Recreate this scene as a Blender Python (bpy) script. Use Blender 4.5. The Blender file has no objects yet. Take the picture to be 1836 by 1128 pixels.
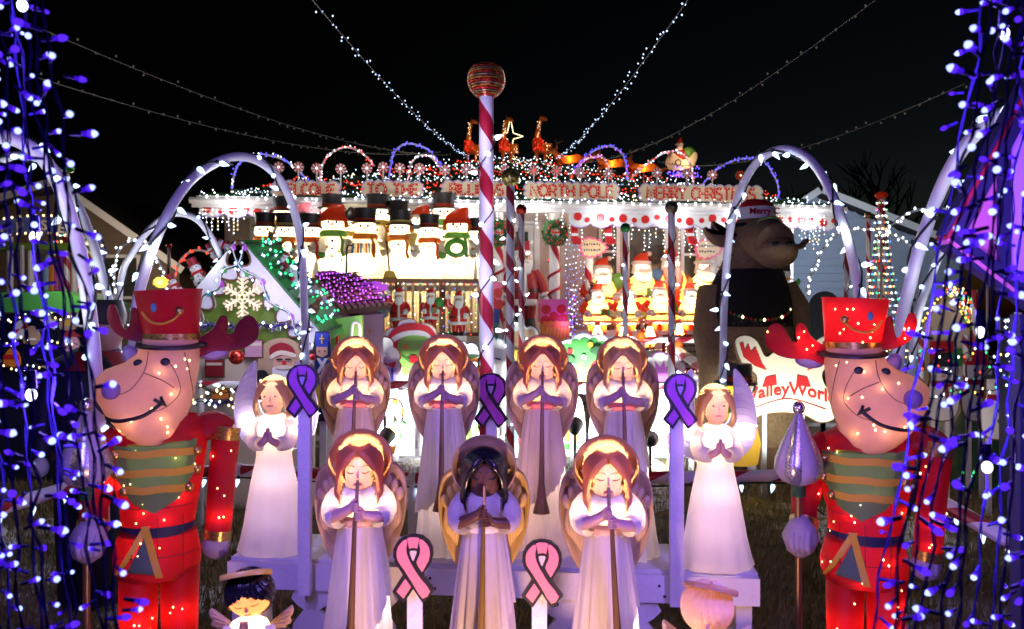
import bpy, math, random, numpy as np
from mathutils import Vector, Matrix, noise
from mathutils.bvhtree import BVHTree
random.seed(11)
D = bpy.data; SC = bpy.context.scene; COL = SC.collection
R = math.radians; PI = math.pi
V = Vector
# ------------------------------------------------------------------ camera, world, exposure
FPX, CX, CY, CAMZ = 1428.0, 918.0, 564.0, 1.6
cam = D.cameras.new('camera'); cam.sensor_width = 36; cam.lens = 36*FPX/1836
cam.clip_start = 0.05; cam.clip_end = 500
cam.dof.use_dof = True; cam.dof.focus_distance = 3.9; cam.dof.aperture_fstop = 4.5
camo = D.objects.new('camera', cam); camo.location = (0, 0, CAMZ); camo.rotation_euler = (R(90), 0, 0)
COL.objects.link(camo); SC.camera = camo
W = D.worlds.new('World'); SC.world = W; W.use_nodes = True
_n = W.node_tree.nodes; _bg = _n['Background']; _sky = _n.new('ShaderNodeTexSky'); _sky.sky_type = 'NISHITA'
_sky.sun_disc = False; _sky.sun_elevation = R(-6.5); _sky.sun_rotation = R(48); _sky.altitude = 0
W.node_tree.links.new(_sky.outputs[0], _bg.inputs[0]); _bg.inputs[1].default_value = 0.35
SC.view_settings.view_transform = 'Standard'; SC.view_settings.look = 'None'
SC.view_settings.exposure = 0.12; SC.view_settings.gamma = 1.0; SC.view_settings.use_curve_mapping = False
SC.render.engine = 'CYCLES'
cy = SC.cycles; cy.use_denoising = True; cy.sample_clamp_indirect = 3.0; cy.sample_clamp_direct = 0
cy.max_bounces = 6; cy.diffuse_bounces = 3; cy.glossy_bounces = 2; cy.transmission_bounces = 4; cy.transparent_max_bounces = 8
cy.caustics_reflective = False; cy.caustics_refractive = False
SC.render.use_persistent_data = False

def P(px, py, Y):
    """the place at distance Y that the photograph shows at (px, py)"""
    return V(((px-CX)/FPX*Y, Y, CAMZ-(py-CY)/FPX*Y))
def S(n, Y): return n*Y/FPX

# ------------------------------------------------------------------ materials
MATS = {}
def _new(name):
    m = D.materials.new(name); m.use_nodes = True; MATS[name] = m
    nt = m.node_tree; nt.nodes.clear()
    o = nt.nodes.new('ShaderNodeOutputMaterial')
    return m, nt, o
def _nd(nt, t, **kw):
    n = nt.nodes.new(t)
    for k, v in kw.items():
        if k in n.inputs: n.inputs[k].default_value = v
        else: setattr(n, k, v)
    return n
def _tint(nt, col, var, scale, coord='Object'):
    """col varied by soft noise, as paint and cloth vary"""
    tc = nt.nodes.new('ShaderNodeTexCoord'); nz = _nd(nt, 'ShaderNodeTexNoise', Scale=scale, Detail=4.0)
    nt.links.new(tc.outputs[coord], nz.inputs['Vector'])
    mx = nt.nodes.new('ShaderNodeMix'); mx.data_type = 'RGBA'
    mx.inputs[6].default_value = (*[c*(1-var) for c in col], 1); mx.inputs[7].default_value = (*[min(1, c*(1+var)) for c in col], 1)
    nt.links.new(nz.outputs[0], mx.inputs[0])
    return mx.outputs[2], nz, tc
def matte(name, col, rough=.55, var=.12, scale=6, bump=0.0, metal=0.0, spec=.4):
    m, nt, o = _new(name); p = _nd(nt, 'ShaderNodeBsdfPrincipled', Roughness=rough, Metallic=metal)
    p.inputs['Specular IOR Level'].default_value = spec
    c, nz, tc = _tint(nt, col, var, scale); nt.links.new(c, p.inputs['Base Color'])
    if bump:
        n2 = _nd(nt, 'ShaderNodeTexNoise', Scale=scale*9, Detail=5.0); nt.links.new(tc.outputs['Object'], n2.inputs['Vector'])
        b = _nd(nt, 'ShaderNodeBump', Strength=bump, Distance=.01); nt.links.new(n2.outputs[0], b.inputs['Height']); nt.links.new(b.outputs[0], p.inputs['Normal'])
    nt.links.new(p.outputs[0], o.inputs[0]); return m
def shell(name, col, t=.55, rough=.38, var=.06, scale=14, tcol=None, lines=0):
    """thin moulded plastic or lamp cloth: lets the lamp inside shine through"""
    m, nt, o = _new(name); p = _nd(nt, 'ShaderNodeBsdfPrincipled', Roughness=rough); tr = nt.nodes.new('ShaderNodeBsdfTranslucent')
    c, nz, tc = _tint(nt, col, var, scale); nt.links.new(c, p.inputs['Base Color'])
    if tcol: tr.inputs[0].default_value = (*tcol, 1)
    else: nt.links.new(c, tr.inputs[0])
    if lines:
        wv = _nd(nt, 'ShaderNodeTexWave', Scale=lines, Distortion=.6); wv.bands_direction = 'Z'; nt.links.new(tc.outputs['Object'], wv.inputs['Vector'])
        b = _nd(nt, 'ShaderNodeBump', Strength=.35, Distance=.6); nt.links.new(wv.outputs['Fac'], b.inputs['Height'])
        nt.links.new(b.outputs[0], p.inputs['Normal'])
        sp = _nd(nt, 'ShaderNodeTexVoronoi', Scale=float(lines)*11); nt.links.new(tc.outputs['Object'], sp.inputs['Vector'])
        p.inputs['Metallic'].default_value = .0
        rr = nt.nodes.new('ShaderNodeMapRange'); rr.inputs[3].default_value = .12; rr.inputs[4].default_value = .75
        nt.links.new(sp.outputs['Color'], rr.inputs[0]); nt.links.new(rr.outputs[0], p.inputs['Roughness'])
        mm = nt.nodes.new('ShaderNodeMix'); mm.data_type = 'RGBA'; mm.blend_type = 'MULTIPLY'; mm.inputs[0].default_value = .28
        nt.links.new(c, mm.inputs[6]); nt.links.new(wv.outputs['Color'], mm.inputs[7]); nt.links.new(mm.outputs[2], p.inputs['Base Color'])
    mx = _nd(nt, 'ShaderNodeMixShader', Fac=t); nt.links.new(p.outputs[0], mx.inputs[1]); nt.links.new(tr.outputs[0], mx.inputs[2])
    nt.links.new(mx.outputs[0], o.inputs[0]); return m
def emit(name, col, s, sample='NONE'):
    m, nt, o = _new(name); e = _nd(nt, 'ShaderNodeEmission', Strength=s); e.inputs[0].default_value = (*col, 1)
    nt.links.new(e.outputs[0], o.inputs[0]); m.cycles.emission_sampling = sample; return m
def glitter(name, col, scale=220, metal=.9, rough=.3):
    m, nt, o = _new(name); p = _nd(nt, 'ShaderNodeBsdfPrincipled', Roughness=rough, Metallic=metal)
    tc = nt.nodes.new('ShaderNodeTexCoord'); vo = _nd(nt, 'ShaderNodeTexVoronoi', Scale=float(scale)); nt.links.new(tc.outputs['Object'], vo.inputs['Vector'])
    mx = nt.nodes.new('ShaderNodeMix'); mx.data_type = 'RGBA'; mx.inputs[6].default_value = (*[c*.35 for c in col], 1); mx.inputs[7].default_value = (*[min(1, c*1.5) for c in col], 1)
    sx = nt.nodes.new('ShaderNodeSeparateColor'); nt.links.new(vo.outputs['Color'], sx.inputs[0]); nt.links.new(sx.outputs[0], mx.inputs[0]); nt.links.new(mx.outputs[2], p.inputs['Base Color'])
    b = _nd(nt, 'ShaderNodeBump', Strength=1.0, Distance=.006); nt.links.new(sx.outputs[1], b.inputs['Height']); nt.links.new(b.outputs[0], p.inputs['Normal'])
    nt.links.new(p.outputs[0], o.inputs[0]); return m
def stripes(name, c1, c2, scale, axis='Z', rough=.4):
    """printed tape: flat two-colour bands"""
    m, nt, o = _new(name); p = _nd(nt, 'ShaderNodeBsdfPrincipled', Roughness=rough)
    tc = nt.nodes.new('ShaderNodeTexCoord'); wv = _nd(nt, 'ShaderNodeTexWave', Scale=scale); wv.bands_direction = axis
    nt.links.new(tc.outputs['Object'], wv.inputs['Vector'])
    g = nt.nodes.new('ShaderNodeMath'); g.operation = 'GREATER_THAN'; g.inputs[1].default_value = .5; nt.links.new(wv.outputs['Fac'], g.inputs[0])
    mx = nt.nodes.new('ShaderNodeMix'); mx.data_type = 'RGBA'; mx.inputs[6].default_value = (*c1, 1); mx.inputs[7].default_value = (*c2, 1)
    nt.links.new(g.outputs[0], mx.inputs[0]); nt.links.new(mx.outputs[2], p.inputs['Base Color']); nt.links.new(p.outputs[0], o.inputs[0]); return m

matte('white', (.78, .77, .76), .45); matte('white_wood', (.70, .69, .68), .5, .22, 5, .35); matte('gloss_black', (.010, .010, .013), .16, .3, 20); matte('pvc', (.74, .73, .74), .35, .06)
matte('black', (.012, .012, .014), .45); matte('black_fur', (.008, .007, .008), .9, .4, 40, .6); matte('red', (.52, .018, .02), .4); matte('dark_red', (.28, .012, .02), .5)
matte('red_tape', (.36, .012, .03), .32, .08)
matte('green', (.05, .26, .05), .5); matte('lime', (.26, .55, .10), .5); matte('dark_green', (.015, .07, .02), .6, .3, 30, .3); matte('moss', (.12, .20, .02), .5)
matte('yellow', (.72, .50, .05), .5); matte('orange', (.75, .24, .03), .5); matte('blue', (.03, .06, .42), .45); matte('sky_blue', (.30, .55, .78), .5)
matte('purple', (.46, .08, .52), .45, .1, 12); matte('lilac', (.45, .34, .66), .5); matte('ribbon_pink', (.88, .27, .25), .45, .08, 12); matte('pink', (.80, .16, .38), .45); matte('mauve', (.55, .30, .40), .5)
matte('brown', (.13, .06, .025), .6); matte('tan', (.45, .31, .18), .6); matte('skin', (.62, .36, .25), .5); matte('skin_dark', (.10, .045, .025), .4); matte('grey', (.30, .30, .31), .55)
matte('navy', (.012, .014, .05), .6); matte('teal', (.04, .22, .26), .5); matte('gold', (.50, .33, .08), .35, .15, 10, 0, .8); matte('silver', (.6, .6, .62), .25, .1, 10, 0, .9); matte('bronze', (.22, .13, .06), .35, .2, 14, 0, .6)
matte('cable', (.010, .018, .014), .5); matte('cable_blue', (.010, .006, .07), .7, spec=.05); matte('wood', (.16, .06, .03), .5, .25, 12, .2); matte('pale_wood', (.45, .30, .15), .6, .2, 12, .2)
matte('house_siding', (.52, .43, .38), .6, .08, 3); matte('roof_shingle', (.03, .028, .028), .8, .4, 8, .4); matte('brown_siding', (.20, .15, .11), .7, .12, 3); matte('grey_siding', (.36, .42, .52), .65, .08, 3)
matte('window_dark', (.05, .055, .05), .08, .1, 3, 0, 0, .8); matte('bark', (.012, .011, .010), .9, .3, 20, .5); matte('cream', (.72, .62, .45), .5, .08); matte('denim', (.06, .08, .22), .7)
matte('fur_brown', (.30, .19, .095), .95, .35, 30, .9); matte('fur_tan', (.30, .19, .10), .9, .3, 30, .7); matte('purple_panel', (.50, .30, .85), .6, .1, 3); matte('rose_panel', (.50, .16, .26), .6, .15, 4)
glitter('glitter_gold', (.65, .42, .12), .75); glitter('glitter_silver', (.75, .75, .85), .7); glitter('tinsel_silver', (.5, .5, .62), 90); glitter('tinsel_red', (.5, .03, .05), 90, .8); glitter('tinsel_blue', (.12, .10, .4), 90)
glitter('ball_gold', (.75, .60, .18), 60); glitter('ball_red', (.70, .06, .04), 60); glitter('ball_green', (.05, .35, .08), 60); glitter('ball_bronze', (.35, .26, .16), 60)
# moulded plastic, lit from inside
shell('mold_white', (.80, .76, .72), .5, .42, .13, 7); shell('mold_ivory', (.80, .70, .58), .5, .45, .2, 6); shell('mold_skin', (.78, .52, .40), .38, .4, .12, 9); shell('mold_peach', (.75, .55, .42), .5); shell('mold_blond', (.88, .62, .24), .62, tcol=(1, .80, .42)); shell('mold_auburn', (.80, .40, .18), .66, tcol=(1, .64, .34)); shell('mold_dark_hair', (.58, .25, .13), .62, tcol=(1, .54, .30))
shell('mold_gold', (.62, .44, .22), .26, .32, .4, 16); shell('mold_halo', (.62, .38, .18), .35, .32, .2, 12); shell('mold_pink', (.75, .22, .25), .4); shell('mold_red', (.70, .06, .03), .6, tcol=(1, .27, .05)); shell('mold_green', (.20, .50, .10), .5); shell('mold_yellow', (.82, .62, .15), .5); shell('mold_orange', (.85, .30, .05), .55)
shell('mold_brown', (.16, .065, .03), .3); shell('mold_black', (.02, .018, .018), .12); shell('mold_blue', (.10, .25, .55), .5); shell('mold_arm', (.55, .34, .34), .22); shell('mold_cream', (.90, .80, .62), .5)
shell('cloth_red', (.62, .012, .022), .45, .5, .1, .05, None, .21); shell('cloth_beige', (.70, .47, .37), .45, .5, .1, .05, None, .21); shell('cloth_green', (.17, .40, .10), .30, .5, .1, .05, None, .21); shell('cloth_gold', (.80, .50, .04), .05, .5, .1, .05, None, .21); shell('cloth_maroon', (.30, .012, .022), .25, .6, .2, .05, None, .21)
shell('cloth_violet', (.45, .30, .62), .35, .5, .1, .05, None, .21); shell('cloth_pale', (.66, .58, .74), .35, .5, .1, .05, None, .16); shell('cloth_teal', (.10, .18, .15), .05, .5, .1, .05, None, .21)
emit('bulb_white', (.78, .88, 1), 5); emit('bulb_cool', (.50, .66, 1), 3); emit('bulb_warm', (1, .72, .36), 4); emit('bulb_red', (1, .05, .02), 3); emit('bulb_green', (.05, 1, .35), 2); emit('bulb_blue', (.10, .08, 1), 3.5); emit('bulb_pink', (1, .35, .42), 3); emit('bulb_purple', (.55, .10, 1), 3.2)
emit('bulb_multi_blue', (.1, .25, 1), 2.5); emit('bulb_yellow', (1, .6, .1), 3); emit('led_mid', (.09, .018, 1), 1.3); emit('led_tip', (.32, .40, 1), 2.6); emit('led_body', (.07, .010, 1), .6); emit('led_core', (.70, .70, 1), 8); emit('bulb_unlit_glow', (.5, .5, .38), .12); emit('spark_warm', (1, .55, .22), 9); emit('letter_bulb', (1, .74, .46), 2.0); emit('flood_face', (1, 1, 1), 12)

# ------------------------------------------------------------------ mesh builder
class MB:
    def __init__(s): s.v = []; s.f = []; s.m = []; s.mats = []; s.xf = None; s.def_mat = None
    def mi(s, mat):
        if mat not in s.mats: s.mats.append(mat)
        return s.mats.index(mat)
    def add(s, vs, fs, mat):
        k = len(s.v); i = s.mi(mat)
        if s.xf is not None:
            vs = [s.xf @ V(q) for q in vs]; fl = s.xf.determinant() < 0
        else: fl = False
        s.v += [tuple(q) for q in vs]
        for f in fs:
            g = [a+k for a in f]
            s.f.append(g[::-1] if fl else g); s.m.append(i)
        return s
    def box(s, c, d, mat, rot=None):
        x, y, z = d[0]/2, d[1]/2, d[2]/2
        vs = [V((a*x, b*y, e*z)) for e in (-1, 1) for b in (-1, 1) for a in (-1, 1)]
        if rot is not None: vs = [rot @ q for q in vs]
        c = V(c)
        return s.add([q+c for q in vs], [(0, 2, 3, 1), (4, 5, 7, 6), (0, 1, 5, 4), (2, 6, 7, 3), (0, 4, 6, 2), (1, 3, 7, 5)], mat)
    def rings(s, rg, mat, c0=True, c1=True):
        n = len(rg[0]); vs = [q for r in rg for q in r]; fs = []
        for i in range(len(rg)-1):
            for j in range(n):
                k = (j+1) % n
                fs.append((i*n+j, i*n+k, (i+1)*n+k, (i+1)*n+j))
        if c0: fs.append(tuple(range(n))[::-1])
        if c1: fs.append(tuple((len(rg)-1)*n+j for j in range(n)))
        return s.add(vs, fs, mat)
    def loft(s, secs, mat, n=16, c0=True, c1=True, mod=None):
        """secs: (x, y, z, rx, ry) level ellipses stacked upward"""
        rg = []
        for i, q in enumerate(secs):
            r = []
            for j in range(n):
                a = 2*PI*j/n; k = mod(a, i, q[2]) if mod else 1
                r.append(V((q[0]+math.cos(a)*q[3]*k, q[1]+math.sin(a)*q[4]*k, q[2])))
            rg.append(r)
        return s.rings(rg, mat, c0, c1)
    def tube(s, pts, rad, mat, n=8, c0=True, c1=True, flat=1.0, up=None):
        pts = [V(p) for p in pts]; N = len(pts)
        if not hasattr(rad, '__len__'): rad = [rad]*N
        t0 = (pts[1]-pts[0]).normalized()
        u = V(up) if up else (V((0, 0, 1)) if abs(t0.z) < .9 else V((1, 0, 0)))
        u = (u-t0*u.dot(t0)).normalized(); rg = []
        for i in range(N):
            t = (pts[min(i+1, N-1)]-pts[max(i-1, 0)])
            t = t.normalized() if t.length > 1e-9 else t0
            u2 = u-t*u.dot(t)
            u = (u2 if u2.length > .05 else (w.cross(t) if i else t.orthogonal())).normalized(); w = t.cross(u)
            rg.append([pts[i]+(u*math.cos(2*PI*j/n)*flat+w*math.sin(2*PI*j/n))*rad[i] for j in range(n)])
        return s.rings(rg, mat, c0, c1)
    def ell(s, c, r, mat, n=14, m=9, rot=None, keep=None):
        c = V(c); vs = []; fs = []
        if not hasattr(r, '__len__'): r = (r, r, r)
        for i in range(m+1):
            a = PI*i/m
            for j in range(n):
                b = 2*PI*j/n; q = V((math.sin(a)*math.cos(b)*r[0], math.sin(a)*math.sin(b)*r[1], -math.cos(a)*r[2]))
                vs.append((rot @ q if rot is not None else q)+c)
        for i in range(m):
            for j in range(n):
                k = (j+1) % n; f = (i*n+j, i*n+k, (i+1)*n+k, (i+1)*n+j)
                if i == 0: f = (j, (i+1)*n+k, (i+1)*n+j)
                if i == m-1: f = (i*n+j, i*n+k, (i+1)*n+j)
                if keep:
                    ct = sum((vs[a] for a in f), V())/len(f)-c
                    if not keep(ct): continue
                fs.append(f)
        return s.add(vs, fs, mat)
    def prism(s, out, y0, y1, mat, o=(0, 0, 0), bev=0.0):
        """outline in x,z; from y0 (front) to y1 (back); bev rounds the front edge"""
        o = V(o); n = len(out); A = sum(out[i][0]*out[(i+1) % n][1]-out[(i+1) % n][0]*out[i][1] for i in range(n))
        if A < 0: out = out[::-1]
        rg = []
        if bev:
            ins = offset(out, -bev); rg.append([o+V((q[0], y0, q[1])) for q in ins]); rg.append([o+V((q[0], y0+bev, q[1])) for q in out])
        else: rg.append([o+V((q[0], y0, q[1])) for q in out])
        rg.append([o+V((q[0], y1, q[1])) for q in out])
        vs = [q for r in rg for q in r]; fs = []
        for i in range(len(rg)-1):
            for j in range(n):
                k = (j+1) % n; fs.append((i*n+j, (i+1)*n+j, (i+1)*n+k, i*n+k))
        fs.append(tuple(range(n))); L = (len(rg)-1)*n; fs.append(tuple(L+j for j in range(n))[::-1])
        return s.add(vs, fs, mat)
    def torus(s, c, R1, r, mat, n=24, m=8, axis='y', a0=0, a1=2*PI, sz=1.0):
        c = V(c); full = abs(a1-a0-2*PI) < 1e-6; cnt = n if full else n+1; rg = []
        for i in range(cnt):
            a = a0+(a1-a0)*i/n; ring = []
            for j in range(m):
                b = 2*PI*j/m; k = R1+r*math.cos(b); h = r*math.sin(b)
                q = V((k*math.cos(a), h, k*math.sin(a)*sz)) if axis == 'y' else V((k*math.cos(a), k*math.sin(a)*sz, h))
                ring.append(q+c)
            rg.append(ring)
        if full: rg.append(rg[0])
        return s.rings(rg, mat, not full, not full)
    def mesh(s, name, sharp=38):
        me = D.meshes.new(name); me.from_pydata(s.v, [], s.f)
        for a in s.mats: me.materials.append(MATS[a])
        me.polygons.foreach_set('material_index', s.m); me.polygons.foreach_set('use_smooth', [True]*len(s.f))
        me.update(); me.set_sharp_from_angle(angle=R(sharp)); return me
    def bvh(s): return BVHTree.FromPolygons([V(q) for q in s.v], s.f)
def offset(out, d):
    n = len(out); A = sum(out[i][0]*out[(i+1) % n][1]-out[(i+1) % n][0]*out[i][1] for i in range(n)); sg = 1 if A > 0 else -1; res = []
    for i in range(n):
        p, q, r = V(out[i-1]), V(out[i]), V(out[(i+1) % n]); e1 = q-p; e2 = r-q
        n1 = V((e1.y, -e1.x)); n2 = V((e2.y, -e2.x))
        if n1.length: n1.normalize()
        if n2.length: n2.normalize()
        b = n1+n2
        if b.length < 1e-6: b = n1
        b.normalize(); k = 1/max(.45, b.dot(n1))
        res.append((q.x+b.x*d*sg*k, q.y+b.y*d*sg*k))
    return res
def smooth(pts, k=6, closed=False):
    """Catmull-Rom through pts"""
    pts = [V(p) for p in pts]; n = len(pts); out = []
    for i in range(n if closed else n-1):
        a, b, c, d = (pts[(i-1) % n], pts[i % n], pts[(i+1) % n], pts[(i+2) % n]) if closed else (pts[max(i-1, 0)], pts[i], pts[i+1], pts[min(i+2, n-1)])
        for j in range(k):
            t = j/k; out.append(.5*((2*b)+(c-a)*t+(2*a-5*b+4*c-d)*t*t+(3*b-a-3*c+d)*t**3))
    if not closed: out.append(pts[-1])
    return out
def s2(pts, k=5): return [(p.x, p.y) for p in smooth([(a, b, 0) for a, b in pts], k, True)]
def resample(pts, d):
    pts = [V(p) for p in pts]; out = [pts[0].copy()]; acc = 0.0
    for a, b in zip(pts, pts[1:]):
        L = (b-a).length; t = d-acc
        while t <= L and L > 0: out.append(a+(b-a)*(t/L)); t += d
        acc = L-(t-d)
    return out
def circle(r, n=20, c=(0, 0), sx=1, sz=1): return [(c[0]+r*sx*math.cos(2*PI*i/n), c[1]+r*sz*math.sin(2*PI*i/n)) for i in range(n)]
def cloud(w, h, lobes, bump=.12, n=6, seed=0):
    """a scalloped outline round an ellipse"""
    rr = random.Random(seed); o = []
    for i in range(lobes):
        b = bump*rr.uniform(.7, 1.3)
        for j in range(n):
            t = j/n; a = 2*PI*(i+t)/lobes; k = 1-bump+b*math.sin(PI*t)**.6
            o.append((w/2*k*math.cos(a), h/2*k*math.sin(a)))
    return o
# ------------------------------------------------------------------ objects
def link(o, parent=None):
    COL.objects.link(o)
    if parent is not None: o.parent = parent
    return o
def tag(o, label=None, cat=None, group=None, kind=None):
    if label: o['label'] = label
    if cat: o['category'] = cat
    if group: o['group'] = group
    if kind: o['kind'] = kind
    return o
def root(name, label, cat, loc=(0, 0, 0), rz=0, group=None, sc=1.0):
    o = D.objects.new(name, None); o.empty_display_size = .1; o.location = loc; o.rotation_euler = (0, 0, rz); o.scale = (sc,)*3
    return tag(link(o), label, cat, group)
HALVES = {'arms': 'arm', 'gloves': 'glove', 'mittens': 'mitten', 'boots': 'boot', 'antlers': 'antler', 'closed_eyes': 'closed_eye', 'earmuffs': 'earmuff', 'runner': 'runner'}
ISLES = {'glitter_cuff': 'glitter_cuff', 'scalloped_ridge': 'scalloped_ridge', 'nostrils': 'nostril', 'painted_lights': 'painted_light', 'screws': 'screw', 'buttons': 'button', 'stake': 'stake', 'candy_dots': 'candy_dot'}
def islands(b):
    p = list(range(len(b.v)))
    def fd(a):
        while p[a] != a: p[a] = p[p[a]]; a = p[a]
        return a
    for f in b.f:
        for a in f[1:]: p[fd(a)] = fd(f[0])
    return [fd(f[0]) for f in b.f]
def ob(name, mb, parent=None, sharp=38, label=None):
    if isinstance(mb, MB) and (name in HALVES or name in ISLES):
        key = islands(mb) if name in ISLES else [sum(mb.v[a][1 if name == 'runner' else 0] for a in f) > 0 for f in mb.f]
        if len(set(key)) > 1:
            for k in dict.fromkeys(key):
                s = MB(); s.mats = mb.mats; us = {}
                for f, m, q in zip(mb.f, mb.m, key):
                    if q == k: s.f.append([us.setdefault(a, len(us)) for a in f]); s.m.append(m)
                s.v = [mb.v[a] for a in us]; o = ob1((HALVES.get(name) or ISLES[name]), s, parent, sharp)
            return o
        name = HALVES.get(name) or ISLES[name]
    return ob1(name, mb, parent, sharp, label)
def ob1(name, mb, parent=None, sharp=38, label=None):
    me = mb.mesh(name, sharp) if isinstance(mb, MB) else mb
    o = link(D.objects.new(name, me), parent)
    if label: o['label'] = label
    return o
def one(name, mb, label, cat, loc=(0, 0, 0), rz=0, group=None):
    o = ob(name, mb); o.location = loc; o.rotation_euler = (0, 0, rz); return tag(o, label, cat, group)
def lamp(loc, col, watt, parent=None, size=.03, spot=None, aim=None, blend=.6):
    l = D.lights.new('lamp', 'SPOT' if spot else 'POINT'); l.energy = watt; l.color = col; l.shadow_soft_size = size
    if spot: l.spot_size = R(spot); l.spot_blend = blend
    o = link(D.objects.new('lamp', l), parent); o.location = loc
    if aim is not None: o.rotation_euler = (V(aim)-V(loc)).to_track_quat('-Z', 'Y').to_euler()
    return o
def copy_tree(o, parent=None):
    c = o.copy(); COL.objects.link(c)
    if parent is not None: c.parent = parent
    for ch in list(o.children): copy_tree(ch, c)
    return c
def align(d, up=(0, 0, 1)): return V(d).to_track_quat('Z', 'Y').to_matrix().to_4x4()
# light bulbs: shared meshes
def _bulb(body, sock, r, L):
    b = MB(); b.tube([(0, 0, -L*.35), (0, 0, .05*L)], [r*.62, r*.62], sock, 7)
    b.tube([(0, 0, .05*L), (0, 0, .22*L), (0, 0, .42*L), (0, 0, .75*L), (0, 0, L)], [r*.6, r, r*.95, r*.5, r*.08], body, 8); return b.mesh('bulb')
C9 = {k: _bulb(m, 'cable', .0125, .05) for k, m in (('white', 'bulb_white'), ('cool', 'bulb_cool'))}
def _led():
    b = MB(); b.tube([(0, 0, -.030), (0, 0, 0)], [.0055, .0062], 'cable_blue', 6)
    b.tube([(0, 0, 0), (0, 0, .010), (0, 0, .016)], [.0058, .0068, .0085], 'led_body', 8, True, False)
    b.tube([(0, 0, .016), (0, 0, .021), (0, 0, .0275)], [.0085, .0098, .0094], 'led_mid', 10, False, False); b.tube([(0, 0, .0275), (0, 0, .032), (0, 0, .036), (0, 0, .039)], [.0094, .0080, .0056, .002], 'led_tip', 10, False, True); return b.mesh('bulb')
LED = _led(); LEDD = LED.copy(); LEDD.materials[LEDD.materials.find('led_tip')] = MATS['led_mid']
def halfpipe(b, pts, rad, c, mat, k=6):
    '''one-layer lock of hair: the outward half of a tube'''
    c = V(c); vs = []; N = len(pts)
    for i, p in enumerate(pts):
        t = (pts[min(i+1, N-1)]-pts[max(i-1, 0)]).normalized(); o = p-c; o.z *= .25; o = (o-t*o.dot(t)).normalized(); sd = t.cross(o)
        vs += [p+sd*math.cos(PI*j/k)*rad[i]+o*math.sin(PI*j/k)*rad[i]*.8 for j in range(k+1)]
    return b.add(vs, [(i*(k+1)+j, i*(k+1)+j+1, (i+1)*(k+1)+j+1, (i+1)*(k+1)+j) for i in range(N-1) for j in range(k)], mat)
def cull(b, fn):
    '''drop faces whose middle fn accepts'''
    k = [i for i, f in enumerate(b.f) if not fn(sum((V(b.v[a]) for a in f), V())/len(f))]; b.f = [b.f[i] for i in k]; b.m = [b.m[i] for i in k]; return b
def dots(mb, pts, r, mat, n=5):
    """tiny bulbs, as small octahedra"""
    for p in pts:
        p = V(p); vs = [p+V(q)*r for q in ((1, 0, 0), (-1, 0, 0), (0, 1, 0), (0, -1, 0), (0, 0, 1.2), (0, 0, -1.2))]
        mb.add(vs, [(0, 2, 4), (2, 1, 4), (1, 3, 4), (3, 0, 4), (2, 0, 5), (1, 2, 5), (3, 1, 5), (0, 3, 5)], mat if isinstance(mat, str) else random.choice(mat))
def string_on(path, d, label, group=None, kind='white', wire=.004, out=None, sc=1.0, wrap=None, cat='light string', rnd=None, n=4):
    """a light string along path: its wire is the thing, each bulb a part"""
    rnd = rnd or random.Random(len(path)*7+int(path[0][0]*100) % 97)
    b = MB(); b.tube(path, wire, 'cable', n); o = one('light_string', b, label, cat, group=group)
    pts = resample(path, d)
    for i, p in enumerate(pts[1:-1] if len(pts) > 4 else pts):
        dr = out(p, i) if out else V((rnd.uniform(-1, 1), rnd.uniform(-1, .2), rnd.uniform(-1, .6)))
        dr = V(dr).normalized(); q = link(D.objects.new('bulb', C9[kind]), o)
        q.matrix_basis = Matrix.Translation(p+dr*wire) @ align(dr) @ Matrix.Scale(sc*rnd.uniform(.92, 1.1), 4)
    return o
def dot_string(path, d, r, mat, label, group=None, wire=.004, jit=.02, cat='light string', wmat='cable', seed=0):
    """a string of mini lights too small to pick apart: wire with one part of bulbs"""
    rr = random.Random(seed+len(path)); b = MB(); b.tube(path, wire, wmat, 4); o = one('light_string', b, label, cat, group=group)
    e = MB(); dots(e, [p+V((rr.uniform(-jit, jit), rr.uniform(-jit, 0), rr.uniform(-jit, jit))) for p in resample(path, d)], r, mat)
    tag(ob('bulbs', e, o), kind='stuff'); return o
def helix(a, b, r, turns, n=None, ph=0):
    a = V(a); b = V(b); t = (b-a).normalized(); u = (V((1, 0, 0)) if abs(t.x) < .9 else V((0, 1, 0))); u = (u-t*u.dot(t)).normalized(); w = t.cross(u); n = n or int(turns*12)
    return [a+(b-a)*(i/n)+(u*math.cos(ph+2*PI*turns*i/n)+w*math.sin(ph+2*PI*turns*i/n))*r for i in range(n+1)]
def candy_pole(a, b, r, pitch, mb=None, white='pvc', red='red_tape', n=16, frac=.42):
    """pipe with a real spiral band: quads follow the spiral, so the band edge is clean"""
    mb = mb or MB(); a = V(a); b = V(b); L = (b-a).length; t = (b-a)/L; u = (V((1, 0, 0)) if abs(t.x) < .9 else V((0, 0, 1))); u = (u-t*u.dot(t)).normalized(); w = t.cross(u)
    rows = max(2, int(L/pitch*2)); 
    def pt(j, h):
        h = min(max(h, 0), L); an = 2*PI*j/n; return a+t*h+(u*math.cos(an)+w*math.sin(an))*r
    k = int(L/pitch)+3
    for i in range(-1, k):
        for j in range(n):
            z = lambda f, jj: (i+f-jj/n)*pitch
            for f0, f1, m in ((0, frac, red), (frac, 1, white)):
                q = [pt(j, z(f0, j)), pt(j+1, z(f0, j+1)), pt(j+1, z(f1, j+1)), pt(j, z(f1, j))]
                if (q[2]-q[0]).length < 1e-5 or z(f1, j) <= 0 or z(f0, j+1) >= L: continue
                mb.add(q, [(0, 1, 2, 3)], m)
    mb.add([pt(j, L) for j in range(n)], [tuple(range(n))], white)
    return mb
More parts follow.
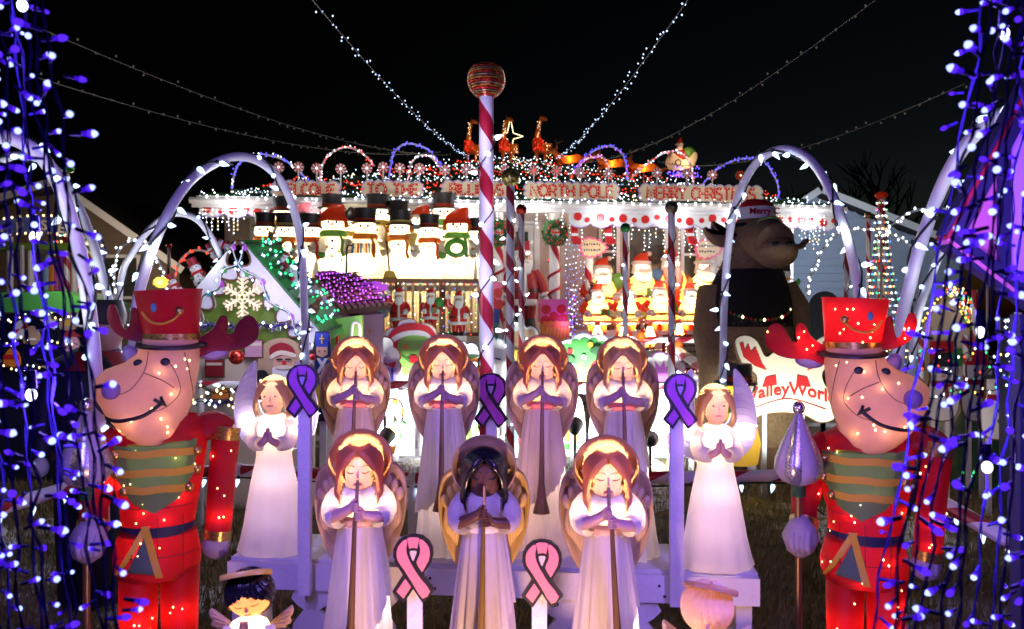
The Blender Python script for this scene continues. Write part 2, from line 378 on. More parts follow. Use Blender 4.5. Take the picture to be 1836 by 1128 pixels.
# stroke letters (unit height)
_arc = lambda cx, cz, rx, rz, a, b, n=8: [(cx+rx*math.cos(R(a+(b-a)*i/n)), cz+rz*math.sin(R(a+(b-a)*i/n))) for i in range(n+1)]
GL = {'W': [[(0, 1), (.22, 0), (.42, .8), (.62, 0), (.84, 1)]], 'E': [[(.55, 1), (0, 1), (0, 0), (.55, 0)], [(0, .52), (.45, .52)]], 'L': [[(0, 1), (0, 0), (.5, 0)]], 'C': [_arc(.36, .5, .36, .5, 45, 315, 12)], 'O': [_arc(.38, .5, .38, .5, 0, 360, 16)],
 'M': [[(0, 0), (.1, 1), (.4, .25), (.7, 1), (.8, 0)]], 'T': [[(0, 1), (.64, 1)], [(.32, 1), (.32, 0)]], 'H': [[(0, 0), (0, 1)], [(.6, 0), (.6, 1)], [(0, .5), (.6, .5)]], 'B': [[(0, 0), (0, 1), (.3, 1)]+_arc(.3, .76, .24, .24, 90, -90, 6)+[(0, .52)], [(.3, .52)]+_arc(.3, .26, .28, .26, 90, -90, 6)+[(0, 0)]],
 'I': [[(0, 0), (0, 1)]], 'N': [[(0, 0), (0, 1), (.6, 0), (.6, 1)]], 'G': [_arc(.36, .5, .36, .5, 50, 300, 12)+[(.66, .2), (.66, .45), (.42, .45)]], 'S': [_arc(.28, .75, .27, .25, 40, 270, 8)+_arc(.28, .25, .28, .25, 90, -140, 8)],
 'R': [[(0, 0), (0, 1), (.3, 1)]+_arc(.3, .75, .26, .25, 90, -90, 6)+[(0, .5)], [(.28, .5), (.58, 0)]], 'P': [[(0, 0), (0, 1), (.3, 1)]+_arc(.3, .74, .26, .26, 90, -90, 6)+[(0, .48)]], 'A': [[(0, 0), (.33, 1), (.66, 0)], [(.13, .38), (.53, .38)]], 'Y': [[(0, 1), (.32, .5), (.64, 1)], [(.32, .5), (.32, 0)]], 'U': [[(0, 1), (0, .3)]+_arc(.28, .3, .28, .3, 180, 360, 6)+[(.56, 1)]]}
def gw(c): return .3 if c == ' ' else max(p[0] for s in GL[c] for p in s)
def text_mesh(s, size, mat, ext=.004, font_scale=1.0):
    cu = D.curves.new('text', 'FONT'); cu.body = s; cu.size = size; cu.extrude = ext; cu.offset = size*.018; cu.align_x = 'CENTER'; cu.align_y = 'CENTER'; cu.resolution_u = 3
    t = D.objects.new('text', cu); COL.objects.link(t); dg = bpy.context.evaluated_depsgraph_get(); me = D.meshes.new_from_object(t.evaluated_get(dg))
    D.objects.remove(t); D.curves.remove(cu); me.materials.clear(); me.materials.append(MATS[mat])
    me.transform(Matrix.Rotation(R(90), 4, 'X')); return me
# ================================================================== THE SETTING
def ground_mat():
    m, nt, o = _new('ground'); p = _nd(nt, 'ShaderNodeBsdfPrincipled', Roughness=.95); tc = nt.nodes.new('ShaderNodeTexCoord')
    n1 = _nd(nt, 'ShaderNodeTexNoise', Scale=7.0, Detail=8.0); n2 = _nd(nt, 'ShaderNodeTexNoise', Scale=.55, Detail=7.0, Roughness=.62); n3 = _nd(nt, 'ShaderNodeTexNoise', Scale=60.0, Detail=4.0)
    for n in (n1, n2, n3): nt.links.new(tc.outputs['Object'], n.inputs['Vector'])
    g = nt.nodes.new('ShaderNodeValToRGB'); g.color_ramp.elements[0].position = .3; g.color_ramp.elements[0].color = (.05, .045, .016, 1); g.color_ramp.elements[1].position = .72; g.color_ramp.elements[1].color = (.19, .145, .07, 1); nt.links.new(n1.outputs[0], g.inputs[0])
    r = nt.nodes.new('ShaderNodeValToRGB'); r.color_ramp.elements[0].position = .54; r.color_ramp.elements[1].position = .60; nt.links.new(n2.outputs[0], r.inputs[0])
    mx = nt.nodes.new('ShaderNodeMix'); mx.data_type = 'RGBA'; nt.links.new(r.outputs[0], mx.inputs[0]); nt.links.new(g.outputs[0], mx.inputs[6]); mx.inputs[7].default_value = (.62, .63, .66, 1)
    nt.links.new(mx.outputs[2], p.inputs['Base Color']); b = _nd(nt, 'ShaderNodeBump', Strength=.8, Distance=.02); nt.links.new(n3.outputs[0], b.inputs['Height']); nt.links.new(b.outputs[0], p.inputs['Normal']); nt.links.new(p.outputs[0], o.inputs[0])
    m2, nt, o = _new('snow'); p = _nd(nt, 'ShaderNodeBsdfPrincipled', Roughness=.8); tc = nt.nodes.new('ShaderNodeTexCoord'); n1 = _nd(nt, 'ShaderNodeTexNoise', Scale=9.0, Detail=7.0); nt.links.new(tc.outputs['Object'], n1.inputs['Vector'])
    g = nt.nodes.new('ShaderNodeValToRGB'); g.color_ramp.elements[0].position = .36; g.color_ramp.elements[0].color = (.12, .12, .05, 1); g.color_ramp.elements[1].position = .47; g.color_ramp.elements[1].color = (.66, .68, .68, 1); nt.links.new(n1.outputs[0], g.inputs[0]); nt.links.new(g.outputs[0], p.inputs['Base Color'])
    b = _nd(nt, 'ShaderNodeBump', Strength=.7, Distance=.02); nt.links.new(n1.outputs[0], b.inputs['Height']); nt.links.new(b.outputs[0], p.inputs['Normal']); nt.links.new(p.outputs[0], o.inputs[0])
ground_mat()
b = MB(); b.add([(-120, -30, 0), (120, -30, 0), (120, 160, 0), (-120, 160, 0)], [(0, 1, 2, 3)], 'ground'); tag(ob('ground', b), kind='structure')
rr = random.Random(4)
def snow_patch(pts, name='snow_patch', h=.02):
    c = sum((V((x, y, 0)) for x, y in pts), V())/len(pts); o = smooth([(x, y, 0) for x, y in pts], 6, True); rg = []
    for k, z in ((1, .004), (.93, h*.7), (.8, h), (.4, h*1.1)): rg.append([c+(q-c)*k+V((0, 0, z+(rr.uniform(-.004, .004) if k < 1 else 0))) for q in o])
    b = MB(); b.rings(rg, 'snow', False, True); tag(ob(name, b, None, 60), kind='structure')
for x0, y0, x1, y1, n in ((-1.75, 6.3, -.2, 9.6, 12), (.25, 6.4, 1.7, 9.8, 12), (2.0, 5.2, 3.3, 6.5, 9), (-3.2, 7.3, -2.2, 8.6, 9), (-6.0, 4.7, -3.4, 6.3, 11), (3.9, 5.2, 5.4, 6.0, 9), (1.9, 7.6, 3.3, 9.6, 10), (3.0, 3.9, 3.9, 4.25, 8), (.95, 5.0, 1.5, 5.35, 8)):
    snow_patch([((x0+x1)/2+(x1-x0)/2*math.cos(2*PI*i/n)*rr.uniform(.8, 1.1), (y0+y1)/2+(y1-y0)/2*math.sin(2*PI*i/n)*rr.uniform(.8, 1.1)) for i in range(n)])
def grass():
    g = np.random.default_rng(3); N = 110000
    y = 2.5+6.0*g.random(N)**1.35; x = (g.random(N)*2-1)*(.75*y+.5)
    nz = np.array([noise.noise(V((a*.9, c*.9, 3))) for a, c in zip(x, y)]); k = nz > -.42; x, y = x[k], y[k]; N = len(x)
    h = .022+.065*g.random(N); a = g.random(N)*2*PI; l = g.random(N)*.045; w = .0026+.0025*g.random(N)*(y/4+.5)
    v = np.zeros((N, 3, 3)); ca, sa = np.cos(a), np.sin(a)
    v[:, 0] = np.stack([x-ca*w, y-sa*w, np.zeros(N)+.001], 1); v[:, 1] = np.stack([x+ca*w, y+sa*w, np.zeros(N)+.001], 1); v[:, 2] = np.stack([x-sa*l, y+ca*l, h], 1)
    me = D.meshes.new('grass'); me.from_pydata(v.reshape(-1, 3), [], np.arange(N*3).reshape(-1, 3)); me.update()
    me.materials.append(MATS['grass_blade']); tag(link(D.objects.new('grass', me)), 'winter-brown short grass of the front yard', 'grass', kind='stuff')
matte('grass_blade', (.24, .19, .075), .8, .6, 2.5)
matte('leaf_tan', (.30, .17, .07), .7)
def litter():
    r = random.Random(12); b = MB()
    for _ in range(420):
        y = 1.9+7*r.random()**1.6; x = r.uniform(-1, 1)*(.7*y+.3); a = r.random()*6.28; s = r.uniform(.012, .030); c = V((x, y, r.uniform(.006, .03))); u = V((math.cos(a), math.sin(a), r.uniform(-.3, .3)))*s; w = V((-math.sin(a), math.cos(a), r.uniform(-.4, .4)))*s*.55; b.add([c-u, c+w, c+u, c-w, c+u*.1+V((0, 0, s*.3))], [(0, 3, 4), (3, 2, 4), (2, 1, 4), (1, 0, 4)], r.choice(['tan', 'brown', 'leaf_tan']))
    tag(ob('fallen_leaves', b), 'dry brown leaves scattered over the front lawn', 'leaves', kind='stuff')
grass(); litter()

# ================================================================== THE HOUSE (x along the eave, y back from it)
EL, ER = P(357, 372, 13.6), P(1500, 388, 14.85); EL.z = ER.z = 3.43
HL = (ER-EL).length; HA = math.atan2(ER.y-EL.y, ER.x-EL.x); HM = Matrix.Translation((EL.x, EL.y, 0)) @ Matrix.Rotation(HA, 4, 'Z'); HI = HM.inverted()
def H(px, py, yl):
    """house coordinates of what the photograph shows at (px, py) on the plane yl behind the eave line"""
    o = HI @ V((0, 0, CAMZ)); d = (HI.to_3x3() @ (P(px, py, 1)-V((0, 0, CAMZ)))); t = (yl-o.y)/d.y; return o+d*t
house = root('house', 'low beige house under a hipped roof covered in strings of lights', 'house', (EL.x, EL.y, 0), HA)
EZ, RZ, RY = 3.545, 5.10, 4.2; RX0, RX1 = H(872, 300, RY).x, H(965, 300, RY).x; WY = 1.75; FZ = H(935, 592, WY-.5).z
b = MB(); e0, e1 = V((-.1, -.05, EZ)), V((HL+.1, -.05, EZ)); r0, r1 = V((RX0, RY, RZ)), V((RX1, RY, RZ)); k0, k1 = V((-.1, 8.5, EZ)), V((HL+.1, 8.5, EZ))
b.add([e0, e1, r1, r0, k0, k1], [(0, 1, 2, 3), (1, 5, 2), (4, 0, 3), (5, 4, 3, 2)], 'roof_shingle'); ob('roof', b, house)
b = MB(); b.box((HL/2, 4.2, EZ-.06), (HL+.16, 8.5, .05), 'white'); ob('soffit', b, house)
b = MB(); b.box((HL/2, -.06, EZ-.055), (HL+.2, .05, .13), 'white'); ob('fascia', b, house)
b = MB(); b.tube([(-.12, -.13, EZ-.01), (HL+.12, -.13, EZ-.01)], .055, 'white', 8); ob('gutter', b, house)
b = MB(); b.box((HL/2, WY+2, EZ/2), (HL, 4, EZ-.1), 'house_siding'); ob('wall', b, house)
b = MB(); b.box((HL/2, WY/2+.15, FZ/2), (HL, WY-.2, FZ), 'white_wood'); ob('porch_floor', b, house)
pl = MB(); pl.box((0, 0, 0), (.145, .02, EZ-FZ-.2), 'house_siding'); plm = pl.mesh('siding_plank'); n = int(HL/.155)
for i in range(n):
    o = ob('siding_plank', plm, house); o.location = (.1+i*.155, WY-.008+(.004 if i % 2 else 0), (EZ+FZ)/2)
def window(x0, x1, y0, y1, yl, par, cols=1, rows=2, name='window'):
    a, c = H(x0, y0, yl), H(x1, y1, yl); cx, cz, w, h = (a.x+c.x)/2, (a.z+c.z)/2, c.x-a.x, a.z-c.z
    f = MB(); t = .07
    for dx, dz, sx, sz in ((0, h/2+t/2, w+2*t, t), (0, -h/2-t/2, w+2*t, t), (-w/2-t/2, 0, t, h), (w/2+t/2, 0, t, h)): f.box((cx+dx, yl, cz+dz), (sx, .07, sz), 'white')
    for i in range(1, rows): f.box((cx, yl+.005, cz-h/2+h*i/rows), (w, .05, .05), 'white')
    for i in range(1, cols): f.box((cx-w/2+w*i/cols, yl+.004, cz), (.04, .05, h), 'white')
    fr = ob(name, f, par); g = MB(); g.box((cx, yl+.03, cz), (w, .015, h), 'window_dark'); ob('pane', g, fr)
window(1079, 1105, 402, 500, WY-.05, house); window(1128, 1192, 406, 505, WY-.05, house, 1, 1); window(1226, 1248, 408, 505, WY-.05, house); window(455, 540, 398, 470, WY-.05, house, 2, 2); window(690, 760, 398, 470, WY-.05, house, 2, 2)
a, c = H(903, 402, WY-.06), H(957, 590, WY-.06); b = MB(); w, h = c.x-a.x, a.z-c.z; dx = (a.x+c.x)/2
b.box((dx, WY-.06, a.z-h*.30), (w*.62, .03, h*.46), 'window_dark'); pane = b
b = MB(); b.box((dx, WY-.03, (a.z+c.z)/2), (w, .05, h), 'white'); door = ob('door', b, house); ob('pane', pane, door)
b = MB(); b.box((dx, WY-.06, c.z+h*.22), (w*.62, .03, h*.30), 'white_wood'); ob('panel', b, door); b = MB(); b.ell((dx+w*.42, WY-.10, c.z+h*.46), .035, 'gold', 8, 6); ob('handle', b, door)
b = MB()
for q, s in (((dx-w/2-.06, (a.z+c.z)/2+.04), (.11, h+.1)), ((dx+w/2+.06, (a.z+c.z)/2+.04), (.11, h+.1))): b.box((q[0], WY-.07, q[1]), (s[0], .09, s[1]), 'white')
b.box((dx, WY-.07, a.z+.07), (w, .09, .12), 'white'); ob('door_frame', b, house)
# porch posts wrapped like candy
def hpos(px, py, yl): return HM @ H(px, py, yl)
for px, lab in ((893, 'white porch post wrapped in red ribbon beside the big tall pole'), (994, 'white porch post wrapped in red ribbon right of the front door')):
    q = H(px, 500, .35); b = candy_pole((q.x, .35, FZ), (q.x, .35, EZ-.09), .10, 1.1, frac=.2, n=14); o = one('porch_post', b, lab, 'post', (EL.x, EL.y, 0), HA, 'candy porch posts')
    e = MB(); e.tube(helix((q.x, .35, FZ+.2), (q.x, .35, EZ-.95), .108, 3.5), .026, 'tinsel_red', 7); ob('tinsel', e, o)
    wq = H(px+1, 418, .15); wr = one('wreath', MB().torus((0, 0, 0), .165, .075, 'dark_green', 20, 8), f'green wreath with red berries hanging on the porch post {"by the tall pole" if px < 900 else "right of the door"}', 'wreath', HM @ V((wq.x, .12, wq.z)), HA, 'porch wreaths')
    lf = MB(); rr = random.Random(px)
    for i in range(620):
        an = rr.uniform(0, 2*PI); q3 = V((math.cos(an)*.165, 0, math.sin(an)*.165)); d = V((rr.gauss(0, 1), rr.gauss(-.3, .8), rr.gauss(0, 1))).normalized(); t = d.cross(V((.3, .5, .8))).normalized()*.012
        base = q3+d*.06; lf.add([base-t, base+t, base+d*.06], [(0, 1, 2)], rr.choice(['green', 'dark_green', 'green']))
    tag(ob('leaves', lf, wr), kind='stuff'); be = MB(); dots(be, [V((math.cos(a)*.165, -.10, math.sin(a)*.165))+V((rr.uniform(-.04, .04), 0, rr.uniform(-.04, .04))) for a in [2*PI*i/26 for i in range(26)]], .016, 'red'); tag(ob('berries', be, wr), kind='stuff')
    bo = MB()
    for sx in (-1, 1): bo.prism([(0, 0), (sx*.07, .045), (sx*.08, -.03)], -.08, -.05, 'mold_red')
    bo.ell((0, -.08, 0), .02, 'red', 8, 6); ob('bow', bo, wr)
# dotted valance boards under the eave
def valance(x0, x1, y0, y1, label, seed):
    a, c = H(x0, y0, -.02), H(x1, y1, -.02); n = max(3, round((c.x-a.x)/.40)); w = (c.x-a.x)/n; out = [(a.x, EZ-.115), (a.x, c.z+.07)]
    for i in range(n): out += [(a.x+w*(i+t/6), c.z+.07-.075*math.sin(PI*t/6)**.7) for t in range(1, 7)]
    out += [(c.x, EZ-.115)]
    o = one('valance', MB().prism(out, -.04, -.01, 'white_wood'), label, 'valance board', (EL.x, EL.y, 0), HA, 'scalloped valance boards under the eave')
    e = MB(); low = out[1:-1]; e.tube([(x, -.045, z) for x, z in low], .012, 'lilac', 5); ob('trim', e, o)
    rr = random.Random(seed); k = int((c.x-a.x)/.21); zc = (EZ-.12+c.z)/2+.03
    ms = {}
    for i in range(k):
        r = .075 if i % 2 == 0 else .048
        if r not in ms: q = MB(); q.prism(circle(r, 14), -.052, -.041, 'red'); ms[r] = q.mesh('dot')
        d = ob('dot', ms[r], o); d.location = (a.x+.14+i*.21+rr.uniform(-.02, .02), 0, zc+rr.uniform(-.035, .035))
valance(358, 862, 372, 395, 'white scalloped board with red dots above the crowd of snowmen', 1); valance(1020, 1499, 382, 413, 'white scalloped board with red dots above the lit santas', 2)
# icicle lights: one string per stretch of the gutter
def icicles(x0, x1, y0, y1, label, dens, mat, seed, yl=-.2, r=.011):
    a, c = H(x0, y0, yl), H(x1, y1, yl); rr = random.Random(seed); bl = MB(); wires = MB(); x = a.x
    while x < c.x:
        L = rr.uniform(.25, 1)*(a.z-c.z); z = a.z; pts = []; q = V((x, yl, a.z))
        while z > a.z-L: pts.append(V((x+rr.uniform(-.018, .018), yl+rr.uniform(-.03, .03), z))); z -= rr.uniform(.05, .085)
        if len(pts) > 1: wires.tube([V((x, yl, a.z)), pts[-1]], .0022, 'white', 3); dots(bl, pts, r, mat)
        x += rr.uniform(.6, 1.4)/dens
    wires.tube([V((a.x, yl, a.z)), V((c.x, yl, a.z))], .006, 'white', 4); o = one('icicle_lights', wires, label, 'icicle lights', (EL.x, EL.y, 0), HA, 'icicle lights hanging from the eave'); tag(ob('bulbs', bl, o), kind='stuff')
    return o
icicles(358, 440, 376, 434, 'dense white icicle lights at the far left end of the eave', 13, ['bulb_white', 'bulb_warm', 'bulb_white'], 1)
icicles(440, 860, 372, 398, 'short white icicle lights over the snowmen', 7, 'bulb_white', 2); icicles(890, 1020, 376, 425, 'white icicle lights over the front door', 5, 'bulb_white', 3)
icicles(1022, 1250, 384, 470, 'long white icicle lights over the santas and windows', 9, ['bulb_white', 'bulb_white', 'bulb_warm'], 4, .1); icicles(1250, 1400, 388, 470, 'white icicle lights behind the brown moose', 8, 'bulb_white', 5, .1)
icicles(1395, 1482, 388, 462, 'dense warm icicle lights at the right end of the eave', 15, ['bulb_warm', 'bulb_white'], 6)
for i in range(9): lamp(HM @ V((HL*(i+.5)/9, -.32, EZ-.22)), (.86, .88, 1), 10, None, .06)
for i in range(7): lamp(HM @ V((HL*(i+.5)/7, -.75, EZ+.30)), (1, .88, .74), 9, None, .08)
# strings of lights hanging down the beige wall and the post by the gifts
def wall_lights(x0, x1, y0, y1, label, n, mats, seed, yl):
    a, c = H(x0, y0, yl), H(x1, y1, yl); rr = random.Random(seed); bl = MB(); w = MB()
    for i in range(n):
        x = a.x+(c.x-a.x)*(i+.5)/n; z = a.z; w.tube([(x, yl, a.z), (x+rr.uniform(-.03, .03), yl, c.z)], .003, 'cable', 3)
        while z > c.z: dots(bl, [(x+rr.uniform(-.02, .02), yl-.01, z)], .011, rr.choice(mats)); z -= rr.uniform(.07, .15)
    o = one('light_string', w, label, 'light string', (EL.x, EL.y, 0), HA, 'light strings hanging on the porch'); tag(ob('bulbs', bl, o), kind='stuff')
wall_lights(1012, 1050, 430, 590, 'white string lights hanging on the beige wall right of the door', 6, ['bulb_white', 'bulb_cool', 'bulb_multi_blue'], 1, WY-.1)
wall_lights(1020, 1032, 520, 640, 'blue and purple lights down the tinsel post beside the gift boxes', 5, ['bulb_purple', 'bulb_blue', 'bulb_white', 'bulb_purple'], 2, -.3)
wall_lights(1108, 1225, 520, 640, 'white string lights hanging behind the santas', 9, ['bulb_white', 'bulb_warm'], 3, .6)
wall_lights(640, 858, 508, 600, 'multicoloured string lights draped down the brown railing', 22, ['bulb_white', 'bulb_green', 'bulb_red', 'bulb_warm', 'bulb_multi_blue', 'bulb_warm'], 4, -1.17)
q = hpos(1024, 590, -.3); lamp(q+V((-.1, -.25, .1)), (.55, .15, 1), 5, None, .1)
# railing
a, c = H(553, 503, -1.05), H(858, 507, -1.05); o = one('porch_railing', MB().box(((a.x+c.x)/2, -1.05, a.z), (c.x-a.x, .10, .07), 'wood'), 'brown wooden porch railing with pale balusters below the snowmen', 'railing', (EL.x, EL.y, 0), HA)
zb = H(600, 600, -1.05).z; e = MB(); e.box(((a.x+c.x)/2, -1.05, zb), (c.x-a.x, .08, .06), 'wood'); ob('bottom_rail', e, o)
m1 = MB().box((0, 0, 0), (.04, .04, a.z-zb-.06), 'pale_wood').mesh('baluster'); m2 = MB().box((0, 0, 0), (.10, .09, a.z-zb-.02), 'wood').mesh('rail_post'); k = int((c.x-a.x)/.115)
for i in range(k+1):
    x = a.x+(c.x-a.x)*i/k; d = ob('rail_post' if i % 6 == 0 else 'baluster', m2 if i % 6 == 0 else m1, o); d.location = (x, -1.045 if i % 6 == 0 else -1.05, (a.z+zb)/2-.01)
b = MB(); b.box(((a.x+c.x)/2, -.25, zb+.35), (c.x-a.x, .03, .75), 'cream'); one('backing_screen', b, 'pale screen behind the brown railing balusters', 'screen', (EL.x, EL.y, 0), HA)
for f in (.15, .4, .65, .9): lamp(HM @ V((a.x+(c.x-a.x)*f, -.62, a.z-.3)), (1, .74, .40), 7, None, .05)
# tiered table the snowmen stand on
b = MB(); tz = a.z+.03
for i in range(3): b.box(((a.x+c.x)/2-.35, -.80+.26*i, tz-.05+.0*i), (c.x-a.x+.9, .25, .04), 'white_wood')
for f in (.02, .5, .98):
    for yy in (-.85, -.25): b.box((a.x-.7+(c.x-a.x+.8)*f, yy, (tz+FZ)/2-.1), (.06, .05, tz-FZ), 'white_wood')
one('display_table', b, 'white slatted table behind the railing carrying the snowmen', 'stand', (EL.x, EL.y, 0), HA)
# ------------------------------------------------------------------ roof lights and roof decorations
def RP(x, t, lift=.05):
    """point on the front roof slope: x share along it, t up it"""
    p0 = e0.lerp(r0, t); p1 = e1.lerp(r1, t); q = p0.lerp(p1, x); return q+V((0, -.03, lift))
rows = [(.02, 'w'), (.10, 'w'), (.19, 'r'), (.27, 'r'), (.36, 'w'), (.44, 'w'), (.53, 'r'), (.61, 'r'), (.70, 'w'), (.78, 'w'), (.86, 'r'), (.94, 'w'), (1.0, 'w')]
for i, (t, k) in enumerate(rows):
    rr = random.Random(i); b = MB(); n = 40; path = [RP(j/n, t, .05)+V((0, 0, .02*math.sin(j*1.3+i))) for j in range(n+1)]
    b.tube(path, [.035+.012*rr.random() for _ in path], 'dark_green', 6)
    o = one('light_garland', b, f'{"white" if k == "w" else "red"} light garland along the front roof slope, {["lowest at the gutter","second from the gutter","third from the gutter","fourth from the gutter","fifth from the gutter","sixth from the gutter","seventh from the gutter","sixth from the ridge","fifth from the ridge","fourth from the ridge","third from the ridge","second from the ridge","on the ridge itself"][i]}', 'light garland', (EL.x, EL.y, 0), HA, 'light garlands laid along the roof')
    e = MB(); L = (path[-1]-path[0]).length; nb = int(L/(.036 if k == 'w' else .030))
    for j in range(nb):
        q = RP((j+rr.random())/nb, t, .07)+V((rr.gauss(0, .02), rr.gauss(0, .12), rr.gauss(.01, .04))); dots(e, [q], rr.uniform(.009, .0155), ('bulb_white' if rr.random() < .75 else ('bulb_cool' if rr.random() < .6 else 'bulb_warm')) if k == 'w' else ('bulb_red' if rr.random() < .9 else 'bulb_white'))
    tag(ob('bulbs', e, o), kind='stuff')
e = [V((HL*j/70, -.16, EZ+.055)) for j in range(71)]; rr = random.Random(5)
o = one('gutter_lights', MB().tube(e, .008, 'white', 4), 'row of large white bulbs along the gutter', 'light string', (EL.x, EL.y, 0), HA)
bm = MB(); dots(bm, [V((0, 0, 0))], .024, 'bulb_white'); bm = bm.mesh('bulb')
for q in e[1:-1]: d = ob('bulb', bm, o); d.location = q+V((rr.uniform(-.03, .03), -.02, rr.uniform(-.04, .01)))
# lettered signs
def letter_sign(words, x0, x1, y0, y1, label):
    a, c = H(x0, y0, .02), H(x1, y1, .02); w, h = c.x-a.x, a.z-c.z; cx, cz = (a.x+c.x)/2, (a.z+c.z)/2; out = []; n = max(4, round(w/.17)); bw = w/n; n2 = 2
    for i in range(n): out += [(w/2-bw*(i+t/5), h/2-.03+.045*math.sin(PI*t/5)) for t in range(5)]
    for i in range(n2): out += [(-w/2+.02-.05*math.sin(PI*t/5), h/2-.03-(h-.06)*(i+t/5)/n2) for t in range(5)]
    for i in range(n): out += [(-w/2+bw*(i+t/5), -h/2+.03-.045*math.sin(PI*t/5)) for t in range(5)]
    for i in range(n2): out += [(w/2-.02+.05*math.sin(PI*t/5), -h/2+.03+(h-.06)*(i+t/5)/n2) for t in range(5)]
    tilt = -.02*w/HL
    o = one('lettered_sign', MB().prism(out, -.02, .02, 'cream'), label, 'sign', HM @ V((cx, .0, cz)), HA, 'lettered signs along the eave')
    e = MB(); e.prism(offset(out, .022), -.012, .012, 'lilac'); ob('edge', e, o)
    lh = h*.70; sp = .16; tot = sum(gw(ch)+sp for ch in words)-sp; k = min(lh, (w*.92)/tot); kx = min(lh*1.15, (w*.90)/tot); x = -tot*kx/2
    for ch in words:
        if ch != ' ':
            st = MB(); bl = MB()
            for s in GL[ch]:
                pts = [V((x+p[0]*kx, -.022, (p[1]-.5)*lh)) for p in s]; st.tube(pts, .0235, 'red', 6); dots(bl, resample([q+V((0, -.025, 0)) for q in pts], .056), .0056, 'letter_bulb')
            lo = ob('letter', st, o); tag(ob('bulbs', bl, lo), kind='stuff')
        x += (gw(ch)+sp)*kx
    for f in (-.35, .35): s = MB(); s.box((f*w, .05, -h/2-.02), (.04, .04, .3), 'white_wood'); ob('stake', s, o)
letter_sign('WELCOME', 491, 607, 326, 355, 'cream cloud-edged sign spelling WELCOME in bulbs'); letter_sign('TO THE', 653, 755, 326, 354, 'cream cloud-edged sign spelling TO THE in bulbs'); letter_sign('BILLINGS', 795, 914, 326, 354, 'cream cloud-edged sign spelling BILLINGS in bulbs')
letter_sign('NORTH POLE', 943, 1106, 328, 359, 'cream cloud-edged sign spelling NORTH POLE in bulbs'); letter_sign('MERRY CHRISTMAS', 1148, 1363, 332, 364, 'cream cloud-edged sign spelling MERRY CHRISTMAS in bulbs')
# peppermint pinwheels
def pinwheel(px, py, where, core='bulb_white', c2='white'):
    q = H(px, py, .12); o = root('peppermint_lollipop', f'red and white peppermint lollipop {where}', 'lollipop decoration', HM @ q, HA, 'peppermint lollipops above the eave'); r = .092
    b = MB(); b.prism(circle(r, 24), -.012, .012, c2); ob('disc', b, o); e = MB()
    for i in range(8):
        a = 2*PI*i/8; pts = [(0, 0)]+[(r*math.cos(a+t*.39+.25)*1.0, r*math.sin(a+t*.39+.25)) for t in (0, .5, 1)]; e.prism(pts, -.018, -.0125, 'red')
    ob('swirl', e, o); s = MB(); s.tube([(0, 0, -r), (0, .0, -.34)], .012, 'white', 6); ob('stick', s, o); g = MB(); dots(g, [V((0, -.03, 0))], .017, core); ob('bulb', g, o)
for px, py, w, cr in ((500, 300, 'above the W of WELCOME', 'bulb_white'), (535, 300, 'above the C of WELCOME', 'bulb_white'), (568, 302, 'above the M of WELCOME', 'bulb_white'), (611, 303, 'past the end of WELCOME', 'bulb_white'), (658, 302, 'above the T of TO', 'bulb_white'), (687, 300, 'above the O of TO', 'bulb_white'), (717, 302, 'above the T of THE', 'bulb_white'), (752, 302, 'above the E of THE', 'bulb_white'), (798, 305, 'above the B of BILLINGS', 'bulb_cool'), (836, 304, 'above the middle of BILLINGS', 'bulb_cool'), (906, 305, 'above the last S of BILLINGS', 'bulb_cool'), (957, 306, 'above the N of NORTH', 'bulb_red'), (998, 307, 'with a red heart above the R of NORTH', 'bulb_red'), (1041, 311, 'with a blue heart above the P of POLE', 'bulb_cool'), (1091, 312, 'with a blue heart above the E of POLE', 'bulb_cool'), (1178, 310, 'with a blue heart above MERRY', 'bulb_cool'), (1231, 311, 'with a blue heart above the C of CHRISTMAS', 'bulb_cool'), (1277, 314, 'above the I of CHRISTMAS', 'bulb_white')): pinwheel(px, py, w, cr)
pinwheel(1327, 315, 'with gold bands above the A of CHRISTMAS', 'bulb_warm', 'gold')
# wire arches of light over the roof
def roof_arch(pts, yl, mat, label, base='white'):
    q = smooth([H(x, y, yl) for x, y in pts], 10); b = MB(); b.tube(q, .018, base, 6); o = one('light_arch', b, label, 'light arch', (EL.x, EL.y, 0), HA, 'arches of light standing on the roof')
    e = MB(); rr = random.Random(len(label)); dots(e, [p+V((rr.uniform(-.035, .035), -.03, rr.uniform(-.035, .035))) for p in resample(q, .035)], .0125, mat); tag(ob('bulbs', e, o), kind='stuff')
roof_arch([(416, 365), (418, 320), (432, 290), (465, 277), (505, 285), (535, 305), (553, 328)], .5, ['bulb_blue', 'bulb_blue', 'bulb_white'], 'blue light arch at the left end of the roof')
roof_arch([(572, 325), (582, 288), (605, 268), (628, 265), (652, 277), (672, 298)], .8, ['bulb_pink', 'bulb_red', 'bulb_white'], 'pink light arch between the WELCOME and TO THE signs'); roof_arch([(697, 320), (704, 280), (718, 262), (740, 258), (770, 270), (792, 300)], 1, 'bulb_blue', 'blue light arch above the TO THE sign')
roof_arch([(732, 318), (738, 292), (752, 279), (770, 280), (788, 298)], .8, ['bulb_pink', 'bulb_white'], 'small pink light arch under the blue one above THE'); roof_arch([(1030, 305), (1045, 285), (1070, 268), (1092, 262), (1112, 272), (1122, 292), (1125, 322)], 1, ['bulb_blue', 'bulb_blue', 'bulb_purple'], 'blue light arch above the NORTH POLE sign')
roof_arch([(1031, 312), (1045, 290), (1068, 281), (1083, 284), (1092, 300)], .8, ['bulb_pink', 'bulb_purple'], 'small pink light arch under the blue one above NORTH POLE'); roof_arch([(1130, 322), (1150, 302), (1180, 280), (1205, 271), (1222, 275), (1238, 296), (1244, 330)], .8, ['bulb_pink', 'bulb_red', 'bulb_white'], 'pink light arch passing in front of the lit sleigh')
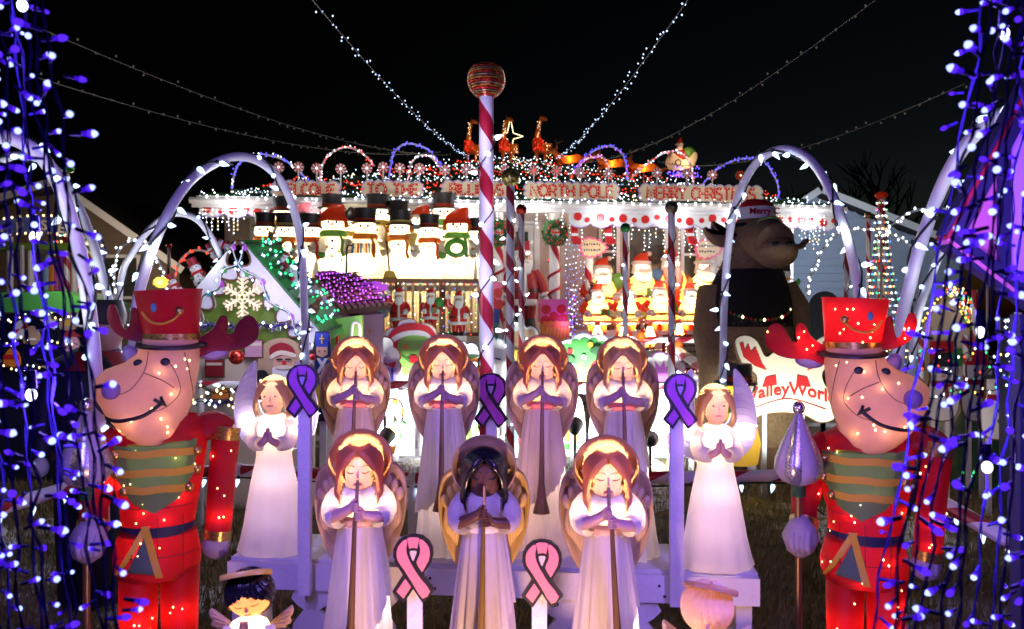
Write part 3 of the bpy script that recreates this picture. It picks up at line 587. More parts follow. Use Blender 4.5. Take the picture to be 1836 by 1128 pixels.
roof_arch([(1257, 335), (1280, 308), (1310, 290), (1345, 283), (1370, 290), (1388, 315), (1396, 340), (1394, 372)], .8, 'bulb_blue', 'blue light arch at the right end of the roof')
# giraffes with lit coats
def giraffe(px, py, label, fl):
    s = S(1, 17); z0 = 0; o = root('giraffe_figure', label, 'giraffe', HM @ H(px, 300, RY-.3), HA, 'lit giraffes on the ridge', ); m = MB(); k = .062*fl
    m.loft([(0, 0, .30, .10, .08), (-.02, 0, .40, .15, .10), (-.05, 0, .50, .13, .09), (-.09, 0, .56, .07, .06)], 'mold_orange', 10)
    m.tube([(-.07, 0, .5), (-.07, 0, .70), (-.04, 0, .88), (0, 0, 1.02)], [.075, .055, .042, .04], 'mold_orange', 8); m.ell((.06, 0, 1.03), (.09, .04, .045), 'mold_orange', 10, 7, Matrix.Rotation(.35, 3, 'Y'))
    for y in (-.02, .02): m.tube([(0, y, 1.05), (-.01, y, 1.12)], .009, 'mold_brown', 5)
    m.tube([(.13, 0, .45), (.22, 0, .52)], [.012, .02], 'mold_brown', 5)
    for x in (-.09, .09):
        for y in (-.05, .05): m.tube([(x, y, .36), (x, y, 0)], [.032, .02], 'mold_orange', 6)
    m.loft([(.16, 0, .30, .10, .075), (.16, 0, .5, .09, .07)], 'mold_orange', 10); ob('body', m, o); v = MB(); v.loft([(-.05, 0, .33, .125, .105), (-.06, 0, .52, .135, .10), (-.075, 0, .60, .085, .075)], 'mold_red', 12, False, False); ob('coat', v, o)
    e = MB(); rr = random.Random(px); dots(e, [(rr.uniform(-.17, .05), -.12, rr.uniform(.33, .58)) for _ in range(22)], .009, 'bulb_red'); dots(e, [(-.06+rr.uniform(-.03, .03), -.055, rr.uniform(.62, 1.0)) for _ in range(14)]+[(.15+rr.uniform(-.07, .08), -.085, rr.uniform(.05, .5)) for _ in range(16)], .008, 'bulb_warm'); tag(ob('bulbs', e, o), kind='stuff')
    for _ in range(16):
        a = rr.uniform(.6, .98); 
    sp = MB(); dots(sp, [(-.065+rr.uniform(-.03, .03), -.05, rr.uniform(.62, .98)) for _ in range(9)], .016, 'mold_brown'); tag(ob('spots', sp, o), kind='stuff'); lamp((0, -.35, .6), (1, .5, .2), 2.5, o, .05); o.scale = (fl, fl, fl)
giraffe(846, 245, 'lit giraffe in a red coat left of the tall candy pole', 1.0); giraffe(909, 245, 'lit giraffe in a red coat before the star', 1.05); giraffe(970, 243, 'lit giraffe in a red coat right of the star', 1.08)
# star
q = HM @ H(915, 244, RY+.3); o = root('star_light', 'four-pointed outline star of light above the ridge', 'star', q, HA); b = MB(); g = S(1, 18); pts = []
for i in range(8):
    a = PI/2+2*PI*i/8; r = (34 if i in (0, 4) else 24)*g if i % 2 == 0 else 8*g; pts.append(V((math.cos(a)*r, 0, math.sin(a)*r)))
for i in range(8): b.tube([pts[i], pts[(i+1) % 8]], .008, 'bulb_warm', 5)
ob('frame', b, o); b = MB(); b.tube([pts[4], pts[4]+V((0, 0, -.45))], .015, 'grey', 5); ob('pole', b, o)
# flying reindeer and sleigh
def deer(px, py, label):
    o = root('reindeer_figure', label, 'reindeer', HM @ H(px, py, 1.4), HA, 'flying reindeer pulling the sleigh'); m = MB()
    m.tube([(.27, 0, .05), (.16, 0, .05), (-.02, 0, .02), (-.17, 0, .02), (-.26, 0, .10), (-.32, 0, .19)], [.03, .085, .075, .09, .06, .045], 'mold_orange', 10); m.tube([(-.29, 0, .19), (-.38, 0, .18), (-.44, 0, .14)], [.055, .05, .026], 'mold_orange', 9)
    for y in (-.05, .05): m.tube([(.2, y, .03), (.34, y, -.02), (.46, y, .03)], [.05, .03, .016], 'mold_orange', 7); m.tube([(-.18, y, -.02), (-.30, y, -.12), (-.22, y, -.20)], [.045, .028, .016], 'mold_orange', 7); m.ell((-.27, y, .25), (.02, .012, .045), 'mold_orange', 6, 5)
    ob('body', m, o); a = MB()
    for y in (-.03, .03): a.tube([(-.30, y, .23), (-.24, y*2, .34), (-.14, y*2.4, .38)], [.014, .012, .006], 'mold_brown', 5); a.tube([(-.25, y*2, .33), (-.30, y*2.2, .41)], [.01, .005], 'mold_brown', 5)
    ob('antlers', a, o); h = MB(); h.torus((-.2, 0, .03), .095, .012, 'mold_red', 14, 5, 'y'); ob('harness', h, o); h = MB(); h.tube([(0, .05, -.05), (0, .05, -.55)], .012, 'grey', 5); ob('support_pole', h, o); lamp((-.02, -.02, .02), (1, .5, .16), 1.6, o, .02)
deer(1022, 288, 'flying orange reindeer nearest the giraffes, ahead of the sleigh'); deer(1098, 296, 'flying orange reindeer in the middle, above the P of POLE'); deer(1155, 304, 'flying orange reindeer next to the sleigh')
o = root('santa_sleigh', 'small glowing sleigh with a santa and green sack on the roof', 'sleigh', HM @ H(1221, 300, 1.4), HA); b = MB()
b.prism(s2([(-.28, .04), (-.26, .20), (-.20, .28), (-.10, .20), (.02, .14), (.14, .18), (.25, .30), (.31, .24), (.27, .08), (.18, -.02), (-.18, -.03)], 4), -.12, .12, 'mold_cream', (0, 0, 0), .03); ob('sleigh_body', b, o); b = MB()
for y in (-.1, .1): b.tube([(-.34, y, .02), (-.30, y, -.10), (-.1, y, -.13), (.25, y, -.13)], .014, 'black', 6)
ob('runner', b, o); b = MB(); b.ell((.17, 0, .30), (.13, .10, .12), 'mold_green', 12, 8); ob('sack', b, o)
b = MB(); b.loft([(-.02, 0, .12, .11, .09), (-.02, 0, .28, .11, .09), (-.02, 0, .38, .06, .05)], 'mold_red', 12); b.ell((-.03, -.02, .42), (.065, .06, .07), 'mold_peach', 12, 8); b.ell((-.04, -.05, .38), (.06, .04, .06), 'mold_white', 10, 7); b.loft([(-.03, 0, .45, .07, .065), (-.02, 0, .53, .055, .05), (.01, 0, .60, .01, .01)], 'mold_red', 12); b.torus((-.03, 0, .455), .066, .016, 'mold_white', 14, 6, 'z'); ob('santa', b, o)
b = MB(); b.torus((-.1, -.13, .07), .055, .010, 'black', 14, 5); ob('emblem', b, o); lamp((-.02, -.3, .25), (1, .62, .3), 4, o, .05); lamp((.05, 0, .08), (1, .65, .3), 2.5, o, .02)
b = MB(); rr = random.Random(3); dots(b, [HM @ H(1226+rr.gauss(0, 13), 318-abs(rr.gauss(0, 8)), .9) for _ in range(130)], .013, ['bulb_blue', 'bulb_blue', 'bulb_purple']); tag(one('blue_light_bush', b, 'heap of tiny blue lights under the sleigh', 'light heap'), kind='stuff')
# ================================================================== PORCH FIGURES
def snowman(px, ytop, ybase, yl, label, hat='black', band='mold_red', scarf='mold_red', ext=(), style='top', w=1.0, body='mold_white', watt=9):
    yl = -.85+.5*yl; ybase = 502 if ybase > 490 else ybase
    g = H(px, ybase, yl); h = g.z*0+(H(px, ytop, yl).z-g.z); o = root('snowman', label, 'snowman', HM @ g, HA+random.uniform(-.12, .12), 'snowmen crowded behind the railing', h); o.scale.x = h*1.2
    m = MB(); m.loft([(0, 0, 0, .17*w, .13), (0, 0, .03, .20*w, .15), (0, 0, .18, .215*w, .17), (0, 0, .36, .19*w, .16), (0, 0, .50, .165*w, .14), (0, 0, .58, .125*w, .11), (0, 0, .61, .10, .095), (0, 0, .66, .118, .115), (0, 0, .72, .13, .128), (0, 0, .78, .122, .12), (0, 0, .83, .09, .09)], body, 18, False, True); ob('body', cull(m, lambda c: abs(c.x) > .11*w and .42 < c.z < .57 and abs(c.y) < .09), o)
    f = MB()
    for sx in (-1, 1): f.ell((sx*.042, -.122, .745), (.014, .008, .019), 'black', 7, 5)
    f.tube([(0, -.125, .715), (0, -.165, .705)], [.017, .005], 'mold_orange', 6); f.tube(smooth([(-.05, -.117, .69), (-.02, -.127, .672), (.02, -.127, .672), (.05, -.117, .69)], 3), .006, 'mold_red', 5); ob('face', f, o)
    t = MB()
    if style == 'top':
        t.loft([(0, 0, .79, .175, .17), (0, 0, .805, .175, .17), (0, 0, .812, .115, .115), (0, 0, .93, .122, .12), (0, 0, 1, .135, .13)], hat, 16); t2 = MB(); t2.loft([(0, 0, .812, .119, .119), (0, 0, .855, .121, .121)], band, 16, False, False)
        ht = ob('hat', t, o); ob('hat_band', t2, ht)
    elif style == 'cap':
        t.loft([(0, 0, .77, .14, .14), (0, 0, .81, .15, .15), (0, 0, .88, .125, .13), (.04, 0, .95, .09, .09), (.09, 0, .99, .03, .03)], hat, 14); t.torus((0, 0, .79), .138, .03, band, 16, 6, 'z'); ob('hat', t, o)
    else:
        t.loft([(0, 0, .79, .14, .14), (0, 0, .88, .12, .12), (0, 0, .96, .07, .07), (0, 0, 1, .02, .02)], hat, 14); t.ell((0, 0, .98), .045, band, 8, 6); ob('hat', t, o)
    s = MB(); s.loft([(0, 0, .56, .14, .13), (0, 0, .60, .155, .14), (0, 0, .645, .125, .122)], scarf, 16, False, False); s.tube([(.08, -.125, .59), (.11, -.155, .50), (.10, -.175, .38), (.12, -.165, .30)], [.03, .042, .04, .05], scarf, 8, flat=.4); ob('scarf', s, o)
    a = MB()
    for sx in (-1, 1): a.tube([(sx*.12, -.01, .51), (sx*.185*w, -.04, .46), (sx*.215*w, -.07, .40), (sx*.17*w, -.14, .36)], [.05, .048, .045, .035], body, 10, False, True)
    ob('arms', a, o)
    bt = MB(); [bt.ell((0, -.155-.01*i, .50-.10*i), (.016, .009, .016), 'black', 7, 5) for i in range(3)]
    if 'wreath' not in ext and 'vest' not in ext: ob('buttons', bt, o)
    for e in ext:
        x = MB()
        if e == 'broom': x.tube([(-.14, -.17, .55), (-.10, -.20, .12)], .011, 'mold_brown', 5); x.loft([(-.09, -.20, 0, .09, .03), (-.10, -.20, .12, .05, .02)], 'mold_yellow', 8)
        if e == 'broom_up': x.tube([(-.22, -.10, .35), (-.22, -.10, .60)], .011, 'mold_brown', 5); x.loft([(-.22, -.10, .50, .03, .02), (-.23, -.10, .70, .09, .03)], 'mold_yellow', 8)
        if e == 'wreath': x.torus((0, -.19, .42), .10, .035, 'mold_green', 18, 7)
        if e == 'wreath':
            for sx in (-1, 1): x.tube([(0, -.22, .31), (sx*.04, -.22, .20)], [.014, .025], 'mold_red', 5, flat=.4)
        if e == 'vest':
            for i in range(9): x.tube([(-.12+.03*i, -.16-.02*math.cos((i-4)*.3), .50), (-.13+.0325*i, -.175-.02*math.cos((i-4)*.3), .36)], .014, ('mold_blue', 'mold_cream', 'mold_red')[i % 3], 5)
        if e == 'cane': x.tube(smooth([(-.20, -.16, .0), (-.19, -.17, .42), (-.15, -.17, .47), (-.11, -.17, .43)], 5), .011, 'black', 6)
        if e == 'mitten': x.ell((.17, -.15, .36), (.05, .04, .055), 'mold_green', 9, 7); x.ell((.14, -.17, .39), (.02, .02, .03), 'mold_green', 7, 5)
        if e == 'muffs':
            for sx in (-1, 1): x.ell((sx*.135, 0, .73), (.035, .05, .05), 'mold_orange', 9, 7)
            x.torus((0, 0, .73), .135, .012, 'mold_orange', 16, 5, 'y', 0, PI)
        if e == 'candy':
            for q in ((-.05, .42), (.07, .36), (-.02, .30), (.10, .25)): x.ell((q[0], -.175, q[1]), (.014, .01, .02), 'mold_orange', 7, 5)
        ob(e if e not in ('broom_up', 'candy', 'muffs') else {'broom_up': 'broom', 'candy': 'candy_dots', 'muffs': 'earmuffs'}[e], x, o)
    if watt: lamp((0, .0, .28), (1, .80, .40), watt*2.8, o, .03); lamp((0, .02, .70), (1, .78, .42), watt*1.35, o, .02)
A1 = 'mold_black'
for a in ((508, 355, 470, 1.0, 'yellow-lit snowman with gold scarf in the back row, below WELCOME', A1, 'mold_red', 'mold_yellow', ('muffs',)), (541, 362, 470, 1.0, 'small snowman in a pink hat in the back row', 'mold_pink', 'mold_white', 'mold_pink', (), 'cap'),
          (595, 349, 470, 1.0, 'snowman in the back row, right behind the red-capped one', A1, 'mold_red', 'mold_yellow', ()), (677, 349, 480, 1.0, 'tall back-row snowman with gold scarf below TO THE', A1, 'mold_red', 'mold_yellow', ('muffs',)),
          (714, 361, 480, 1.0, 'back-row snowman with a narrow black hat', A1, 'mold_black', 'mold_orange', ()), (754, 367, 470, 1.0, 'small back-row snowman in a red cap and blue scarf', 'mold_red', 'mold_white', 'mold_blue', (), 'cap'),
          (796, 347, 480, 1.0, 'back-row snowman with the tallest hat and green scarf', A1, 'mold_red', 'mold_green', ('cane',)), (629, 374, 490, .7, 'small snowman with curly dark hat and yellow coat', A1, 'mold_black', 'mold_yellow', (), 'knit'),
          (475, 382, 500, .5, 'leftmost snowman, with a red and black hat and orange scarf', A1, 'mold_red', 'mold_orange', ()), (513, 383, 500, .42, 'snowman with an orange bow and yellow hat band, at the left of the crowd', A1, 'mold_yellow', 'mold_orange', ('muffs',)),
          (557, 384, 502, .12, 'front-row snowman with wide red scarf and green mitten', A1, 'mold_red', 'mold_red', ('mitten',)), (597, 365, 502, .12, 'fat front-row snowman in a red cap, green scarf and candy dots', 'mold_red', 'mold_red', 'mold_green', ('candy', 'muffs'), 'cap', 1.1),
          (655, 374, 502, .08, 'big snowman with striped vest, brown scarf and cane', A1, 'mold_red', 'mold_orange', ('vest', 'cane'), 'top', 1.25, 'mold_cream'), (717, 378, 502, .12, 'snowman with long brown scarf holding a broom down', A1, 'mold_yellow', 'mold_orange', ('broom', 'muffs')),
          (770, 385, 502, .12, 'snowman with red scarf holding a yellow broom up', A1, 'mold_red', 'mold_red', ('broom_up', 'mitten')), (820, 371, 502, .12, 'snowman in a red cap holding a green wreath', 'mold_red', 'mold_red', 'mold_green', ('wreath', 'muffs'), 'cap', 1.1), (856, 392, 502, .2, 'small snowman with striped vest, half behind the tall pole', A1, 'mold_red', 'mold_orange', ('vest',), 'top', .9)):
    snowman(a[0], a[1], a[2], a[3], a[4], a[5], a[6], a[7], a[8], a[9] if len(a) > 9 else 'top', a[10] if len(a) > 10 else 1.0, a[11] if len(a) > 11 else 'mold_white')

def santa(pos, h, rz, label, ext=(), mat='mold_', watt=8, red=None, group=None, hood=False, w=1.0):
    M = lambda k: (mat+k) if (mat+k) in MATS else k
    rd = red or M('red'); wh = M('white'); sk = M('peach') if mat else 'skin'
    o = root('santa_figure', label, 'santa', pos, rz, group, h); o.scale.x = h*(1.2 if watt else 1); m = MB()
    if hood:
        m.loft([(0, 0, 0, .16*w, .13), (0, 0, .3, .17*w, .14), (0, 0, .6, .16*w, .13), (0, 0, .72, .10, .09)], rd, 16, False, False); ob('robe', m, o)
    else:
        bt = MB()
        for sx in (-1, 1):
            bt.loft([(sx*.075, -.02, 0, .06, .09), (sx*.075, -.02, .05, .062, .09), (sx*.075, 0, .11, .055, .06)], 'black', 10); m.loft([(sx*.07, 0, .10, .055, .06), (sx*.07, 0, .22, .075, .08), (sx*.06, 0, .34, .085, .09)], rd, 12, False, False)
        ob('boots', bt, o); m.loft([(0, 0, .305, .172*w, .148), (0, 0, .33, .18*w, .155), (0, -.01, .42, .185*w, .165), (0, 0, .52, .165*w, .14), (0, 0, .62, .14*w, .115), (0, 0, .69, .07, .065)], rd, 16, False, False); ob('coat', m, o)
        b = MB(); b.loft([(0, -.005, .395, .19*w, .17), (0, -.005, .435, .187*w, .167)], 'black', 16, False, False); bl = ob('belt', b, o); b = MB(); b.box((0, -.175, .415), (.07, .015, .05), 'gold'); ob('buckle', b, bl)
        t = MB(); t.loft([(0, 0, .245, .165*w, .142), (0, 0, .255, .195*w, .17), (0, 0, .285, .203*w, .176), (0, 0, .31, .192*w, .166), (0, 0, .318, .17*w, .15)], wh, 20, False, False)
        if not mat: t.tube([(0, -.16, .30), (0, -.178, .40), (0, -.16, .52), (0, -.125, .62)], .022, wh, 7)
        ob('fur_trim', t, o)
    ar = MB(); hd = MB()
    for sx in (-1, 1):
        up = ('wave_l' in ext and sx < 0) or ('wave_r' in ext and sx > 0)
        pts = [(sx*.13*w, 0, .63), (sx*.22*w, -.02, .66), (sx*.22*w, -.03, .80)] if up else [(sx*.13*w, 0, .62), (sx*.205*w, -.02, .50), (sx*.15*w, -.13, .44)]
        if 'down' in ext: pts = [(sx*.12, 0, .63), (sx*.20, -.01, .50), (sx*.235, -.05, .37)]
        ar.tube(smooth(pts, 4), [.058]*4+[.055]*5, rd, 9); e = V(pts[2]); d = (V(pts[2])-V(pts[1])).normalized(); ar.tube([e-d*.01, e+d*.025], .062, wh, 9); hd.ell(e+d*.06, (.042, .04, .045), wh if mat else 'white', 9, 7)
    ob('arms', ar, o); ob('gloves', hd, o)
    f = MB(); f.ell((0, -.02, .765), (.082, .08, .085), sk, 14, 9); f.ell((0, -.105, .755), (.018, .018, .016), sk, 7, 5)
    for sx in (-1, 1): f.ell((sx*.032, -.092, .785), (.010, .008, .011), 'black', 6, 5); f.tube([(sx*.015, -.10, .805), (sx*.05, -.088, .81)], .008, wh, 5)
    ob('head', f, o); bd = MB(); L = .17 if hood else 0
    bd.loft([(0, -.085, .56-L, .03, .02), (0, -.10, .61-L*.6, .075, .045), (0, -.08, .68, .095, .06), (0, -.055, .735, .09, .055), (0, -.05, .76, .06, .04)], wh, 12)
    for sx in (-1, 1): bd.tube([(0, -.11, .735), (sx*.03, -.12, .735), (sx*.065, -.10, .715)], [.014, .018, .006], wh, 6); bd.tube([(sx*.075, -.03, .82), (sx*.085, -.03, .70)], [.02, .03], wh, 6)
    ob('beard', bd, o); ht = MB(); ht.torus((0, 0, .835), .082, .026, wh, 18, 7, 'z')
    if hood: ht.loft([(0, .01, .83, .09, .09), (0, .01, .92, .06, .06), (0, .01, 1, .012, .012)], rd, 12)
    else: ht.loft([(0, 0, .83, .09, .088), (0, .01, .90, .075, .075), (.03, .02, .955, .045, .045), (.07, .03, .97, .02, .02)], rd, 12); ht.ell((.09, .03, .955), .03, wh, 8, 6)
    ob('hat', ht, o)
    for e in ext:
        x = MB(); nm = None
        if e == 'bag': x.ell((.19, .0, .62), (.11, .09, .14), M('green'), 12, 8); nm = 'sack'
        if e == 'bluebag': x.ell((.17, .03, .64), (.11, .09, .13), M('blue'), 12, 8); nm = 'sack'
        if e == 'bear': x.ell((-.13, -.18, .50), (.055, .045, .065), 'mold_brown', 9, 7); x.ell((-.13, -.19, .59), .042, 'mold_brown', 9, 7); [x.ell((-.13+s*.035, -.18, .63), .017, 'mold_brown', 6, 5) for s in (-1, 1)]; nm = 'teddy_bear'
        if e == 'banner': x.tube(smooth([(-.24, -.15, .42), (-.12, -.20, .36), (0, -.21, .34), (.12, -.20, .36), (.24, -.15, .42)], 4), .05, 'mold_cream', 8, flat=.35); [x.ell((s*.22, -.17, .40), (.06, .03, .07), 'mold_yellow', 9, 6) for s in (-1, 1)]; nm = 'banner'
        if e == 'gift': x.box((.08, -.2, .46), (.12, .09, .12), M('green')); x.box((.08, -.2, .46), (.03, .095, .125), M('red')); nm = 'present'
        if e == 'tree': x.loft([(.17, -.12, .45, .09, .08), (.17, -.12, .75, .01, .01)], M('green'), 10); nm = 'small_tree'
        if nm: ob(nm, x, o)
    if watt: lamp((0, .01, .50), (1, .74, .42), watt*11, o, .02); lamp((0, -.075, .67), (1, .84, .58), watt*2.6, o, .01); lamp((0, -.02, .775), (1, .78, .5), watt*1.3, o, .01)
    return o
def hsanta(px, yt, yb, yl, label, ext=(), **k):
    g = H(px, yb, yl); h = H(px, yt, yl).z-g.z; return santa(HM @ g, h, HA, label, ext, group='lit santas on the porch', **k)
b = MB()
for i, (zz, yy) in enumerate(((590, 1.0), (606, .45), (626, -.1))): z = H(1150, zz, yy).z; b.box((H(1160, 600, yy).x, yy+.05, z-.04), (2.6, .45, .05), 'white_wood'); [b.box((H(1160, 600, yy).x+s*1.2, yy+.05, (z+0)/2-.04), (.06, .06, z-.02), 'white_wood') for s in (-1, 1)]
one('tiered_stand', b, 'white stepped stand carrying the lit santas', 'stand', (EL.x, EL.y, 0), HA)
hsanta(1079, 457, 591, 1.0, 'lit santa with a teddy bear and green sack', ('bear', 'bag')); hsanta(1150, 448, 591, 1.0, 'lit santa with a blue sack, in front of the wide window', ('bluebag', 'gift')); hsanta(1203, 440, 591, 1.05, 'tall thin lit santa in a pointed hood with long beard', (), hood=True)
hsanta(1262, 447, 591, 1.0, 'golden yellow lit santa next to the moose', ('gift',), red='mold_yellow'); hsanta(1071, 505, 607, .45, 'lit santa in the middle row, far left', ('gift',), w=1.1); hsanta(1123, 505, 607, .45, 'lit santa holding a curved banner', ('banner',)); hsanta(1181, 500, 607, .45, 'lit santa with a small green tree, middle row', ('tree',))
hsanta(1237, 503, 607, .4, 'lit santa in the middle row beside the moose', ('gift', 'wave_r'), w=1.1); hsanta(1071, 575, 628, -.1, 'tiny lit santa at the bottom left of the stand', ()); hsanta(1118, 577, 628, -.1, 'tiny lit santa second from the left at the bottom', ()); hsanta(1165, 577, 628, -.1, 'tiny lit santa third from the left at the bottom', ('wave_l',)); hsanta(1215, 570, 628, -.1, 'tiny lit santa below the red bordered board', ())
for i in range(3): lamp(hpos(1090+70*i, 470, .2), (1, .66, .36), 14, None, .06)
# unlit moulded santas at the railing
for px, yt, yb, e, l in ((715, 512, 596, ('wave_l',), 'painted santa with raised arm at the railing, left of three'), (772, 514, 592, ('bag', 'gift'), 'painted santa with a green sack at the railing, middle of three'), (822, 518, 604, ('wave_l',), 'painted santa on white base at the railing beside the tall pole')):
    g = H(px, yb, -1.35); o = santa(HM @ g, H(px, yt, -1.35).z-g.z, HA, l, e, '', 0, None, 'painted santas before the railing'); b = MB(); b.loft([(0, 0, -.5, .2, .17), (0, 0, .02, .17, .15)], 'white', 14); ob('base', b, o)
b = MB(); b.prism(cloud(.55, .42, 9, .16, 5, 3), -.02, .02, 'grey'); b2 = MB(); b2.prism(cloud(.42, .28, 9, .16, 5, 5), -.03, -.021, 'teal'); o = one('cutout_board', b, 'grey cloud-shaped board at the railing by the purple hut', 'cutout', hpos(676, 548, -1.3), HA); ob('painted_shape', b2, o)
st = MB(); st.box((0, .02, -.6), (.05, .03, 1.0), 'white_wood'); ob('stake', st, o)
# life-size santa by the door
g = H(938, 588, .75); o = santa(HM @ g, H(938, 427, .75).z-g.z, HA, 'life-size santa in a dark red velvet suit at the front door', ('down',), '', 0, 'dark_red', w=.95)
lamp(HM @ (H(940, 440, .2)+V((.1, -.2, .5))), (1, .75, .5), 6, None, .08)
# gifts on the porch
def gift(px0, px1, y0, y1, yl, mat, rib, label, dots_=None, bands=False):
    a, c = H(px0, y0, yl), H(px1, y1, yl); w, h = c.x-a.x, a.z-c.z; o = root('gift_box', label, 'gift box', HM @ V(((a.x+c.x)/2, yl, c.z)), HA, 'gift boxes on the porch'); m = MB(); m.box((0, w/2, h/2-.04), (w*.96, w*.96, h-.08), mat); ob('box', m, o); m = MB(); m.box((0, w/2, h-.04), (w, w, .09), mat); ob('lid', m, o)
    if dots_:
        q = MB(); q.prism(circle(.085, 14), 0, .006, dots_); me = q.mesh('dot')
        for x, z in ((-.3, .72), (.28, .75), (0, .32), (-.33, .12), (.34, .2)): d = ob('dot', me, o); d.location = (x*w, .02*w-.006, z*(h-.09))
    if bands:
        for i in range(7): q = MB(); x0 = -w*.46+i*w*.14; q.prism([(x0, .02), (x0+.03, .02), (x0+.07, h-.1), (x0+.04, h-.1)], 0, .006, rib); s = ob('stripe', q, o); s.location = (0, .02*w-.006, 0)
    q = MB(); q.box((0, w/2, h+.008), (w*.14, w, .012), rib); ob('ribbon', q, o)
gift(970, 1017, 537, 578, -.35, 'pink', 'mauve', 'pink gift box with red dots on top of the orange one', 'red'); gift(975, 1021, 577, 617, -.42, 'orange', 'yellow', 'orange gift box with yellow slanting stripes', None, True); gift(972, 1022, 617, 660, -.42, 'pink', 'yellow', 'deep pink gift box at the bottom of the stack by the door', 'dark_red')
gift(866, 900, 507, 553, -.4, 'pink', 'mauve', 'pink dotted gift box tilted behind the tall candy pole', 'red'); gift(870, 894, 580, 625, -.4, 'teal', 'yellow', 'teal gift box left of the thin candy poles'); gift(868, 896, 555, 581, -.4, 'blue', 'sky_blue', 'blue gift box between the pink and teal ones')
# bursts, stockings and framed board
def burst(px, py, label):
    out = []
    for i in range(28):
        a = 2*PI*i/28; r = (.30 if i % 2 == 0 else .25)*(1+.08*math.cos(a*3)); out.append((r*math.cos(a), r*.72*math.sin(a)))
    o = one('burst_sign', MB().prism(out, -.02, .02, 'pink'), label, 'sign', hpos(px, py, .9), HA, 'pale burst signs'); q = MB(); q.prism(offset(out, -.03), -.026, -.021, 'cream'); ob('face', q, o); q = MB(); rr = random.Random(px)
    for z in (.06, -.05):
        x = -.17
        while x < .16: w = rr.uniform(.02, .045); q.box((x+w/2, -.03, z+rr.uniform(-.01, .01)), (w, .004, .035*rr.uniform(.7, 1.2)), 'denim'); x += w+.018
    ob('scrawl', q, o); q = MB(); q.box((0, .03, -.5), (.04, .03, .9), 'white'); ob('stake', q, o)
burst(1062, 444, 'pale burst-shaped sign on a red stake left of the santas'); burst(1268, 447, 'pale burst-shaped sign behind the golden santa')
for px, l in ((1030, 'first red stocking from the door under the dotted valance'), (1091, 'second red stocking from the door under the dotted valance'), (1238, 'red stocking under the valance nearest the moose')):
    b = MB(); b.prism(s2([(-.06, .2), (.06, .2), (.06, -.02), (.13, -.09), (.11, -.17), (-.02, -.16), (-.06, -.05)], 4), -.03, .03, 'red', (0, 0, 0), .012); o = one('stocking', b, l, 'stocking', hpos(px, 421, .05), HA, 'stockings under the valance'); q = MB(); q.box((0, 0, .2), (.15, .075, .07), 'white'); ob('cuff', q, o); q = MB(); q.box((0, 0, -.0), (.128, .07, .05), 'white'); ob('stripe', q, o)
    q = MB(); q.tube([(0, 0, .22), (0, 0, .36)], .006, 'white', 4); ob('hook', q, o)
b = MB(); b.torus((0, 0, 0), .12, .03, 'red', 4, 6); q = hpos(1061, 418, .2)
b = candy_pole((0, 0, -.9), (0, 0, .55), .07, .5, None, n=12); one('candy_stake', b, 'thick red and white candy stake left of the santa with the bear', 'candy pole', hpos(1055, 480, .95), HA)
o = one('framed_board', MB().prism(s2([(-.36, .26), (-.3, .33), (.3, .33), (.36, .26), (.36, -.26), (.3, -.33), (-.3, -.33), (-.36, -.26)], 3), -.02, .03, 'dark_red'), 'dark red framed notice edged with white bulbs beside the moose', 'notice board', hpos(1226, 636, -1.2), HA)
b = MB(); b.prism([(-.24, -.22), (.24, -.22), (.24, .22), (-.24, .22)], -.026, -.021, 'cream'); ob('face', b, o); q = MB(); rr = random.Random(8)
for z in (.15, .05, -.06, -.15):
    x = -.19
    while x < .17: w = rr.uniform(.02, .06); q.box((x+w/2, -.029, z), (w, .004, .03), 'brown'); x += w+.02
ob('scrawl', q, o); bl = MB(); dots(bl, [(p.x, -.03, p.z) for p in resample([V((x, 0, z)) for x, z in ((-.31, -.28), (-.31, .28), (.31, .28), (.31, -.28), (-.31, -.28))], .055)], .014, 'bulb_warm'); tag(ob('bulbs', bl, o), kind='stuff'); q = MB(); q.box((0, .04, -.8), (.05, .04, 1.3), 'white_wood'); ob('stake', q, o)

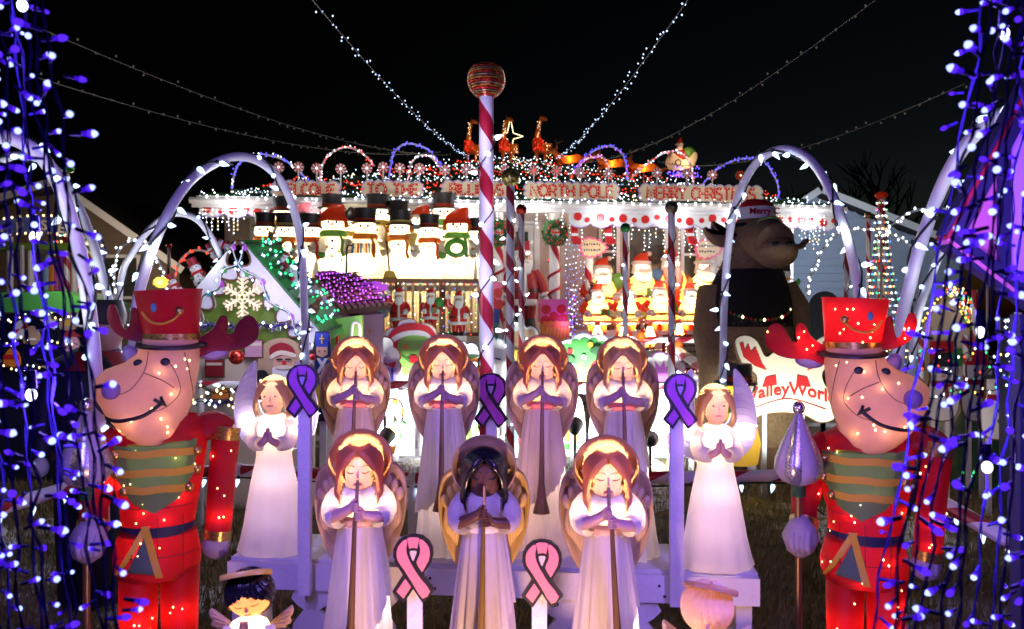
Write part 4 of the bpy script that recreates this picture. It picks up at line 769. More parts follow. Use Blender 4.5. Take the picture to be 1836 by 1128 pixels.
# ================================================================== NEIGHBOURS
def siding_gable(name, label, pts, Y, mat, roofpts, n, rz=0):
    """gable wall as lapped boards"""
    w = [P(x, y, Y) for x, y in pts]; o = root(name, label, 'house', (w[0].x, Y, 0)); zs = sorted(q.z for q in w); z0, z1 = 0, max(zs); out = [(q.x-w[0].x, q.z) for q in w]
    m = MB(); m.prism(out, .05, 6, mat); ob('wall', m, o)
    def span(z):
        xs = []
        for i in range(len(out)):
            (x0, a), (x1, c) = out[i], out[(i+1) % len(out)]
            if (a-z)*(c-z) < 0: xs.append(x0+(x1-x0)*(z-a)/(c-a))
        return (min(xs), max(xs)) if len(xs) > 1 else None
    h = (z1-z0)/n
    for i in range(n):
        s = span(z0+h*(i+.5))
        if not s: continue
        s2_ = span(z0+h*(i+.95)) or s; b = MB(); zb, zt = z0+h*i, z0+h*(i+1)
        b.add([(s[0], -.03, zb), (s[1], -.03, zb), (s2_[1], .0, zt), (s2_[0], .0, zt), (s[0], .05, zb), (s[1], .05, zb), (s2_[1], .05, zt), (s2_[0], .05, zt)], [(0, 1, 2, 3), (0, 4, 5, 1), (3, 2, 6, 7), (0, 3, 7, 4), (1, 5, 6, 2)], mat); ob('siding_plank', b, o)
    for i, (a, c) in enumerate(roofpts):
        p, q = P(*a, Y), P(*c, Y); b = MB(); d = (q-p).normalized(); nrm = V((-d.z, 0, d.x)); nrm = nrm if nrm.z > 0 else -nrm
        o0 = V((w[0].x, Y, 0)); vs = []
        for k in (p, q):
            for yy in (-.35, 6.2): vs += [k-o0+V((0, yy, 0)), k-o0+nrm*.16+V((0, yy, 0))]
        b.add(vs, [(0, 1, 3, 2), (4, 6, 7, 5), (0, 4, 5, 1), (2, 3, 7, 6), (1, 5, 7, 3), (0, 2, 6, 4)], 'roof_shingle'); rf = ob('roof', b, o); b = MB()
        b.add([vs[0]+V((0, -.03, 0)), vs[1]+V((0, -.03, 0)), vs[5]+V((0, -.03, 0)), vs[4]+V((0, -.03, 0)), vs[0], vs[1], vs[5], vs[4]], [(3, 2, 1, 0), (0, 1, 5, 4), (1, 2, 6, 5), (2, 3, 7, 6), (3, 0, 4, 7)], 'white'); ob('rake_board', b, rf)
    return o
nl = siding_gable('neighbour_house', 'dim brown house with white roof edges beyond the drink stall', [(-220, 740), (-220, 440), (112, 338), (322, 484), (322, 740)], 18, 'brown_siding', [((-230, 441), (113, 336)), ((112, 336), (336, 492))], 26)
q = P(222, 497, 18); q0 = nl.location; b = MB(); b.box((q.x-q0.x, -.10, q.z), (.85, .05, 1.0), 'white'); fr = ob('window', b, nl); b = MB(); b.box((q.x-q0.x, -.14, q.z), (.7, .03, .85), 'window_dark'); ob('pane', b, fr)
nr = siding_gable('neighbour_house', 'pale blue-grey clapboard house to the right of the lit house', [(1385, 760), (1385, 402), (1462, 352), (1720, 455), (1720, 760)], 19, 'grey_siding', [((1375, 408), (1463, 350)), ((1462, 350), (1740, 461))], 24)
lamp(P(1500, 420, 15.5), (.72, .82, 1), 240, None, .3)
lamp(P(215, 420, 15.5), (1, .8, .6), 110, None, .3)
for i, (x, y0, hgt, Y) in enumerate(((1560, 345, 5.5, 26), (1420, 345, 5, 30))):
    rr = random.Random(i+3); q = P(x, 560, Y); o = root('bare_tree', ('bare dark tree behind the blue-grey house', 'bare dark tree behind the right end of the lit roof')[i], 'tree', (q.x, Y, 0)); tr = MB(); cr = MB()
    def br(m, p, d, L, r, k):
        e = p+d*L; mid = p.lerp(e, .5)+V((rr.uniform(-.1, .1),)*3)*L*.3; m.tube([p, mid, e], [r, r*.85, r*.65], 'bark', 5)
        if k > 0:
            for _ in range(3 if k > 1 else 4): br(cr, p.lerp(e, rr.uniform(.55, 1)), (d+V((rr.uniform(-.8, .8), rr.uniform(-.6, .6), rr.uniform(-.2, .6)))).normalized(), L*rr.uniform(.55, .8), r*.55, k-1)
    br(tr, V((0, 0, 0)), V((0, 0, 1)), hgt*.55, .2, 4); ob('trunk', tr, o); ob('crown', cr, o)
emit('snow_face', (1, .80, .66), .9)
# ================================================================== THE YARD
def rel(o): return lambda x, y, Y: P(x, y, Y)-o.location
def flat(mb, o, pts, Y, th, mat, bev=0, k=0):
    """board cut to an outline given where the photograph shows it, standing at distance Y"""
    q = [P(x, y, Y)-o.location for x, y in pts]; yy = Y-o.location.y
    mb.prism(s2([(p.x, p.z) for p in q], k) if k else [(p.x, p.z) for p in q], yy-th/2, yy+th/2, mat, (0, 0, 0), bev); return mb
# ---- cottage with green roof
GY = 6.5; o = root('festive_cottage', 'small green-gabled cottage with white scalloped eaves and a lit snowflake', 'cottage', P(450, 850, GY)*1); o.location.z = 0; r_ = rel(o); cot = o
b = MB(); flat(b, o, [(335, 640), (335, 568), (429, 452), (572, 612), (572, 640)], GY+.06, .08, 'moss'); ob('gable', b, o)
b = MB(); flat(b, o, [(340, 640), (566, 640), (562, 910), (350, 910)], GY+.08, .08, 'cream'); ob('front_wall', b, o)
ap, le, re_ = r_(430, 436, GY), r_(322, 566, GY), r_(582, 614, GY)
bk = V((.02, .85, .08)); 
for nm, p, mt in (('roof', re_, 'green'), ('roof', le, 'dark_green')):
    d = (p-ap).normalized(); nr_ = V((-d.z, 0, d.x)); nr_ = nr_ if nr_.z > 0 else -nr_; m = MB(); v = [ap, p, p+bk, ap+bk]; m.add([q+nr_*.0 for q in v]+[q+nr_*.04 for q in v], [(0, 1, 2, 3), (7, 6, 5, 4), (0, 4, 5, 1), (1, 5, 6, 2), (2, 6, 7, 3), (3, 7, 4, 0)], mt); rf = ob(nm, m, o)
    e = MB(); n = 9
    for i in range(n): a = ap.lerp(p, (i+.5)/n)+nr_*.05; e.tube([a, a+bk], .012, 'dark_green', 4)
    ob('roof_batten', e, rf)
    if p is re_:
        for i in range(8):
            a = ap.lerp(p, .06+.9*i/8)+nr_*.075; w = MB(); w.tube([a, a+bk], .006, 'cable', 4); l = one('light_string', w, f'green light string on cottage roof, {["at the ridge","second below the ridge","third below the ridge","fourth below the ridge","fourth above the eave","third above the eave","second above the eave","at the eave"][i]}', 'light string', o.location, 0, 'green light strings on the cottage roof'); rr = random.Random(i)
            q = MB(); dots(q, [a+bk*t+V((rr.uniform(-.03, .03), 0, rr.uniform(-.02, .04))) for t in [rr.random() for _ in range(15)]], .012, ['bulb_green', 'bulb_green', 'bulb_cool']); tag(ob('bulbs', q, l), kind='stuff')
        for t in (.25, .7): lamp(o.location+ap.lerp(p, t)+nr_*.35+bk*.4, (.12, 1, .5), 1.2, None, .1)
for sgn, p, n, l in ((1, re_, 7, 'white scalloped eave board on the right side of the cottage gable'), (-1, le, 5, 'left')):
    d = (p-ap); L = d.length; d.normalize(); down = V((d.z, 0, -d.x)) if d.x > 0 else V((-d.z, 0, d.x)); pts = []
    if down.z > 0: down = -down
    pts = [(ap+down*-.03), (p+down*-.03)]; sc = L/n
    for i in range(n-1, -1, -1):
        for t in range(0, 7): pts.append(ap+d*(sc*(i+1-t/6))+down*(.085+.095*math.sin(PI*t/6)**.8))
    ol = [(q.x, q.z) for q in pts]; m = MB(); m.prism(ol, -.03, .03, 'white_wood'); bb = ob('eave_board', m, o); m = MB(); m.tube([V((a_, -.032, c_)) for a_, c_ in ol[1:]+ol[:1]], .010, 'brown', 5); ob('edge', m, bb)
    w = MB(); cv = smooth([ap+d*L*i/6+down*(.06+.06*(i % 2))+V((0, -.045, 0)) for i in range(7)], 6); w.tube(cv, .006, 'dark_green', 5); lv = MB()
    for i, q in enumerate(resample(cv, .13)): a = i*1.9; lv.prism(s2([(0, 0), (.02, .022), (0, .06), (-.02, .022)], 3), -.004, .004, ('purple', 'teal', 'green')[i % 3], q+V((.012*math.cos(a), -.004, -.03)))
    ob('painted_vine', w, bb); ob('painted_lights', lv, bb)
    q = MB(); rr = random.Random(7); dots(q, [p_+V((rr.uniform(-.03, .03), -.03, rr.uniform(-.05, .02))) for p_ in resample(cv, .085)], .012, 'bulb_cool'); wl = MB(); wl.tube([p_+V((0, -.02, .01)) for p_ in cv], .004, 'white', 4); l_ = one('light_string', wl, f'cool white string along the {"right" if sgn > 0 else "left"} cottage eave board', 'light string', o.location, 0, 'light strings on the cottage eaves'); tag(ob('bulbs', q, l_), kind='stuff')
lamp(P(430, 500, 5.9), (.72, .68, 1), 13, None, .12); lamp(P(520, 570, 5.9), (.75, .7, 1), 9, None, .12)
# snowflake
c = P(435, 533, GY-.1); o = root('snowflake_light', 'lit white snowflake on the green cottage gable', 'snowflake', c); g = S(1, GY); fr = MB()
for i in range(6):
    a = PI/2+PI/3*i; d = V((math.cos(a), 0, math.sin(a))); n_ = V((-d.z, 0, d.x)); fr.tube([d*4*g, d*35*g], 2.1*g, 'snow_face', 6)
    for t, L in ((14, 8), (22, 10), (29, 8)):
        for s in (-1, 1): fr.tube([d*t*g, d*(t+L*.7)*g+n_*s*L*g], 1.9*g, 'snow_face', 6)
    for s in (-1, 1): fr.tube([d*12*g, d*4*g*0+V((math.cos(a+s*PI/3), 0, math.sin(a+s*PI/3)))*12*g*.5+d*6*g], 1.6*g, 'snow_face', 5)
ob('frame', fr, o); q = MB(); dots(q, [V((math.cos(PI/2+PI/3*i), 0, math.sin(PI/2+PI/3*i)))*t*g+V((0, -.02, 0)) for i in range(6) for t in (5, 12, 18, 24, 30)], .009, 'bulb_warm'); tag(ob('bulbs', q, o), kind='stuff')
# tinsel and painted figures on the cottage front
for y0, l in ((585, 'silver and blue tinsel garland below the green gable'), (722, 'silver and blue tinsel garland low on the cottage front')):
    b = MB(); rr = random.Random(y0)
    pts = [P(352+205*i/40, y0+3*math.sin(i), GY-.05) for i in range(41)]
    for p in pts:
        for _ in range(16): d = V((rr.gauss(0, 1), rr.gauss(-.3, .6), rr.gauss(0, 1))).normalized()*.055; t = V((rr.uniform(-1, 1), 0, rr.uniform(-1, 1)))*.004; q = p+V((rr.uniform(-.012, .012), 0, 0)); b.add([q-t, q+t, q+d], [(0, 1, 2)], rr.choice(['tinsel_silver', 'tinsel_blue']))
    b.tube(pts, .012, 'tinsel_blue', 5); g_ = one('tinsel_garland', b, l, 'garland', group='tinsel garlands on the cottage'); q = MB(); dots(q, [p+V((rr.uniform(-.04, .04), -.05, rr.uniform(-.02, .03))) for p in pts[::4]], .012, ['bulb_warm', 'bulb_white']); tag(ob('bulbs', q, g_), kind='stuff')
def cut(px, py, w, h, Y, label, layers, cat='cutout', group=None, stake=True, rz=0, base='white_wood', edge='black', out=None):
    """board cut-out: outline board, a proud edge, then proud painted shapes; pixel offsets from its middle"""
    g = S(1, Y); c = P(px, py, Y); o = root('cutout_board', label, cat, (c.x, Y, 0), rz, group); z = c.z; out = out or cloud(w, h, 9, .14, 5, int(px))
    ol = [(x*g, z+y*g) for x, y in out]; m = MB(); m.prism(ol, -.012, .012, base); ob('board', m, o)
    if edge: m = MB(); m.prism(offset(ol, .011), -.004, .010, edge); ob('edge', m, o)
    for i, (nm, mt, pts) in enumerate(layers): m = MB(); m.prism([(x*g, z+y*g) for x, y in pts], -.0155-.0035*i, -.0122-.0035*i, mt); ob(nm, m, o)
    if stake:
        m = MB(); bz = min(y for x, y in ol)
        for s in (-.22, .22): m.box((s*w*g, .03, (bz+.1)/2), (.035, .03, bz+.14), 'white_wood')
        ob('stake', m, o)
    return o
ci = lambda r, x=0, y=0, sx=1, sz=1: circle(r, 18, (x, y), sx, sz)
cut(505, 650, 0, 0, GY-.02, 'faded santa head painted on the cottage front', [('face', 'skin', ci(17, 5, -2, 1.1, 1.2)), ('cap', 'dark_red', s2([(-16, 8), (-20, 26), (0, 36), (20, 28), (26, 10), (8, 14)], 4)), ('brim', 'cream', s2([(-18, 6), (0, 14), (25, 9), (25, 16), (0, 22), (-18, 14)], 3)), ('beard', 'white', s2([(-14, -8), (5, -12), (26, -6), (22, -30), (6, -40), (-12, -28)], 4)), ('nose', 'red', ci(4, 6, 0)), ('eyes', 'black', ci(2, -2, 6, 3.2, .8)), ('eyes', 'black', ci(2, 14, 6, 3.2, .8)), ('moustache', 'cream', s2([(-10, -8), (6, -4), (22, -8), (6, -12)], 3))], stake=False, edge=None, base='tan', out=s2([(-34, -46), (-42, 0), (-30, 34), (4, 44), (34, 30), (42, -8), (30, -48)], 4))
cut(468, 690, 0, 0, GY-.10, 'dark penguin painted low on the cottage front', [('belly', 'cream', ci(9, 3, -3, .8, 1.2)), ('beak', 'orange', [(4, 12), (14, 10), (4, 7)])], stake=False, edge=None, base='black', out=s2([(-14, -24), (-20, 0), (-10, 22), (6, 26), (16, 10), (16, -24)], 4))
b = MB(); b.ell((0, 0, 0), S(14, GY-.3), 'ball_red', 16, 10); o = one('red_ornament', b, 'large shiny red bauble hanging on the cottage front', 'ornament', P(424, 640, GY-.3)); q = MB(); q.tube([(0, 0, .05), (0, 0, .09)], .014, 'gold', 8); q.tube([(0, 0, .09), (0, .2, .22)], .004, 'black', 4); ob('cap', q, o)
for x, y, mts, l in ((385, 660, 'dark_red', 'faded stocking shape on the cottage front'), (395, 700, 'orange', 'orange present shape low on the cottage front'), (455, 625, 'mauve', 'faded gingerbread shape beneath the tinsel')):
    cut(x, y, 0, 0, GY-.03, l, [('trim', 'cream', [(-14, 5), (14, 5), (14, 10), (-14, 10)])], stake=False, edge='brown', base=mts, out=[(-15, -15), (15, -15), (15, 14), (-15, 14)])
# climbing figures on the cottage roof
def small_fig(kind, px, py, hpx, Y, label, tilt=0.0, rz=0, group='figures climbing on the cottage roof'):
    p = P(px, py, Y); h = S(hpx, Y); nm = {'snow': 'snowman_figure', 'santa': 'santa_figure', 'deer': 'reindeer_figure', 'bear': 'polar_bear_figure'}[kind]; o = root(nm, label, nm.split('_')[0] if kind != 'bear' else 'polar bear', p, rz, group, h); o.rotation_euler = (0, tilt, rz); m = MB()
    if kind == 'snow':
        m.loft([(0, 0, 0, .2, .17), (0, 0, .15, .26, .22), (0, 0, .35, .22, .2), (0, 0, .46, .14, .13), (0, 0, .6, .19, .18), (0, 0, .75, .12, .12)], 'white', 14); ob('body', m, o); m = MB(); m.torus((0, 0, .46), .17, .045, 'red', 14, 6, 'z'); m.tube([(.1, -.16, .45), (.14, -.2, .25)], .05, 'red', 6, flat=.5); ob('scarf', m, o); m = MB(); m.loft([(0, 0, .70, .22, .2), (0, 0, .73, .22, .2), (0, 0, .74, .15, .14), (0, 0, .95, .16, .15)], 'dark_green' if px % 2 else 'dark_red', 12); ob('hat', m, o); m = MB(); [m.ell((s*.07, -.16, .63), .022, 'black', 6, 5) for s in (-1, 1)]; m.tube([(0, -.18, .58), (0, -.26, .56)], [.025, .008], 'orange', 5); [m.ell((0, -.24+.02*abs(i-1), .2+.12*i), .022, 'black', 6, 5) for i in range(2)]; ob('face', m, o); m = MB(); m.ell((.2, -.12, .34), .07, 'dark_red', 7, 6); m.ell((-.2, -.12, .34), .07, 'dark_green', 7, 6); ob('mittens', m, o)
    if kind == 'bear':
        m.ell((0, 0, .32), (.34, .26, .30), 'white', 14, 9); m.ell((-.05, -.22, .62), (.2, .19, .18), 'white', 12, 8); [m.ell((-.05+s*.14, -.18, .78), .06, 'white', 7, 6) for s in (-1, 1)]; [m.tube([(s*.22, -.1, .25), (s*.3, -.2, .05)], [.11, .09], 'white', 8) for s in (-1, 1)]; ob('body', m, o); m = MB(); m.ell((-.05, -.41, .60), .045, 'black', 7, 5); [m.ell((-.05+s*.08, -.37, .68), .025, 'black', 6, 5) for s in (-1, 1)]; ob('face', m, o); m = MB(); m.ell((.04, -.28, .40), .10, 'red', 9, 7); ob('ornament', m, o)
    if kind == 'deer':
        m.loft([(0, 0, 0, .17, .14), (0, 0, .25, .18, .15), (0, 0, .42, .10, .10)], 'brown', 12); m.tube([(0, 0, .4), (.05, -.06, .62), (.10, -.22, .66)], [.09, .11, .05], 'brown', 9); [m.tube([(s*.13, -.02, .3), (s*.2, -.15, .1)], [.05, .04], 'brown', 6) for s in (-1, 1)]; ob('body', m, o); m = MB()
        for s in (-1, 1): m.tube([(.03+s*.06, 0, .7), (.03+s*.20, 0, .85), (.03+s*.16, 0, 1)], [.03, .025, .012], 'tan', 5); m.tube([(.03+s*.18, 0, .83), (.03+s*.3, 0, .92)], [.02, .01], 'tan', 5)
        ob('antlers', m, o); m = MB(); m.ell((.12, -.26, .66), .035, 'red', 7, 5); ob('nose', m, o)
    return o
GR = GY+.35
small_fig('snow', 418, 448, 40, GR-.2, 'snowman lying against the cottage roof peak', -1.1, .2); small_fig('deer', 483, 448, 46, GR+.3, 'brown reindeer peeking over the cottage ridge', .1, -.3)
santa(P(497, 498, GR), S(52, GR), -.4, 'small santa climbing the green cottage roof', ('gift',), '', 0, 'dark_red', 'figures climbing on the cottage roof').rotation_euler = (0, .45, -.4)
small_fig('bear', 523, 516, 44, GR, 'white polar bear with a red bauble on the cottage roof', .3, -.2); small_fig('snow', 540, 500, 30, GR+.2, 'little snowman above the polar bear', .2, -.2); small_fig('deer', 560, 562, 50, GR-.15, 'brown reindeer low on the cottage roof', .5, -.3); small_fig('bear', 536, 548, 24, GR-.2, 'small white bear near the cottage eave', .4, -.2)
small_fig('snow', 366, 512, 56, GR-.2, 'snowman with a red heart on the far slope of the cottage', -.45, .2); small_fig('snow', 388, 462, 30, GR, 'tiny snowman near the top of the far cottage slope', -.6, .2); small_fig('snow', 322, 530, 44, GR-.25, 'snowman with a red scarf at the foot of the far cottage slope', -.5, .2)
b = MB(); b.prism(cloud(S(26, 6.4), S(20, 6.4), 8, .2, 5, 2), -.02, .02, 'mold_yellow'); o = one('yellow_flower', b, 'glowing yellow flower shape behind the red soldier hat', 'ornament', P(288, 506, 6.4)); lamp((0, .0, 0), (1, .7, .25), .8, o, .01); q = MB(); q.tube([(0, 0, -.05), (0, 0, -1.8)], .012, 'green', 5); ob('stem', q, o)
# side wall of the cottage with green panels and letters
o = root('letter_board', 'green board with white outlines beside the cottage', 'cutout', P(612, 850, 7.1)); o.location.z = 0; b = MB(); flat(b, o, [(572, 690), (576, 575), (650, 565), (650, 690)], 7.1, .06, 'lime'); ob('board', b, o)
for i, x in enumerate((598, 638)):
    m = MB(); m.tube(smooth([P(x-6, 650, 7.04)-o.location, P(x-7, 590, 7.04)-o.location, P(x, 578, 7.04)-o.location, P(x+7, 590, 7.04)-o.location, P(x+5, 640, 7.04)-o.location], 5), .012, ('red', 'white', 'white')[i], 6); ob('outline', m, o)
m = MB(); m.box((P(590, 0, 7.1).x-o.location.x, .05, .48), (.05, .05, .95), 'white_wood'); ob('stake', m, o)
o = root('toy_soldier_board', 'blue toy soldier cutout holding a candy staff', 'cutout', (P(578, 700, 6.0).x, 6.0, 0)); g = S(1, 6.0); Z = lambda y: P(0, y, 6.0).z
X = lambda x: (x-578)*g
def pr(nm, pts, mt, k): m = MB(); m.prism([(X(x), Z(y)) for x, y in pts], -.012-.003*k, -.009-.003*k if k else .012, mt); ob(nm, m, o)
pr('board', [(558, 755), (558, 650), (566, 594), (590, 594), (598, 650), (596, 755)], 'navy', 0); pr('hat', [(567, 622), (566, 597), (590, 597), (589, 622)], 'blue', 1); pr('face', [(568, 636), (568, 622), (588, 622), (588, 636), (578, 641)], 'skin', 1); pr('coat', [(562, 680), (566, 642), (590, 642), (595, 680)], 'blue', 1); pr('sash', [(568, 642), (574, 642), (590, 668), (585, 670)], 'white', 2); pr('sash', [(583, 642), (589, 642), (573, 670), (568, 668)], 'white', 3); pr('epaulette', [(562, 642), (568, 640), (568, 646), (562, 648)], 'gold', 2); pr('epaulette', [(589, 640), (595, 642), (595, 648), (589, 646)], 'gold', 2); pr('trousers', [(566, 690), (566, 730), (577, 730), (578, 700), (580, 730), (591, 730), (591, 690)], 'yellow', 1); pr('boots', [(563, 755), (565, 730), (592, 730), (594, 755)], 'black', 2); pr('cross', [(577, 600), (579, 600), (579, 616), (577, 616)], 'yellow', 2); pr('cross', [(573, 606), (583, 606), (583, 608), (573, 608)], 'yellow', 3); pr('eyes', [(572, 628), (574, 628), (574, 631), (572, 631)], 'black', 2); pr('eyes', [(582, 628), (584, 628), (584, 631), (582, 631)], 'black', 2); pr('belt', [(563, 672), (595, 672), (595, 677), (563, 677)], 'yellow', 4)
m = candy_pole((X(562), -.03, Z(740)), (X(562), -.03, Z(645)), .014, .1, None, n=8); ob('staff', m, o); m = MB(); m.ell((X(562), -.03, Z(640)), .025, 'red', 9, 6); ob('staff_knob', m, o); m = MB(); m.box((0, .03, .4), (.05, .03, .8), 'white_wood'); ob('stake', m, o)
# purple hut
HY = 8.0; o = root('purple_hut', 'small purple hut with rows of purple lights on its slanted roof', 'hut', (P(650, 700, HY).x, HY, 0)); r_ = rel(o); b = MB(); f0, f1, f2, f3 = r_(630, 849, HY), r_(687, 849, HY), r_(687, 562, HY), r_(630, 568, HY); d = V((-.55, 1.3, 0))
b.add([f0, f1, f2, f3, f0+d, f1+d, f2+d+V((0, 0, .12)), f3+d+V((0, 0, .12))], [(0, 1, 2, 3)], 'mauve'); b.add([f0, f1, f2, f3, f0+d, f1+d, f2+d+V((0, 0, .12)), f3+d+V((0, 0, .12))], [(4, 0, 3, 7), (1, 5, 6, 2), (5, 4, 7, 6)], 'purple'); ob('wall', b, o)
a0, a1, a2, a3 = r_(622, 565, HY)+V((-.05, -.1, 0)), r_(692, 556, HY)+V((.05, -.1, 0)), r_(622, 520, HY)+V((-.02, 1.5, .18)), r_(548, 520, HY)+V((-.1, 1.5, .18))
a2 = a1+d*1.1+V((0, 0, .38)); a3 = a0+d*1.1+V((0, 0, .38)); b = MB(); b.add([a0, a1, a2, a3]+[q+V((0, 0, .05)) for q in (a0, a1, a2, a3)], [(3, 2, 1, 0), (4, 5, 6, 7), (0, 1, 5, 4), (1, 2, 6, 5), (2, 3, 7, 6), (3, 0, 4, 7)], 'wood'); rf = ob('roof', b, o)
pm = MB(); [pm.tube([a0.lerp(a1, (i+.5)/8)+V((0, 0, .06)), a3.lerp(a2, (i+.5)/8)+V((0, 0, .06))], .022, 'pale_wood', 5) for i in range(8)]; ob('roof_slat', pm, rf)
for i in range(7):
    p, q = a0.lerp(a3, (i+.3)/7)+V((0, 0, .10)), a1.lerp(a2, (i+.3)/7)+V((0, 0, .10)); m = MB(); m.tube([p, q], .006, 'cable', 4); l = one('light_string', m, f'purple light string across the hut roof, {["lowest","second from the bottom","third from the bottom","middle","third from the top","second from the top","topmost"][i]} row', 'light string', o.location, 0, 'purple light strings on the hut roof'); e = MB(); rr = random.Random(i); dots(e, [p.lerp(q, t/13)+V((0, rr.uniform(-.04, .04), rr.uniform(-.01, .03))) for t in range(14)], .0095, 'bulb_purple'); tag(ob('bulbs', e, l), kind='stuff')
b = MB(); b.prism(cloud(.34, .13, 7, .2, 5, 1), -.03, .03, 'purple', a3.lerp(a2, .35)+V((0, 0, .06))); b.prism(cloud(.36, .13, 7, .2, 5, 3), -.03, .03, 'purple', a1.lerp(a2, .5)+V((.02, 0, .06))); ob('scalloped_ridge', b, o)
lamp(P(640, 520, HY+.2)+V((0, 0, .25)), (.6, .12, 1), 5, None, .1); lamp(P(655, 600, HY-1.0), (1, .7, .8), 3, None, .1); b = MB(); b.tube([r_(662, 596, HY-.02), r_(662, 588, HY-.02)], [.014, .003], 'orange', 6); ob('flame', b, o)
# ---- row of painted boards, upper row
UY = 8.6
cut(740, 632, 130, 118, UY, 'cloud-edged board painted with a round green bush under a red cap', [('bush', 'lime', cloud(92, 84, 15, .14, 4, 5)), ('cap', 'red', s2([(-52, 0), (-40, 34), (-10, 52), (30, 46), (46, 18), (20, 30), (-20, 28), (-36, -20)], 4)), ('cap_trim', 'white', s2([(-38, 16), (-10, 30), (24, 28), (44, 10), (42, 20), (20, 38), (-14, 38), (-38, 26)], 4)), ('shading', 'green', s2([(-20, -4), (0, -12), (20, -2), (0, -20)], 4)), ('berry', 'red', ci(8, 2, -12)), ('bauble', 'yellow', ci(5, -26, -6)), ('bauble', 'sky_blue', ci(5, 26, 0)), ('bauble', 'orange', ci(5, -12, 10)), ('bauble', 'purple', ci(5, 24, -26)), ('bauble', 'white', ci(4, -22, -28))], edge='orange', group='painted boards in the floodlight')
cut(676, 648, 88, 92, UY-.2, 'white board painted with a green pointed tree and a small striped present', [('tree', 'green', [(-18, 28), (10, -2), (4, -2), (16, -26), (-38, -26)]), ('present', 'lilac', [(2, -38), (36, -38), (36, -12), (2, -12)]), ('bow', 'red', s2([(8, -12), (18, -6), (30, -12), (34, 0), (20, -4), (4, 0)], 3)), ('stripe', 'blue', [(10, -38), (14, -38), (14, -12), (10, -12)]), ('stripe', 'blue', [(26, -38), (30, -38), (30, -12), (26, -12)]), ('ball', 'purple', ci(14, -14, -8))], edge='red', group='painted boards in the floodlight')
cut(832, 650, 76, 76, UY-.2, 'white cloud board with an orange pinecone shape beside the tall pole', [('shape', 'orange', s2([(0, -26), (30, -22), (30, 4), (10, 8), (-6, -6)], 4)), ('leaves', 'dark_green', s2([(-26, -26), (-24, 6), (4, 14), (28, 12), (6, 4), (-14, -10)], 4)), ('stripe', 'sky_blue', s2([(-22, 2), (-12, 12), (6, 14), (-6, 2)], 3))], edge='navy', group='painted boards in the floodlight')
cut(938, 632, 84, 104, UY, 'white cloud board painted with an olive cap and golden bell shape', [('cap', 'tan', cloud(58, 52, 9, .14, 4, 8) if 0 else [(x+2, y+20) for x, y in cloud(58, 46, 9, .14, 4, 8)]), ('bell', 'yellow', s2([(-18, 6), (18, 6), (22, -30), (26, -40), (-24, -40), (-20, -30)], 4)), ('clapper', 'orange', ci(9, 0, -28, .8, 1.2)), ('band', 'brown', [(-18, 4), (18, 4), (18, 9), (-18, 9)]), ('ribbon', 'green', [(-26, -46), (26, -46), (20, -36), (-20, -36)])], edge='navy', group='painted boards in the floodlight')
cut(884, 650, 64, 90, UY-.1, 'white snow-heap board with dark strokes between the two candy poles', [('stroke', 'black', [(-14, 16), (-2, 20), (-2, 23), (-14, 19)]), ('stroke', 'black', [(4, 6), (14, 4), (14, 7), (4, 9)])], edge='sky_blue', group='painted boards in the floodlight')
cut(1052, 650, 124, 110, UY, 'white cloud board painted with a big green wreath, yellow star and red ball', [('wreath', 'green', cloud(108, 94, 17, .12, 4, 4)), ('star', 'yellow', [((26 if i % 2 == 0 else 15)*math.cos(2*PI*i/18)-14, (26 if i % 2 == 0 else 15)*math.sin(2*PI*i/18)-24) for i in range(18)]), ('ball', 'red', ci(20, 24, -14)), ('highlight', 'white', ci(5, 20, -8)), ('bauble', 'red', ci(5, -30, 20)), ('bauble', 'yellow', ci(5, 6, 32)), ('bauble', 'orange', ci(5, 34, 16)), ('bauble', 'white', ci(4, -6, 10)), ('shade', 'dark_green', s2([(-44, -2), (-34, 14), (-20, 4), (-32, -8)], 3)), ('shade', 'dark_green', s2([(4, 22), (18, 30), (28, 20), (14, 14)], 3)), ('bow', 'lilac', s2([(-34, -8), (-28, -4), (-22, -8), (-22, -2), (-34, -2)], 2)), ('berry', 'orange', ci(4, 24, -16))], edge='sky_blue', group='painted boards in the floodlight')
cut(1188, 668, 84, 72, UY-.2, 'white cloud board painted with a purple spiky tuft', [('tuft', 'purple', [((34 if i % 2 == 0 else 18)*math.cos(2*PI*i/26)*1.05-2, (34 if i % 2 == 0 else 18)*math.sin(2*PI*i/26)*.8-4) for i in range(26)])], edge='purple', group='painted boards in the floodlight')
cut(1246, 692, 60, 44, UY-.4, 'small white cloud board behind the right praying angel', [('stroke', 'lilac', s2([(-20, 4), (0, 12), (18, 4), (0, 7)], 3))], edge='purple', group='painted boards in the floodlight')
